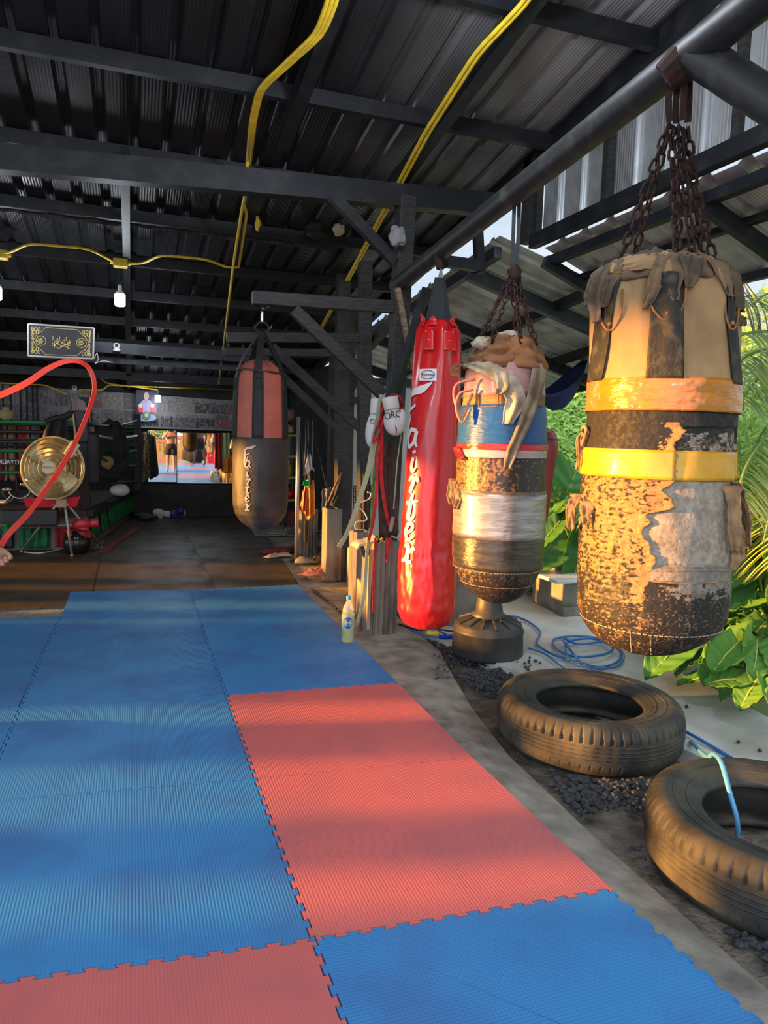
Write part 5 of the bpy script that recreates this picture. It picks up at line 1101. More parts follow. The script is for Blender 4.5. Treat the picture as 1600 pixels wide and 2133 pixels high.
MB().tube([Vector((gy(8, 963, 7.45).x+.035*cos(a), 7.452, zb_+.024*sin(a))) for a in [2*pi*i/20 for i in range(20)]], .003, 5, closed=True).build('strap_emblem', m_white, tr)
# corner pads and things hanging at the near corner
MB().box((pA.x+.10, pA.y-.05, gy(180, 955, 7.4).z), (.14, .10, .62)).build('corner_pad', m_dark, tr, bev=.04)
MB().box((pA.x-.03, pA.y-.03, gy(180, 880, 7.4).z), (.16, .10, .5), Matrix.Rotation(-.15, 3, 'Y')).build('corner_pad', M('navy_pad', (.02, .02, .035), .5), tr, bev=.03)
MB().beam((pA.x-.09, pA.y-.1, gy(150, 912, 7.4).z), (pA.x-.11, pA.y-.1, gy(150, 862, 7.4).z), .035, .02).build('pad_strap', M('tan_canvas_strap', (.55, .42, .22), .7), tr)  # strap in one even tan colour
MB().tube(spl(gp([(95, 880), (110, 873), (135, 868), (150, 860)], 7.3), 5), .035, 10).build('rope_wrap', m_blkstrap, tr, smooth=True)
tag(MB().grid(lambda u, v: tuple(gy(150+26*u+8*v*u, 828+8*u*u+28*v-6*u*v, 7.25)+Vector((0, .05*sin(u*3), 0))), 10, 8).build('pink_cap', M('dusty_mauve_cloth', (.28, .22, .22), .85), smooth=True, sol=.004), 'dusty mauve cloth cap over the top of the near ring post', 'cap')
cloth_panel('black_jacket', ((98, 882), (140, 872), (142, 920), (84, 922)), 7.1, m_blackcloth, 'black jacket hung over the ring ropes behind the fan', 'jacket', .05, 2, 3)
t = thing('corner_stool_pad', tuple(gy(225, 930, 8.6)), 'large dark bundle of pads hanging on the ring ropes right of the fan', 'pads')
for k, (x, y, w, h) in enumerate(((232, 905, .26, .32), (222, 950, .22, .3), (245, 930, .2, .34), (250, 970, .2, .22), (230, 985, .24, .2))): crum('pad', gy(x, y, 8.6), (w/2*1.3, .09, h/2*1.2), m_blackcloth, k, t, 14, .25)
tag(crum('tan_pad', gy(224, 963, 8.3), (.08, .05, .09), M('tan_leather', (.36, .26, .10), .5), 2, None, 12, .15), 'tan leather pad hanging low on the ring ropes', 'pad')
tag(crum('white_headgear', gy(250, 1021, 9.0), (.13, .09, .085), m_white, 7, None, 14, .08), 'white glove lying on the ring canvas near the corner post', 'glove')
# row of heavy bags behind the ring, lit by the sun
for k, (x, w, c_, nm) in enumerate(((3, 16, (.4, .02, .03), 'dark red'), (11, 9, (.62, .62, .58), 'white'), (27, 13, (.62, .30, .14), 'tan'), (47, 15, (.72, .02, .06), 'bright red'), (60, 9, (.70, .28, .05), 'orange'), (72, 9, (.25, .30, .38), 'grey blue'), (81, 8, (.6, .25, .1), 'brown'), (192, 9, (.55, .26, .18), 'salmon'))):
    p = gy(x, 920, 10.55); r = w*12.4/FPX/2; t = thing('heavy_bag', (p.x, 10.45, .7), '%s heavy bag hanging in the row behind the ring' % nm, 'punching bag', 'heavy bags behind the ring')
    MB().lathe([(.58, r*.6), (.62, r*.95), (.66, r), (1.48, r), (1.50, r*.9)], 20, (p.x, 10.45, 0)).build('bag_body', M('bag_'+nm.replace(' ', '_'), c_, .5, col2=tuple(v*.6 for v in c_), ns=8), t, smooth=True)
    MB().tube([(p.x, 10.45, 1.5), (p.x, 10.45, 2.1)], .012, 6).build('strap', m_blkstrap, t)
# gear in front of the ring
m_kp = M('black_kick_pad', (.02, .02, .022), .4)
def ringpad(px_, py_, w, lab, lean=.4, Y=6.9):
    c = gy(px_, py_, Y); t = thing('kick_pad', tuple(c), lab, 'pad', 'black training pads in front of the ring')
    MB().tube([c+Vector((w/2*cos(a), .05*sin(a*2), w*.42*sin(a))) for a in [pi*(.95+1.15*i/18) for i in range(19)]], w*.14, 12, flat=.7).build('curved_pad', m_kp, t, smooth=True)
    MB().tube([c+Vector((w*.35*cos(a), -.06, w*.3*sin(a))) for a in [pi*(1.05+.9*i/12) for i in range(13)]], .006, 6).build('white_piping', m_wpipe, t)
    crum('ring_hardware', c+Vector((.05, -.04, .06)), (.05, .02, .02), M('brass_%d' % px_, (.5, .4, .2), .35, .8), px_, t, 10, .5); return t
ringpad(42, 1020, .30, 'black belly pad with metal buckle left of the fan'); ringpad(6, 1030, .22, 'black pad with white print at the left edge, beside the belly pad')
tag(MB().lathe([(0, .34), (.006, .36), (.10, .40), (.105, .40), (.10, .385), (.01, .33)], 4, gy(110, 1055, 6.9), m=Matrix.Scale(.45, 3, Vector((0, 1, 0))) @ Matrix.Rotation(pi/4, 3, 'Z')).build('red_tray', M('red_plastic_tray', (.6, .01, .02), .35)), 'shallow red plastic tray behind the fan stand', 'tray')
for k, (x, y, s_, c_, nm) in enumerate(((78, 1034, .06, (.5, .48, .4), 'small pale wrap roll in the red tray, left'), (112, 1040, .07, (.08, .12, .10), 'dark green wrap roll in the red tray'), (95, 1037, .05, (.03, .03, .09), 'navy wrap roll in the red tray'))):
    tag(crum('wrap_roll', gy(x, y, 6.9), (s_, .05, .05), M('wrapc%d' % k, c_, .8), k, None, 10, .2), nm, 'roll')
tag(MB().bb(gy(0, 1098, 6.75), Vector(gy(120, 1062, 6.75))+Vector((0, .28, 0))).build('black_case', M('black_case', (.018, .018, .02), .4), bev=.02), 'long black equipment case in front of the ring, left of the fan stand', 'case')
cloth_panel('green_cloth', ((0, 1092), (35, 1092), (30, 1108), (0, 1118)), 6.6, m_skirtg, 'green cloth draped at the foot of the ring by the left edge', 'cloth', .05, 1.5, 1)
cloth_panel('red_cloth', ((118, 1100), (188, 1108), (190, 1122), (140, 1112)), 6.95, M('dusty_red_cloth', (.42, .03, .04), .8), 'dusty red cloth spilling out below the ring behind the fan legs', 'cloth', .05, 2, 2)
glove('boxing_glove', gy(172, 1092, 6.95), .14, .22, 1.5, 'red boxing glove lying under the ring edge behind the fan legs', mat=M('red_glove', (.5, .02, .03), .35), fold=False)
tag(MB().ell(gy(160, 1135, 7.0)+Vector((0, 0, .02)), (.15, .15, .15), 20).build('medicine_ball', M('black_ball_rubber', (.012, .012, .012), .25), smooth=True), 'black medicine ball with a small white mark behind the fan legs', 'ball')
tag(MB().grid(lambda u, v: (gz(205+75*u, 1150-55*v-28*u, .002).x if False else -.86+.42*v+.10*u, 6.95+2.2*v, .004), 2, 4).build('red_runner', M('worn_red_runner', (.32, .05, .06), .8, col2=(.18, .04, .04), ns=4), sol=.004), 'narrow worn red strip on the floor along the green ring skirt', 'strip')
# ------------------------------------------------------------------ drum fan on a four-legged stand
fc = gy(108, 975, 6.75); kf = (fc-CAM).dot(fw)/FPX; RF = 66*kf
tf = thing('drum_fan', (gz(135, 1150).x, gz(135, 1150).y, 0), 'brass-toned round fan on a splayed metal stand in front of the ring', 'fan')
ncam = (CAM-fc); ncam.z = 0; ncam.normalize(); az = atan2(ncam.y, ncam.x)-.42; nf = Vector((cos(az), sin(az), .10)).normalized(); uf = nf.cross(Vector((0, 0, 1))).normalized(); vf = uf.cross(nf)
mf = Matrix((uf, vf, nf)).transposed()
m_brass = M('dusty_gold_metal', (.62, .50, .26), .32, .75, col2=(.45, .34, .16), ns=6)
mb = MB()
for k in range(150):
    a = 2*pi*k/150; pts = [(RF*.22, .055), (RF*.6, .048), (RF*.9, .02), (RF, -.02)]
    mb.tube([fc+mf @ Vector((r*cos(a+.12*i), r*sin(a+.12*i), zz)) for i, (r, zz) in enumerate(pts)], .0017, 4, cap=False)
mb.build('front_grille', m_brass, tf)
mb = MB()
for r, zz in ((RF*.36, .055), (RF*.5, .052), (RF*.66, .046), (RF*.8, .034), (RF, -.02)): mb.tube([fc+mf @ Vector((r*cos(2*pi*i/64), r*sin(2*pi*i/64), zz)) for i in range(64)], .0035 if r < RF else .008, 6, closed=True)
mb.build('grille_rings', m_brass, tf, smooth=True)
MB().lathe([(-.13, RF*.5), (-.12, RF*.80), (-.03, RF*.985), (.0, RF*.985), (-.012, RF*.94), (-.06, RF*.80), (-.07, RF*.2), (-.07, .001)], 64, fc, m=mf).build('drum_shell', m_brass, tf, smooth=True)
MB().lathe([(-.05, .001), (-.05, RF*.46), (-.02, RF*.48), (-.015, RF*.46), (-.03, RF*.40), (-.03, .001)], 48, fc, m=mf).build('inner_dish', m_brass, tf, smooth=True)
MB().lathe([(.03, RF*.21), (.06, RF*.225), (.085, RF*.215), (.092, RF*.17), (.093, .001)], 40, fc, m=mf).build('hub_cap', M('hub_cream', (.62, .52, .32), .4), tf, smooth=True)
text_mb('HAWIN', RF*.11, lambda c_: fc+mf @ Vector((c_.x, c_.y, .0945)), extr=0).build('hub_print', m_dark, tf)
for k in range(4):
    a0 = k*pi/2+.3; MB().grid(lambda u, v: tuple(fc+mf @ Vector(((.05+RF*.78*v)*cos(a0+.5*v+(u-.5)*.75), (.05+RF*.78*v)*sin(a0+.5*v+(u-.5)*.75), -.02+.035*(u-.5)))), 8, 8).build('blade', m_brass, tf, smooth=True, sol=.002)
yk = fc+Vector((0, .05, -RF-.04)); m_leg = M('grey_tube_steel', (.40, .38, .34), .45, .5)
MB().tube([fc+Vector((0, .10, -.1)), fc+Vector((0, .12, -RF*.8)), yk+Vector((0, 0, -.03))], .025, 10).build('yoke', m_leg, tf, smooth=True)
mb_ = gy(128, 1048, 6.75); MB().box(mb_+Vector((0, .02, 0)), (.11, .09, .10)).build('motor_mount', M('pinkish_rusty_paint', (.42, .25, .17), .6), tf, bev=.01)
for k, (x, y) in enumerate(((45, 1150), (112, 1126), (150, 1158), (212, 1141))):
    g = gz(x, y); st = mb_+Vector(((-.04, -.01, .03, .05)[k], .02, .0)); MB().tube([st, Vector((g.x, g.y, .015))], .014, 10).build('leg', m_leg, tf, smooth=True); MB().tube([Vector((g.x, g.y, .02)), Vector((g.x, g.y, .001))], .018, 10).build('foot', m_brass, tf)
MB().box(gy(150, 936, 6.5)+Vector((0, 0, 0)), (.10, .04, .17), Matrix.Rotation(.55, 3, 'Y')).build('control_box', M('cream_box', (.5, .43, .26), .5), tf, bev=.012)
tag(MB().tube(spl([gz(50, 1150, .01), gz(85, 1152, .01), gz(130, 1143, .01), gz(160, 1138, .01)], 6), .008, 8).build('power_cable', m_wpipe, smooth=True), 'white fan cable lying in a loop on the black mats', 'cable')
# ------------------------------------------------------------------ calligraphy sign, cameras, photo wall, poster, mirror
Ys = 5.6; a, b = gy(58, 675, Ys), gy(196, 748, Ys); zt, zb = gy(58, 675, Ys).z, gy(60, 740, Ys).z
tl, trr, br, bl = gy(59, 675, Ys), gy(196, 684, Ys), gy(194, 748, Ys), gy(59, 742, Ys)
ts = thing('calligraphy_sign', tuple(bl), 'framed black banner with gold calligraphy hanging under the ceiling', 'sign')
def sg(u, v, d=0): return tl.lerp(trr, u).lerp(bl.lerp(br, u), v)+Vector((0, -d, 0))
MB().add([sg(0, 0), sg(1, 0), sg(1, 1), sg(0, 1), sg(0, 0, -.02), sg(1, 0, -.02), sg(1, 1, -.02), sg(0, 1, -.02)], [(0, 3, 2, 1), (4, 5, 6, 7), (0, 1, 5, 4), (1, 2, 6, 5), (2, 3, 7, 6), (3, 0, 4, 7)]).build('backing', M('banner_black', (.014, .014, .016), .45), ts)
m_gold = M('gold_print', (.75, .58, .2), .5); m_fr = M('pale_frame', (.34, .31, .31), .5)
for (p, q) in (((0, 0), (1, 0)), ((1, 0), (1, 1)), ((1, 1), (0, 1)), ((0, 1), (0, 0))): MB().tube([sg(*p, .008), sg(*q, .008)], .009, 8).build('frame_rod', m_fr, ts)
mb = MB()
for (cx, cy) in ((.10, .16), (.90, .16), (.10, .84), (.90, .84)):
    sx = 1 if cx < .5 else -1; sy = 1 if cy < .5 else -1
    for k in range(5): mb.tube([sg(cx+sx*(.025*k-.04)+sx*.018*cos(a_), cy+sy*(.10*(k % 2)-.02)+.05*sin(a_), .004) for a_ in [2*pi*i/12 for i in range(12)]], 0.0019, 4, closed=True)
    for k in range(4): mb.tube([sg(cx-sx*.035+sx*.010*cos(a_), cy+sy*(.09*k)+.04*sin(a_), .004) for a_ in [2*pi*i/12 for i in range(12)]], 0.0019, 4, closed=True)
for o_ in (.05,): mb.tube([sg(*p, .004) for p in ((.26, .08), (.74, .08), (.80, .2), (.87, .3), (.93, .5), (.87, .7), (.80, .8), (.74, .92), (.26, .92), (.20, .8), (.13, .7), (.07, .5), (.13, .3), (.20, .2))], 0.0019, 4, closed=True)
for cx in (.19, .81): 
    mb.tube([sg(cx+.075*cos(a_), .5+.15*sin(a_), .004) for a_ in [2*pi*i/24 for i in range(24)]], 0.0019, 4, closed=True)
    for k in range(4): mb.tube([sg(cx-.04+.02*k+.012*sin(j*1.5+k), .42+.16*j/6, .004) for j in range(7)], 0.0019, 4)
for k in range(11): mb.tube([sg(.37+.026*k+.008*sin(j*2+k), .40+.05*((k*7) % 4-1.5)+.22*j/6*(1 if k % 2 else .6), .004) for j in range(7)], 0.0022, 4)
for k in range(3): mb.tube([sg(.36+.28*j/12, .54+.06*k+.05*sin(j*.9+k*2), .004) for j in range(13)], 0.0019, 4)
mb.build('gold_ornament', m_gold, ts)
def cctv(c, s_, lab):
    c = Vector(c); t = thing('security_camera', tuple(c), lab, 'camera', 'white dome security cameras')
    MB().lathe([(-s_*.9, s_*.75), (-s_*.5, s_*.8), (-s_*.35, s_*.6)], 24, c).build('base', m_white, t, smooth=True)
    MB().ell(c+Vector((0, 0, s_*.2)), (s_*.72, s_*.72, s_*.72), 16).build('head', m_white, t, smooth=True)
    MB().ell(c+Vector((0, -s_*.45, s_*.28)), (s_*.42, s_*.36, s_*.42), 12).build('lens', m_dark, t, smooth=True); return t
cctv(gy(243, 723, 5.72), .045, 'white dome camera right of the calligraphy sign'); cctv(gy(155, 809, 10.3), .05, 'small white dome camera above the photo wall')
tag(MB().tube(spl(gp([(196, 748), (202, 735), (204, 750), (198, 757), (215, 752), (235, 755)], 5.6), 5), .003, 6).build('white_cable', m_wpipe, smooth=True), 'loose white cable looping from the sign to the camera', 'cable')
# photo wall banner with separate printed pictures
YW = 10.66; tp = thing('photo_banner', (-2, YW, 1.46), 'long banner of group photographs along the back wall above the mirror', 'banner')
ztl, ztr = gy(0, 800, YW).z, gy(490, 835, YW).z; zbl, zbr = gy(0, 880, YW).z, gy(490, 896, YW).z; xL, xR = -5.8, 2.1
x0w, x1w = gy(0, 840, YW).x, gy(490, 860, YW).x
def pwz(x, v): u = (x-x0w)/(x1w-x0w); return (ztl+(ztr-ztl)*u)*(1-v)+(zbl+(zbr-zbl)*u)*v
MB().grid(lambda u, v: (xL+(xR-xL)*u, YW-.006, pwz(xL+(xR-xL)*u, v)), 4, 1).build('banner_sheet', M('banner_grey', (.24, .23, .24), .5), tp, sol=.004)
MB().beam((xL, YW-.02, pwz(xL, 1.0)), (xR, YW-.02, pwz(xR, 1.0)), .02, .03).build('bottom_rail', M('grey_rail', (.22, .22, .22), .5, .5), tp)
m_ph = M('printed_photo', (1, 1, 1), .4, vc=True)
rr = random.Random(5); x = xL
while x < xR-.1:
    w = rr.choice((.22, .26, .30, .34)); 
    for row in (0, 1):
        seed = rr.random()*99; base = rr.choice(((.16, .16, .17), (.22, .21, .20), (.10, .11, .13), (.28, .27, .27), (.08, .08, .08))); tint = rr.choice(((.35, .05, .06), (.05, .05, .05), (.10, .10, .12), (.04, .04, .05), (.30, .25, .22)))
        nb = rr.randint(2, 5); sky = rr.random() < .5; blue = rr.random() < .18
        def pc(i, v, x=x, w=w, row=row, seed=seed, base=base, tint=tint, nb=nb, sky=sky, blue=blue):
            u = (v[0]-x)/w; t = (pwz(v[0], row/2+.02)-v[2])/max(.01, pwz(v[0], row/2+.02)-pwz(v[0], row/2+.48)); c = lerp(base, (.36, .36, .37), .6*(t < .3) if sky else .1)
            if blue and t > .6: c = (.03, .12, .38)
            p = (u*nb) % 1; hh = .28+.12*nz(int(u*nb), seed)
            if t > hh and abs(p-.5) < .30+.1*(t > hh+.15) and .06 < u < .94: c = tint if nz(u*7, t*5, seed) < .12 else lerp(tint, (.35, .24, .2), .7)
            if t > hh-.07 and t <= hh+.03 and abs(p-.5) < .12: c = (.20, .13, .10)
            k_ = .8+.5*nz(u*9, t*9, seed); return lerp((0, 0, 0), c, max(.2, k_))
        xe = min(x+w, xR); MB().grid(lambda a_, b_: (x+.008+(xe-x-.016)*a_, YW-.014, pwz(x+w*a_, row/2+.02+.46*b_)), 22, 20).build('printed_photo', m_ph, tp, colfn=pc)
    x += w
# fighter poster
t = thing('fighter_poster', tuple(gy(305, 880, 10.5)), 'bright portrait poster of a boxer with red gloves and a green belt', 'poster')
def po(u, v, d=0): return gy(284+42*u, 812+66*v, 10.55-d)
MB().grid(lambda u, v: po(u, v), 1, 1).build('poster_sheet', M('poster_navy', (.02, .022, .05), .3), t, sol=.02)
def blob(nm, u, v, a_, b_, c_, d=.03, e=.25): MB().add([po(u, v, d)]+[po(u+a_*cos(q), v+b_*sin(q), d) for q in [2*pi*i/20 for i in range(20)]], [(0, i+1, (i+1) % 20+1) for i in range(20)]).build(nm, M('po_'+nm+str(d)+str(u), tuple(min(1, q*1.5) for q in c_), .4), t)  # print colours raised to stand in for a glow
blob('printed_floor', .5, .88, .5, .12, (.25, .32, .5), .024); blob('printed_shirt', .5, .52, .34, .22, (.30, .26, .45), .03); blob('printed_neck', .5, .34, .09, .06, (.35, .22, .2), .032); blob('printed_head', .5, .20, .13, .13, (.42, .30, .28), .034)
for u in (.2, .8): blob('printed_glove', u, .60, .13, .12, (.6, .03, .04), .036); blob('printed_cuff', u+(.1 if u < .5 else -.1)*0, .50, .10, .06, (.55, .5, .5), .037)
blob('printed_belt', .5, .82, .22, .13, (.07, .16, .09), .038); blob('printed_belt_plate', .5, .80, .09, .07, (.35, .38, .2), .04)
# mirror: two panes, slightly turned
m_mir = M('mirror_silver', (.86, .88, .86), .015, 1)
def pane(xa_, xb_, ya, yb, turn, lab, tilt=0):
    A = gy(xa_, ya, 10.55); B_ = gy(xb_, yb, 10.55); zt_ = max(A.z, B_.z); c = Vector(((A.x+B_.x)/2, 10.55, (A.z+B_.z)/2)); w = abs(B_.x-A.x); h = abs(A.z-B_.z)
    m = Matrix.Rotation(turn, 3, 'Z') @ Matrix.Rotation(tilt, 3, 'X'); t = thing('mirror_pane', tuple(c-Vector((0, 0, h/2))), lab, 'mirror')
    MB().box(c, (w-.004, .006, h), m).build('glass', m_mir, t); MB().box(c+m @ Vector((0, .012, 0)), (w, .014, h+.01), m).build('backing_board', m_black, t)
pane(308, 368, 896, 1004, -.050, 'left mirror pane on the back wall showing the photographer')
pane(369, 640, 901, 1008, -.044, 'wide right mirror pane on the back wall showing fence and hedge', .004)
tag(MB().bb((-.45, 10.42, 0), (2.2, 10.62, gy(400, 1010, 10.5).z)).build('low_ledge', M('dark_ledge', (.014, .012, .012), .7, col2=(.028, .024, .024), ns=6)), 'dark low ledge under the mirror', 'ledge')
# objects hanging in front of the left pane and clothes by the bag
cloth_panel('gold_bag', ((296, 900), (310, 898), (312, 995), (296, 1005)), 10.35, M('gold_mesh', (.40, .30, .12), .5, col2=(.03, .03, .03), ns=24), 'golden mesh bag hanging at the left of the mirror', 'bag', .03, 1.5, 2)
cloth_panel('black_cloth', ((312, 905), (322, 910), (330, 990), (312, 1000)), 10.3, m_blackcloth, 'black cloth hanging in front of the left mirror pane', 'cloth', .03, 1.5, 4)
for k, (x0_, x1_, c_, lab) in enumerate(((452, 462, (.5, .02, .02), 'red hanging cloth beside the black and salmon bag, over the mirror'), (464, 478, (.40, .5, .22), 'pale green hanging cloth beside the black and salmon bag, over the mirror'))):
    cloth_panel('hanging_cloth', ((x0_, 902), (x1_, 902), (x1_, 975), (x0_, 980)), 10.3, M('hc%d' % k, c_, .8), lab, 'cloth', .02, 1.5, k)
cloth_panel('orange_cloth', ((466, 955), (484, 953), (484, 985), (466, 985)), 10.25, m_or, 'orange gold cloth low beside the black and salmon bag', 'cloth', .03, 1.5, 7)
# weights on the floor under the mirror
def kettle(px_, py_, s_, lab, mat):
    c = gz(px_, py_); c = Vector((c.x, c.y, 0)); t = thing('kettlebell', tuple(c), lab, 'kettlebell')
    MB().ell(c+Vector((0, 0, s_*.9)), (s_, s_, s_*.9), 16, fn=lambda v: Vector((v.x, v.y, max(v.z, -s_*.85)))).build('body', mat, t, smooth=True)
    MB().tube(spl([c+Vector((-s_*.6, 0, s_*1.4)), c+Vector((-s_*.75, 0, s_*2.4)), c+Vector((-s_*.5, 0, s_*2.75)), c+Vector((s_*.5, 0, s_*2.75)), c+Vector((s_*.75, 0, s_*2.4)), c+Vector((s_*.6, 0, s_*1.4))], 6), s_*.16, 10).build('handle', mat, t, smooth=True); return t
m_gr = M('grey_paint', (.33, .33, .33), .5)
kettle(381, 1066, .085, 'grey kettlebell with square handle on the floor under the mirror', m_gr)
def dumb(px_, py_, rot, s_, lab, mat, L=.22):
    c = gz(px_, py_); c = Vector((c.x, c.y, s_)); t = thing('dumbbell', (c.x, c.y, 0), lab, 'dumbbell', 'dumbbells under the mirror'); d = Vector((cos(rot), sin(rot), 0))
    MB().tube([c-d*L/2, c+d*L/2], .016, 10).build('bar', m_steel, t)
    for s in (-1, 1): MB().tube([c+d*s*(L/2-.02), c+d*s*(L/2+.05)], s_, 20).build('weight', mat, t, bev=.006)
    return t
dumb(381, 1074, 1.4, .065, 'dumbbell with a pale round end facing the camera, in front of the kettlebell', m_gr); dumb(455, 1064, .1, .07, 'grey dumbbell near the black and salmon bag', m_gr, .3); dumb(350, 1058, .1, .06, 'dark dumbbell left of the kettlebell', M('dark_grey', (.10, .10, .11), .5), .2)
glove('boxing_glove', gz(332, 1078)+Vector((0, 0, .07)), .15, .22, 1.7, 'white boxing glove lying on the floor under the mirror', fold=False); glove('boxing_glove', gz(362, 1077)+Vector((0, 0, .06)), .13, .2, 1.2, 'dark blue boxing glove lying right of the white one', mat=M('blue_glove', (.03, .02, .25), .4), fold=False); glove('boxing_glove', gz(322, 1066)+Vector((0, 0, .06)), .12, .2, -1.3, 'dark red boxing glove behind the white one on the floor', mat=M('dkred_glove', (.25, .01, .02), .4), fold=False)
for k, (x, y) in enumerate(((298, 1080), (307, 1084))): tag(crum('shin_guard', gz(x, y)+Vector((0, 0, .05)), (.16, .07, .05), M('shin%d' % k, (.03, .03, .035), .5), k, None, 12, .2), ['black shin guard on the floor left of the gloves', 'black shin guard lying nearest the ring skirt'][k], 'shin guard')
# clay pot on the ring shelf
pc_ = gy(13, 863, 9.6); tag(MB().lathe([(-.085, .04), (-.06, .075), (0, .10), (.04, .09), (.07, .045), (.085, .04), (.10, .055)], 24, pc_).build('clay_pot', M('ochre_clay', (.50, .42, .20), .7), smooth=True), 'ochre clay pot on a shelf in front of the photo banner', 'pot')
tag(MB().bb((-3.4, 9.5, pc_.z-.11), (-1.85, 9.75, pc_.z-.085)).build('white_shelf', m_white), 'narrow white shelf board carrying the clay pot', 'shelf')
# small rags and hooks under the ceiling
tag(crum('white_rag', gy(706, 478, 4.2), (.05, .04, .05), m_cream, 5, None, 12, .5), 'crumpled cream rag caught on a purlin left of the twin conduits', 'rag')
tag(crum('dark_rag', gy(655, 480, 4.2), (.07, .04, .07), m_blackcloth, 6, None, 12, .4), 'dark rag hanging on a purlin left of the cream rag', 'rag')
tag(crum('yellow_rag', gy(537, 465, 4.2), (.02, .02, .05), m_yellow, 8, None, 10, .5), 'small yellow scrap hanging right of the long conduit', 'scrap')
tag(crum('striped_rag', gy(828, 492, 2.9), (.06, .04, .07), M('striped_grey_cloth', (.3, .3, .32), .8, wave=('Z', 60, .3, .01)), 9, None, 14, .4), 'grey striped rag knotted at the top of the thick near post', 'rag')
tag(crum('blue_sock', gy(68, 350, 3.3), (.035, .03, .05), M('navy_red_knit', (.06, .07, .16), .9), 10, None, 12, .4), 'small navy cloth hanging under the main tie beam at left', 'cloth')
# ------------------------------------------------------------------ tires
m_tire = M('dusty_tire_rubber', (.030, .029, .027), .6, spec=.35, col2=(.12, .10, .065), ns=5, det=8, lo=.45, hi=.75, bump=.3, bs=50, bd=.004, rough2=.75)
m_tirei = M('inner_tire_rubber', (.015, .015, .016), .35)
def tire(c, R, W_, rot, lab):
    c = Vector(c); t = thing('truck_tire', tuple(c), lab, 'tire', 'old truck tires on the gravel'); N = 640
    prof = [(.030, R*.60), (.018, R*.64), (.012, R*.74), (.0, R*.86), (.004, R*.92), (.018, R*.965), (.040, R*.99)]
    n_t = 64
    # tread: zigzag ribs and shoulder lugs as real relief
    zs_ = [.055+(W_-.11)*i/120 for i in range(121)]
    vs = []; nz_ = len(zs_)
    def rr_(q, zz):
        u = (zz-.055)/(W_-.11); r = R
        sh = (u < .15 or u > .85)
        ph_ = (q*n_t/(2*pi)) % 1
        if sh:
            du = (min(u, 1-u))/.15; g = abs(ph_-.5)
            if u > .5 and g > .5-.17*(1-.2*du) and du < .95: r -= .012
            if u < .5 and g > .42 and du < .5: r -= .008
        else:
            zg = abs(((q*54/(2*pi)) % 1)-.5)*2*.022
            for k in (.27, .42, .58, .73):
                if abs(u-k-zg) < .022: r -= .007
                elif 0 < u-k-zg < .05: r += .004
        return r
    top_p = [(W_-z_, r_) for z_, r_ in prof[::-1]]
    rows = [(z_, r_, 0) for z_, r_ in prof]+[(zz, None, 1) for zz in zs_]+[(z_, r_, 0) for z_, r_ in top_p]
    # bead and inside
    inner = [(W_-.03, R*.585), (W_-.05, R*.575), (W_-.06, R*.60), (W_-.05, R*.75), (W_-.06, R*.93), (W_/2, R*.955), (.06, R*.93), (.05, R*.75), (.06, R*.60), (.05, R*.575), (.03, R*.585)]
    rows += [(z_, r_, 2) for z_, r_ in inner]
    for zz, r_, k_ in rows:
        for j in range(N):
            q = 2*pi*j/N; r = rr_(q, zz) if k_ == 1 else r_
            if k_ == 0 and r > R*.90:
                if zz > W_/2 and abs(((q*n_t/(2*pi)) % 1)-.5) > .40 and r > R*.95: r -= .008
            if k_ == 0 and R*.64 < r < R*.93: pass
            vs.append(c+Vector((r*cos(q+rot), r*sin(q+rot), zz)))
    L = len(rows)
    MB().add(vs, [(i*N+j, i*N+(j+1) % N, ((i+1) % L)*N+(j+1) % N, ((i+1) % L)*N+j) for i in range(L) for j in range(N)]).build('carcass', m_tire, t, smooth=True)
    mb = MB()
    for r_, dz_ in ((.66, .019), (.70, .015), (.80, .006)): mb.tube([c+Vector((R*r_*cos(2*pi*i/96), R*r_*sin(2*pi*i/96), W_-dz_)) for i in range(96)], .003, 6, closed=True)
    mb.build('sidewall_ring', m_tire, t, smooth=True); return t
T1 = (1.70, 1.09, -.06); T2 = (1.69, -.07, -.07)
tire(T1, .455, .235, .2, 'old truck tire lying flat, the farther of the two, below the taped bag')
tire(T2, .455, .245, .9, 'old truck tire at the right edge of the photo with blue hose end in it')
# ------------------------------------------------------------------ blue hose, cables
m_hose = M('blue_garden_hose', (.03, .17, .48), .32, col2=(.03, .13, .36), ns=20)
def gpts(P): return [gz(x, y, z_[0] if z_ else .0) for x, y, *z_ in P]
hp = [(985, 1302), (1050, 1283, .02), (1090, 1290, .0), (1125, 1315), (1118, 1340), (1150, 1362), (1200, 1378), (1250, 1390), (1290, 1375), (1292, 1350), (1250, 1330), (1200, 1325), (1155, 1332), (1160, 1352), (1200, 1368, .02), (1262, 1362, .02), (1275, 1345, .02), (1230, 1330, .02), (1180, 1340, .02), (1190, 1375, .02), (1235, 1392, .01), (1285, 1388, .0), (1298, 1362, .02), (1262, 1338, .03), (1205, 1342, .03), (1172, 1330, .03), (1215, 1385, .02), (1260, 1412, .0), (1330, 1470, 0), (1440, 1530, 0), (1500, 1565, -.01), (1560, 1600, -.02)]
tag(MB().tube(spl(gpts(hp), 8), .0085, 8).build('garden_hose', m_hose, smooth=True), 'long blue hose coiled in loose loops on the pale concrete', 'hose')
hp = [(1100, 1350), (1135, 1362), (1165, 1385), (1195, 1405), (1215, 1412)]
tag(MB().tube(spl(gpts(hp), 8), .007, 8).build('garden_hose', m_hose, smooth=True), 'single blue hose line running from the black base towards the farther tire', 'hose')
tt = Vector(T2)+Vector((0, 0, .30))
e2 = gd(1503, 1590, 2.78); e3 = gd(1520, 1650, 2.70); e4 = gd(1536, 1712, 2.66)
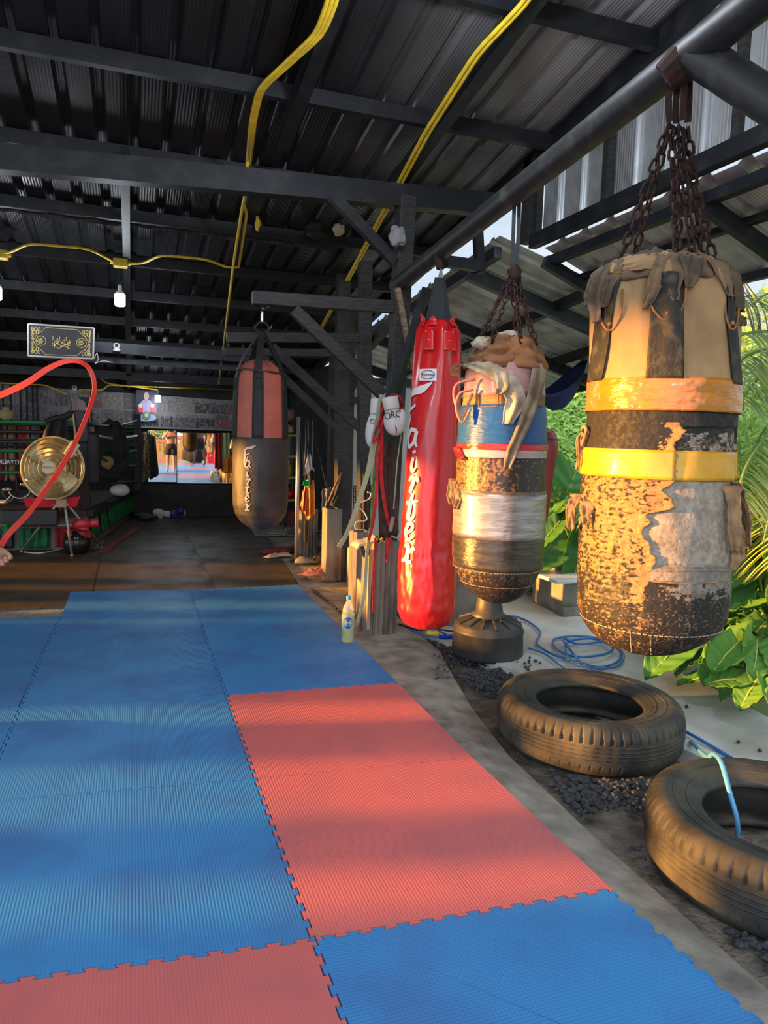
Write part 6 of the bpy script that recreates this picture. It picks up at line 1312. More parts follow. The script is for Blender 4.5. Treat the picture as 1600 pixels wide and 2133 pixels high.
tag(MB().tube(spl([gz(1440, 1545, -.02), gd(1472, 1576, 3.02), gd(1487, 1571, 2.9), e2, e3, e4, e4+Vector((.03, .02, -.12))], 8), .0095, 10).build('hose_end', M('light_blue_hose', (.10, .36, .62), .35), smooth=True), 'light blue hose end bending over the rim into the nearer tire', 'hose')
for k, (P, m_, lab) in enumerate((([(850, 1310), (880, 1322), (915, 1328), (950, 1325)], m_hose, 'dark blue cable on the ground below the red bag'), ([(830, 1300), (870, 1312), (905, 1310), (960, 1318)], m_rubber, 'black cable on the ground below the red bag'), ([(845, 1298), (890, 1302), (930, 1322)], m_hose, 'blue cable crossing under the red bag'))):
    tag(MB().tube(spl(gpts(P), 6), .007, 8).build('ground_cable', m_, smooth=True), lab, 'cable')
tag(MB().tube([gz(890, 1318, .02), gz(915, 1321, .02)], .016, 10).build('yellow_plug', m_yellow), 'yellow cable plug on the ground below the red bag', 'plug')
tag(MB().tube([gz(915, 1327, .02), gz(945, 1327, .02)], .018, 10).build('blue_plug', M('bright_blue_plastic', (.01, .05, .5), .4)), 'bright blue cable connector right of the yellow plug', 'plug')
# plain grey drum behind taped bag base
tag(MB().lathe([(0, .19), (.75, .19), (.76, .17)], 32, gz(958, 1305)+Vector((.12, .2, -.04))).build('concrete_pipe', M('tan_cement', (.33, .30, .25), .8, col2=(.22, .2, .17), ns=5), smooth=True), 'grey cement cylinder standing between the red bag and the black base', 'cylinder')
# ------------------------------------------------------------------ stones
m_stone = M('dark_crushed_stone', (.035, .036, .04), .8, col2=(.08, .08, .085), ns=30, lo=.4, hi=.7)
def stonemb(mb, x, y, zz, s_, rr):
    import itertools
    vs = []; 
    for k in range(3):
        r = s_*(.55, 1, .5)[k]; n = 5
        for j in range(n): a = 2*pi*j/n+rr.random()*.7; vs.append((x+r*cos(a)*(.8+.4*rr.random()), y+r*sin(a)*(.8+.4*rr.random()), zz+s_*(-.4, .1, .75)[k]*(.8+.4*rr.random())))
    fs = [(0, 4, 3, 2, 1), (10, 11, 12, 13, 14)]+[(i*5+j, i*5+(j+1) % 5, i*5+5+(j+1) % 5, i*5+5+j) for i in range(2) for j in range(5)]
    return mb.add(vs, fs)
rr = random.Random(11); mb = MB()
def inT(x, y): return math.hypot(x-T1[0], y-T1[1]) < .45 or math.hypot(x-T2[0], y-T2[1]) < .45
for (x0_, x1_, y0_, y1_, n_) in ((1.2, 1.6, -1.6, -.45, 700), (1.24, 1.7, .42, .75, 500), (1.95, 2.12, .2, .9, 300), (1.24, 1.4, -.45, .2, 160), (1.28, 1.6, .7, 1.2, 160), (1.45, 1.8, 1.75, 2.5, 620), (1.5, 1.8, 2.3, 2.9, 200)):
    for k in range(n_):
        x, y = rr.uniform(x0_, x1_), rr.uniform(y0_, y1_)
        if inT(x, y) or x > 2.0+.1*rr.random() or nz(x*6, y*6) < -.22: continue
        stonemb(mb, x, y, -.062+.010*rr.random(), rr.uniform(.005, .019), rr)
for k in range(60):
    x, y = gz(rr.uniform(900, 1110), rr.uniform(1352, 1412))[:2]; stonemb(mb, x, y, -.012, rr.uniform(.006, .014), rr)
tag(mb.build('crushed_stone', m_stone), 'dark crushed stone scattered in the gutter around the tires', 'gravel', kind='stuff')
for k, (x, y, s_) in enumerate(((1402, 1480, .020), (1430, 1474, .014), (1538, 1547, .012), (1583, 1565, .012), (1116, 1378, .014), (1093, 1383, .012), (1125, 1382, .010))):
    p = gz(x, y, -.015); tag(stonemb(MB(), p.x, p.y, -.015+s_*.3, s_, rr).build('pebble', m_stone), ['larger pebble on the pale concrete by the plants', 'small pebble right of the larger one by the plants', 'pebble above the blue hose end', 'pebble near the right edge of the pale concrete', 'pebble right of the black base, lower one', 'pebble right of the black base, left one', 'smallest pebble right of the black base'][k], 'stone', 'loose pebbles on the pale concrete')
# ------------------------------------------------------------------ far yard: sink, slab, table, rope, hammock, bottle
Ysk = 3.5; c1_ = gz(1185, 1285, -.02); 
t = thing('washing_trough', (c1_.x+.35, c1_.y, -.02), 'cement washing trough with white board on top behind the giant bag', 'trough')
m_cem = M('rough_cement', (.30, .27, .22), .85, col2=(.2, .18, .15), ns=6, bump=.3, bs=30)
Dk = (c1_-CAM).dot(fw); tA = gd(1170, 1212, Dk); tB2 = gd(1172, 1262, Dk)
MB().bb((tA.x+.02, tA.y, -.02), (tA.x+1.1, tA.y+.5, tA.z)).build('basin', m_cem, t, bev=.03)
MB().bb((tA.x-.10, tA.y-.08, tA.z), (tA.x+1.1, tA.y+.5, tA.z+.03)).build('white_board', m_white, t, bev=.005)
MB().bb((tA.x+.15, tA.y+.32, tA.z+.03), (tA.x+1.1, tA.y+.60, tA.z+.20)).build('back_block', M('tan_board', (.42, .36, .26), .8), t, bev=.008)
MB().bb((tA.x-.0, tA.y-.05, -.03), (tA.x+.4, tA.y+.05, .06)).build('foot_block', m_cem, t, bev=.02)
Yt = 3.95; p = gy(1100, 1150, Yt); p2 = gy(1195, 1168, Yt)
t = thing('bamboo_table', (p.x, Yt, 0), 'low bamboo table at the edge of the greenery behind the taped bag', 'table')
for k in range(9): MB().tube([(p.x-.6, Yt+.07*k, p2.z+.03), (p2.x, Yt+.07*k, p2.z+.03)], .032, 8).build('top_slat', m_orangewood, t, smooth=True)
for x in (p.x-.5, p2.x-.12): MB().tube([(x, Yt+.05, -.1), (x, Yt+.05, p2.z)], .03, 8).build('leg', m_orangewood, t); MB().tube([(x, Yt+.5, -.1), (x, Yt+.5, p2.z)], .03, 8).build('leg', m_orangewood, t)
MB().tube([(p.x-.6, Yt-.02, p2.z-.02), (p2.x+.06, Yt-.02, p2.z-.02)], .03, 10).build('edge_rail', m_orangewood, t, smooth=True)
tag(MB().tube([gy(1090, 1177, 3.8), gy(1230, 1179, 3.8)], .014, 8).build('green_pole', m_gband if False else M('green_plastic_pole', (.05, .42, .16), .5), smooth=True), 'green plastic pole lying across in front of the bamboo table', 'pole')
tag(MB().tube(spl([gy(1135, 1080, 5.6), gy(1160, 1108, 5.6), gy(1190, 1122, 5.6), gy(1220, 1125, 5.6)], 6), .012, 8).build('tie_rope', m_cream, smooth=True), 'pale rope sagging in front of the big leaves', 'rope')
cloth_panel('dark_rag', ((1153, 1105), (1161, 1107), (1159, 1140), (1151, 1138)), 5.55, M('slate_cloth', (.07, .09, .13), .8), 'slate rag hanging on the pale rope', 'rag', .02, 1)
tag(MB().tube([gy(1138, 1075, 5.7), gy(1139, 1165, 5.7)], .03, 8).build('wooden_stake', m_orangewood, smooth=True), 'short wooden stake holding the pale rope', 'stake')
tag(crum('black_sandals', gz(1135, 1198)+Vector((0, 0, .05)), (.14, .1, .06), m_blackcloth, 3, None, 12, .4), 'black sandals heaped on the concrete behind the taped bag', 'sandals')
t = thing('empty_bottle', tuple(gz(1145, 1248)), 'empty clear plastic bottle lying on the pale concrete', 'bottle')
a = gz(1133, 1244, .03); b = gz(1162, 1253, .03); MB().tube([a, a.lerp(b, .08), a.lerp(b, .2), a.lerp(b, .5), b.lerp(a, .05), b], [.012, .012, .030, .032, .030, .024], 14).build('body', m_wat2, t, smooth=True)
MB().tube([a.lerp(b, .22), a.lerp(b, .45)], .0335, 14).build('label_film', M('bottle_label_blue', (.03, .14, .45), .5), t, smooth=True); MB().tube([a-(b-a).normalized()*.02, a], .013, 10).build('cap', m_white, t)
for k, (x, y) in enumerate(((1128, 1211), (1150, 1213), (1165, 1208))): p = gz(x, y); tag(MB().ell((p.x, p.y, .012), (.10, .04, .018), 8, m=Matrix.Rotation(k, 3, 'Z')).build('flip_flop', M('brown_flipflop%d' % k, (.10, .06, .045), .7), smooth=True), ['brown slipper, leftmost of three on the far concrete', 'brown slipper, middle of three on the far concrete', 'brown slipper nearest the trough on the far concrete'][k], 'slipper')
# hammock
hq = [gy(1224, 738, 5.0), gy(1188, 785, 4.9), gy(1140, 812, 4.8), gy(1070, 800, 4.7)]
Pm = spl(hq, 8); n = len(Pm)
def hf(u, v):
    i = min(n-1, int(v*(n-1)+.5)); p = Pm[i]; w = .02+.34*sin(pi*min(1, v*1.25))**.8; return p+Vector((.10*(u-.5), .5*(u-.5), 0))*w*2+Vector((0, 0, -.75*w*(1-(2*u-1)**2)-.05+.25*w*u))
t = thing('hammock', tuple(hq[0]), 'dark blue cloth hammock slung under the back lean-to roof', 'hammock')
MB().grid(hf, 12, n-1).build('cloth', M('dark_blue_cloth', (.008, .018, .11), .7, col2=(.006, .01, .05), ns=4), t, smooth=True, sol=.006)
MB().tube([hq[0], gy(1232, 715, 5.0)], .012, 8).build('tie_cord', m_redcloth, t)
# ------------------------------------------------------------------ plants
def leafmb(mb, base, d, L, w, nrm, seg=4, droop=.3, fold=.2):
    base = Vector(base); d = Vector(d).normalized(); s_ = d.cross(Vector(nrm))
    if s_.length < .05: s_ = d.orthogonal()
    s_.normalize(); n = s_.cross(d).normalized(); vs = []; p = base
    for i in range(seg+1):
        t = i/seg; ww = w*sin(pi*min(1, .08+t*.92))**.7*.5 if t < 1 else 0.0005; c = base+d*L*t-Vector((0, 0, 1))*L*droop*t*t
        vs += [c-s_*ww+n*fold*ww, c, c+s_*ww+n*fold*ww]
    return mb.add(vs, [(i*3+j, i*3+j+1, i*3+j+4, i*3+j+3) for i in range(seg) for j in (0, 1)])
def leafmat(nm, c, c2, tr=.35):
    m = M(nm, c, .45, col2=c2, ns=2.5, det=4, lo=.35, hi=.65, spec=.35); t = m.node_tree; b = t.nodes['Principled BSDF']
    tn = t.nodes.new('ShaderNodeBsdfTranslucent'); mx = t.nodes.new('ShaderNodeMixShader'); mx.inputs[0].default_value = tr; out = [n for n in t.nodes if n.type == 'OUTPUT_MATERIAL'][0]
    src = b.inputs['Base Color'].links[0].from_socket; t.links.new(src, tn.inputs[0]); t.links.new(b.outputs[0], mx.inputs[1]); t.links.new(tn.outputs[0], mx.inputs[2]); t.links.new(mx.outputs[0], out.inputs[0]); return m
m_lf1 = leafmat('bright_green_leaves', (.42, .56, .12), (.24, .40, .07)); m_lf2 = leafmat('deep_green_leaves', (.10, .28, .04), (.20, .40, .06)); m_lf3 = leafmat('yellow_green_leaves', (.70, .66, .12), (.45, .55, .10)); m_taro = leafmat('taro_leaf_green', (.16, .44, .09), (.24, .52, .12), .4)
m_palm = leafmat('palm_leaf_green', (.50, .60, .28), (.32, .48, .16), .4); m_tarod = leafmat('deep_taro_green', (.08, .26, .05), (.13, .34, .07), .35); m_twig = M('brown_twigs', (.14, .10, .06), .9)
def bush(c, d, n, L, mat, lab, cat='bush', name='shrub', group=None, seed=0, shell=.6):
    rr = random.Random(seed); c = Vector(c); t = thing(name, (c.x, c.y, c.z-d[2]), lab, cat, group); mb = MB()
    for k in range(n):
        a = rr.uniform(0, 2*pi); u = rr.uniform(-1, 1); s_ = sqrt(1-u*u); r = rr.uniform(shell, 1)**.6*(1+.22*nz(cos(a)*2+seed, sin(a)*2, u*2)); v = Vector((s_*cos(a), s_*sin(a), u)); p = c+Vector((v.x*d[0]*r, v.y*d[1]*r, v.z*d[2]*r)); dd = (v+Vector((rr.uniform(-1, 1), rr.uniform(-1, 1), rr.uniform(-.6, .8)))*.8)
        leafmb(mb, p, dd, L*rr.uniform(.6, 1.3), L*rr.uniform(.3, .55), (rr.uniform(-1, 1), rr.uniform(-1, 1), 1), 2, .2)
    mb.build('foliage', mat, t)
    mb = MB()
    for k in range(5): mb.tube([Vector((c.x, c.y, c.z-d[2])), c+Vector((rr.uniform(-.4, .4)*d[0], rr.uniform(-.4, .4)*d[1], d[2]*.3))], [.03, .01], 6)
    mb.build('stems', m_twig, t); return t
# weedy hillside between the bags
rr = random.Random(3); mb = MB()
for k in range(16000):
    px_ = rr.uniform(1125, 1235); py = rr.uniform(775, 1120); D = 13.5-4.5*(py-775)/345+rr.uniform(-.5, .5); p = gd(px_, py, D)
    leafmb(mb, p, (rr.uniform(-1, 1), rr.uniform(-1, .3), rr.uniform(-.2, 1)), rr.uniform(.06, .14), rr.uniform(.04, .08), (rr.uniform(-1, 1), -1, 1), 2)
tag(mb.build('climbing_weeds', m_lf1), 'dense bright green climbing weeds on the bank between the taped and giant bags', 'weeds', kind='stuff')
tag(MB().grid(lambda u, v: tuple(gd(1090+170*u, 770+380*v, 14.1-4.96*v)), 8, 8).build('earth_bank', M('dark_green_bank', (.10, .18, .04), .95, col2=(.05, .10, .02), ns=9), sol=.3, off=-1), 'earth bank under the climbing weeds', 'bank')  # dark green ground colour with random tone
# bushes at the far right
for k, (x, y, D, d, n, L, m_, lab) in enumerate(((1560, 860, 9.5, (1.0, .8, 1.1), 4200, .10, m_lf1, 'pale green feathery shrub behind the palm at the right edge'), (1640, 780, 10.5, (1.1, .9, 1.3), 3000, .12, m_lf1, 'tall pale shrub cut by the right edge behind the palm'), (1570, 1010, 7.0, (.75, .6, .7), 3200, .09, m_lf1, 'middle green shrub right of the giant bag'), (1550, 1160, 5.2, (.55, .5, .45), 2400, .09, m_lf2, 'dark green shrub low at the right of the giant bag'), (1640, 1120, 5.6, (.6, .5, .7), 2000, .10, m_lf2, 'dark shrub cut by the right edge below the palm fronds'), (1500, 900, 10.5, (.9, .8, .9), 2600, .10, m_lf1, 'shrub half hidden behind the right side of the giant bag'), (1175, 1120, 7.0, (.8, .5, .5), 2600, .10, m_lf2, 'dark green shrub behind the big taro leaf'))):
    bush(gd(x, y, D), d, n, L, m_, lab, seed=k+20)
def frond(P, mat, t, L=.42, n=46, w=.022, seed=0):
    rr = random.Random(seed); P = spl(P, 10); N = len(P); mb = MB().tube(P, [.012*(1-.8*i/N)+.002 for i in range(N)], 6); f = MB()
    for k in range(n):
        i = 2+int((N-4)*k/n); p = P[i]; tg = (P[i+1]-P[i-1]).normalized(); sd_ = tg.cross(Vector((0, 0, 1))).normalized(); ll = L*(.45+.75*sin(pi*(k/n)**.8))
        for s in (-1, 1): leafmb(f, p, tg*.75+sd_*s+Vector((0, 0, rr.uniform(-.1, .25))), ll*rr.uniform(.8, 1.1), w, (0, 0, 1), 5, .55, .1)
    o = f.build('frond', mat, t); mb.build('rachis', m_palm, o, smooth=True); return o
tP = thing('palm_tree', tuple(gd(1720, 1250, 4.6)), 'feathery palm whose fronds reach in from the right edge of the photo', 'palm')
base = gd(1740, 780, 4.6)
for k, P in enumerate((((1740, 780), (1660, 700), (1590, 690), (1535, 700)), ((1740, 800), (1650, 760), (1580, 790), (1535, 850)), ((1740, 820), (1660, 830), (1590, 900), (1545, 1010)), ((1740, 840), (1670, 900), (1620, 1010), (1590, 1130)), ((1740, 780), (1680, 640), (1610, 610), (1560, 640)), ((1740, 850), (1700, 960), (1660, 1080), (1640, 1180)), ((1745, 800), (1640, 860), (1560, 960), (1530, 1060)), ((1740, 800), (1640, 730), (1560, 740), (1520, 790)))):
    frond([gd(x, y, 4.6-.22*i+.12*(k % 3)) for i, (x, y) in enumerate(P)], m_lf3 if k in (3, 5) else m_palm, tP, .40, 46, .020, k)
MB().tube([gd(1740, 1300, 4.6), base], [.09, .06], 12).build('trunk', m_twig, tP, smooth=True)
def taro(c, leaves, lab, seed=0, mat=None, name='taro_plant'):
    c = Vector(c); t = thing(name, tuple(c), lab, 'plant', 'big-leaved plants'); rr = random.Random(seed)
    for (tip, L, w, ax, nr) in leaves:
        tip = Vector(tip); ax = Vector(ax).normalized(); nr = Vector(nr).normalized(); s_ = ax.cross(nr).normalized(); nr = s_.cross(ax)
        def f(u, v):
            a = 2*u-1; t_ = v; ww = w*(sin(pi*min(1, .20+.80*t_))**.65)*(1-.0*t_)*.5; back = -.22*L*abs(a)**.8*(1-t_)**2
            wav = .02*L*sin(t_*26)*abs(a); return tip+ax*(L*t_+back)+s_*ww*a+nr*(.10*L*abs(a)**1.4+wav-.22*L*t_*t_+.015*L*cos(t_*40+abs(a)*6))
        lf = MB().grid(f, 14, 26).build('leaf', mat or m_taro, t, smooth=True, sol=.002)
        MB().tube([tip+nr*.004, tip+ax*L*.5+nr*(-.05*L+.004), tip+ax*L*.97-nr*.2*L], [.006, .004, .002], 5).build('midrib', m_lf3, lf)
        MB().tube(spl([c, c.lerp(tip, .6)+Vector((0, 0, .12*(tip-c).length)), tip+ax*.0], 6), [.016]*12+[.008] if False else .010, 6).build('stalk', m_lf1, t, smooth=True)
    return t
D_ = 6.7
taro(gd(1160, 1180, D_), [(gd(1198, 985, D_), .56, .60, (-.45, -.15, -1), (-.2, -1, .35)), (gd(1150, 1080, D_-.2), .40, .36, (.35, -.1, -.8), (.1, -1, .6)), (gd(1175, 1100, D_-.4), .5, .42, (-.6, -.2, -.5), (.0, -1, .8)), (gd(1210, 1130, D_-.4), .5, .40, (-.2, -.2, -.8), (.2, -1, .5))], 'giant taro with one huge ribbed leaf left of the giant bag', 1, m_tarod)
def taroat(px_, py, D, n, spread, L, lab, seed):
    c = gd(px_, py, D); rr = random.Random(seed); lv = []
    for k in range(n):
        a = 2*pi*k/n+rr.uniform(-.3, .3); r = spread*rr.uniform(.5, 1.1); tip = c+Vector((r*cos(a), r*sin(a)*.8-.05, spread*rr.uniform(.5, 1.3))); lv.append((tip-Vector((cos(a), sin(a), 0))*L*.3, L*rr.uniform(.75, 1.15), L*rr.uniform(.55, .72), (cos(a), sin(a), rr.uniform(-.7, -.1)), (rr.uniform(-.2, .2), rr.uniform(-.5, 0), 1)))
    return taro(c, lv, lab, seed, m_tarod if seed % 2 else m_lf2)
taroat(1480, 1400, 4.3, 8, .30, .34, 'broad-leaved plant right below the giant bag at the concrete edge', 3)
taroat(1560, 1420, 4.0, 8, .28, .30, 'broad-leaved plant nearest the right edge beside the pebbles', 4)
taroat(1520, 1290, 5.0, 9, .38, .42, 'larger leafy plant behind, between giant bag and right edge', 5)
taroat(1590, 1250, 4.8, 8, .36, .36, 'leafy plant under the palm fronds at the right edge', 6)
taroat(1440, 1360, 5.0, 7, .28, .36, 'leafy plant peeping out beneath the giant bag', 7)
taroat(1500, 1440, 4.05, 7, .20, .24, 'low leafy plant hugging the concrete edge below the giant bag', 11)
taroat(1570, 1475, 3.75, 7, .18, .24, 'lowest leafy plant at the right edge, next to the concrete corner', 12)
taroat(1610, 1350, 4.2, 8, .3, .32, 'leafy plant cut by the right edge, above the pebbles', 8)
taroat(1190, 1130, 6.3, 7, .3, .3, 'smaller leafy plant at the foot of the giant taro', 9)
tag(MB().bb(tuple(gd(1490, 1300, 6.2)-Vector((0, 0, .6))), tuple(gd(1700, 1255, 6.0))).build('stone_wall', M('mossy_stone', (.24, .22, .17), .9, col2=(.12, .13, .07), ns=6, bump=.5, bs=14, bd=.03), bev=.03), 'low mossy stone wall behind the leafy plants', 'wall')
mb = MB(); rr = random.Random(8)
for k in range(9): a = gd(1590+rr.uniform(-20, 30), 700, 7); mb.tube(spl([a, a+Vector((-.15+.1*rr.random(), 0, .25)), a+Vector((-.35+.25*rr.random(), .1, .35+.3*rr.random()))], 4), .006, 5)
tag(mb.build('bare_twigs', m_twig), 'bare twigs against the sky above the palm', 'twigs')
# distant hedge line beyond the neighbouring yard, seen under the roofs
for k, (x, y, D, d, n, lab) in enumerate(((800, 830, 13, (1.6, 1, 1.0), 900, 'distant shrub seen behind the white wall'), (1190, 850, 15, (3, 1.2, 1.6), 3500, 'distant hedge on top of the weedy bank'))): bush(gd(x, y, D), d, n, .16, m_lf1, lab, seed=60+k)
# ------------------------------------------------------------------ people
def person(name, loc, rot, J, rad, lab, skin=None, parts=()):
    t = thing(name, tuple(loc), lab, 'person'); m = Matrix.Translation(loc) @ Matrix.Rotation(rot, 4, 'Z'); ids = {k: i for i, k in enumerate(J)}
    me = bpy.data.meshes.new('body'); me.from_pydata([tuple((m @ Vector(J[k][0]))-Vector(loc)) for k in J], [(ids[k], ids[J[k][2]]) for k in J if J[k][2]], []); me.materials.append(skin or m_skin)
    o = bpy.data.objects.new('body', me); COL.objects.link(o); o.parent = t; WLOC[o.name] = Vector(loc)
    o.modifiers.new('k', 'SKIN'); 
    if not me.skin_vertices: bpy.context.view_layer.objects.active = o; 
    sv = me.skin_vertices[0].data
    for k, i in ids.items(): r = J[k][1]; sv[i].radius = (r, r) if not isinstance(r, tuple) else r; sv[i].use_root = (J[k][2] is None)
    o.modifiers['k'].use_smooth_shade = True
    s_ = o.modifiers.new('u', 'SUBSURF'); s_.levels = 2; s_.render_levels = 2; return t, m
def stand(h=1.72, arms=None, legs=((.10, 0), (-.10, 0))):
    k = h/1.72; J = {'pel': ((0, 0, .93*k), .13, None), 'bel': ((0, .01, 1.07*k), .115, 'pel'), 'che': ((0, 0, 1.27*k), .14, 'bel'), 'nec': ((0, -.01, 1.43*k), .06, 'che'), 'nk2': ((0, 0, 1.49*k), .052, 'nec'), 'jaw': ((0, .025, 1.56*k), .075, 'nk2'), 'skl': ((0, .0, 1.65*k), .09, 'jaw')}
    for s, n in ((1, 'R'), (-1, 'L')):
        fx, fy = legs[0] if s == 1 else legs[1]
        J['hip'+n] = ((s*.09, 0, .88*k), .095, 'pel'); J['kne'+n] = ((fx*1.0, fy*.5+.02, .49*k), .058, 'hip'+n); J['cal'+n] = ((fx*1.05, fy*.7, .36*k), .055, 'kne'+n); J['ank'+n] = ((fx*1.1, fy, .08*k), .036, 'cal'+n); J['toe'+n] = ((fx*1.2, fy+.15, .03), .03, 'ank'+n)
        e, w = (arms or {}).get(n, ((s*.27, -.02, 1.12*k), (s*.29, .08, .88*k)))
        J['sho'+n] = ((s*.17, 0, 1.39*k), .06, 'che'); J['elb'+n] = (e, .042, 'sho'+n); J['wri'+n] = (w, .028, 'elb'+n)
        d = (Vector(w)-Vector(e)).normalized(); pa_ = Vector(w)+d*.06; J['pal'+n] = (tuple(pa_), (.042, .028), 'wri'+n); sd_ = d.cross(Vector((0, 1, 0))); sd_ = sd_.normalized() if sd_.length > .1 else Vector((1, 0, 0)); bn = d.cross(sd_)
        for q in range(4):
            b_ = pa_+d*.03+sd_*(q-1.5)*.021; c_ = b_+d*(.030-.004*abs(q-1))+bn*.014; J['f%d%s' % (q, n)] = (tuple(b_), .0115, 'pal'+n); J['g%d%s' % (q, n)] = (tuple(c_), .0105, 'f%d%s' % (q, n)); J['h%d%s' % (q, n)] = (tuple(c_+bn*.024-d*.018), .0095, 'g%d%s' % (q, n))
        J['th'+n] = (tuple(Vector(w)+d*.03-sd_*.035+bn*.015), .011, 'wri'+n); J['ti'+n] = (tuple(Vector(w)+d*.065-sd_*.045+bn*.025), .009, 'th'+n)
    return J
def face(t, m, h, hairm, long=False):
    k = h/1.72; H = Vector((0, .0, 1.62*k)); f = lambda *a: m @ (H+Vector(a)); R3 = m.to_3x3()
    MB().ell(f(0, -.012, .03), (.092, .105, .10), 14, m=R3).build('hair', hairm, t, smooth=True)
    MB().ell(f(0, .10, -.005), (.014, .02, .022), 8, m=R3).build('nose', m_skin, t, smooth=True)
    for s in (-1, 1): MB().ell(f(s*.033, .082, .022), (.014, .008, .008), 8, m=R3).build('eye', m_dark, t, smooth=True); MB().ell(f(s*.088, .0, .0), (.014, .02, .03), 8, m=R3).build('ear', m_skin, t, smooth=True)
    MB().ell(f(0, .085, -.045), (.026, .010, .007), 8, m=R3).build('mouth', M('lip', (.3, .1, .08), .6), t, smooth=True)
def shorts(t, m, h, mat, top=1.02, bot=.62):
    k = h/1.72; R3 = m.to_3x3()
    mb = MB().lathe([(.84*k, .155), (.90*k, .165), (top*k, .145)], 24, m.translation, m=R3 @ Matrix.Diagonal((1.08, .95, 1)).to_3x3())
    for s in (-1, 1): mb.lathe([(bot*k, .125), (.75*k, .12), (.90*k, .10)], 20, m @ Vector((s*.085, .01, 0)), m=R3)
    mb.build('shorts', mat, t, smooth=True)
hair = M('black_hair', (.012, .01, .01), .6)
# photographer behind the lens, seen only in the mirror
h = 1.60; J = stand(h, {'R': ((.26, .10, 1.12), (.07, .27, 1.36)), 'L': ((-.26, .10, 1.12), (-.07, .27, 1.36))}); L0 = Vector((CAM.x, CAM.y-.44, 0))
t, m = person('person', L0, 0, J, None, 'shirtless person in black shorts holding a phone up, reflected in the left mirror pane'); face(t, m, h, hair); shorts(t, m, h, m_blackcloth)
MB().ell(m @ Vector((.16, 0, 1.27)), (.06, .12, .13), 12).build('shoulder_towel', m_blackcloth, t, smooth=True)
tag(MB().box(CAM+Vector((.06, -.055, -.075)), (.15, .008, .075)).build('phone', m_dark, bev=.003), 'black phone held up by the reflected photographer', 'phone')
h = 1.74; J = stand(h, {'R': ((.24, .12, 1.20), (.02, .24, 1.30)), 'L': ((-.24, .12, 1.18), (-.02, .25, 1.26))})
t, m = person('person', Vector((3.1, -8.6, -.12)), .0, J, None, 'bare-chested person in patterned shorts with hands clasped, reflected in the mirror beside the bag'); face(t, m, h, hair); shorts(t, m, h, M('camo_shorts', (.35, .32, .18), .8, col2=(.06, .07, .04), ns=14, lo=.48, hi=.52))
h = 1.70; J = stand(h, None, ((.12, .2), (-.1, -.2)))
t, m = person('person', Vector((.62, -4.4, 0)), 2.6, J, None, 'person in dark shorts walking away, reflected at the joint of the mirror panes', M('tanned_skin', (.22, .12, .08), .55)); face(t, m, h, hair); shorts(t, m, h, m_blackcloth)
# person at the left edge who swings the red band: only the fist enters the photo
fist = gd(16, 1134, 3.3); Lp = Vector((fist.x-.42, fist.y+.05, 0)); h = 1.70
w_ = fist-Lp-Vector((.055, 0, 0)); J = stand(h, {'R': ((.24, -.10, 1.08), (w_.x-.02, w_.y, w_.z+.01)), 'L': ((-.30, .12, 1.06), (-.30, .30, .95))})
t, m = person('person', Lp, 0, J, None, 'person standing just outside the left edge, fist holding the end of the red band'); face(t, m, h, hair); shorts(t, m, h, M('navy_shorts', (.02, .03, .09), .8))
# red band in the air
bp2 = [(2, 1136, 3.27), (18, 1112, 3.28), (62, 1065, 3.35), (120, 985, 3.4), (160, 915, 3.45), (185, 855, 3.5), (197, 810, 3.5), (190, 775, 3.5), (172, 756, 3.5), (140, 752, 3.5), (100, 768, 3.5), (60, 795, 3.5), (20, 815, 3.5), (-30, 835, 3.5)]
P = spl([gd(x, y, d) for x, y, d in bp2], 8); n = len(P)
tag(ribbon(MB(), P, [.026-.004*sm(.1, .4, i/n)+.01*sm(.6, .9, i/n) for i in range(n)], lambda u: (.2+.4*sin(u*5), -1, .2), .003).build('red_band', M('bright_red_band', (.60, .03, .015), .5)), 'bright red-orange band swung up in a curve from the fist at the left edge', 'band')
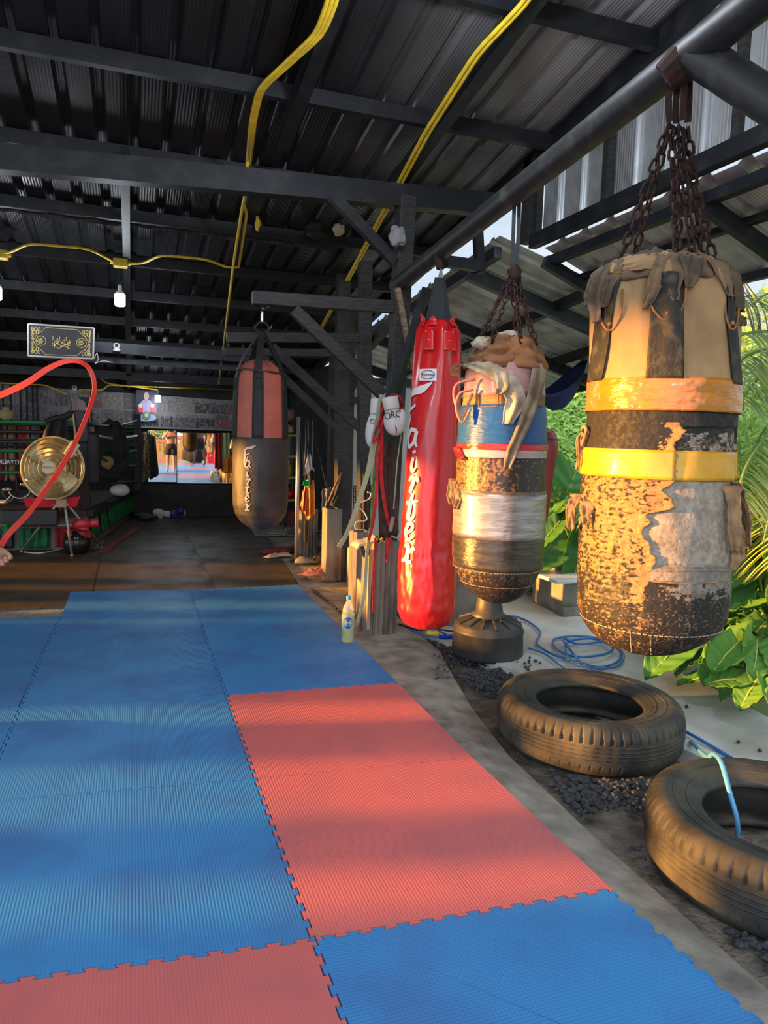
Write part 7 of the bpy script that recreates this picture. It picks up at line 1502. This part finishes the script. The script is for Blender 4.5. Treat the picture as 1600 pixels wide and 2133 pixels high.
# ------------------------------------------------------------------ behind the camera, seen in the mirror
m_pinkf = M('pink_fence_paint', (.62, .20, .20), .7); m_slat = M('orange_fence_slat', (.50, .28, .10), .7)
Yf = -12.0
tF = thing('garden_fence', (0, Yf, -.2), 'pink framed fence with orange slats behind the camera, seen in the mirror', 'fence')
for x in range(-6, 12, 2):
    MB().bb((x-.12, Yf-.06, -.2), (x+.12, Yf+.06, .98)).build('post', m_pinkf, tF)
    for k in range(9): MB().bb((x+.2+k*.185, Yf-.02, .0), (x+.35+k*.185, Yf+.02, .85)).build('slat', m_slat, tF)
MB().bb((-6, Yf-.05, .82), (12, Yf+.05, .95)).build('top_rail', m_pinkf, tF); MB().bb((-6, Yf-.05, -.2), (12, Yf+.05, .05)).build('bottom_rail', m_pinkf, tF)
for k, x in enumerate((-3, 0, 3, 6, 9)): bush(Vector((x, Yf-2.2, 1.6)), (2.0, 1.1, 2.0), 2600, .22, m_lf1, 'hedge shrub behind the pink fence, %s from the left in the mirror' % ['first', 'second', 'third', 'fourth', 'fifth'][k], seed=80+k)
tag(MB().tube([(2.6, -8.5, -.2), (2.6, -8.5, 3.6)], .16, 16).build('spiral_post', M('grey_striped_post', (.5, .5, .5), .6, wave=('DIAGONAL', 3, .8, .05)), smooth=True), 'thick grey striped post behind the camera, seen in the mirror', 'post')
t = thing('green_bench', (2.2, -6.8, 0), 'green steel frame bench behind the camera, seen in the mirror', 'bench')
MB().bb((1.4, -7.0, .78), (3.4, -6.5, .92)).build('bench_top', M('green_vinyl', (.05, .28, .08), .5), t)
for x in (1.45, 2.4, 3.35): MB().bb((x-.02, -6.8, -.1), (x+.02, -6.76, .8)).build('leg', m_steel, t)
tag(MB().bb((.9, -6.7, -.1), (1.9, -6.3, .45)).build('red_cooler', M('red_cooler_paint', (.5, .02, .05), .5), bev=.03), 'red cooler box beside the green bench, seen in the mirror', 'box')
tag(crum('dark_bag_pile', (.4, -6.6, .35), (.45, .3, .42), m_blackcloth, 4, None, 16, .3), 'pile of dark gear behind the camera, seen in the mirror', 'bags')
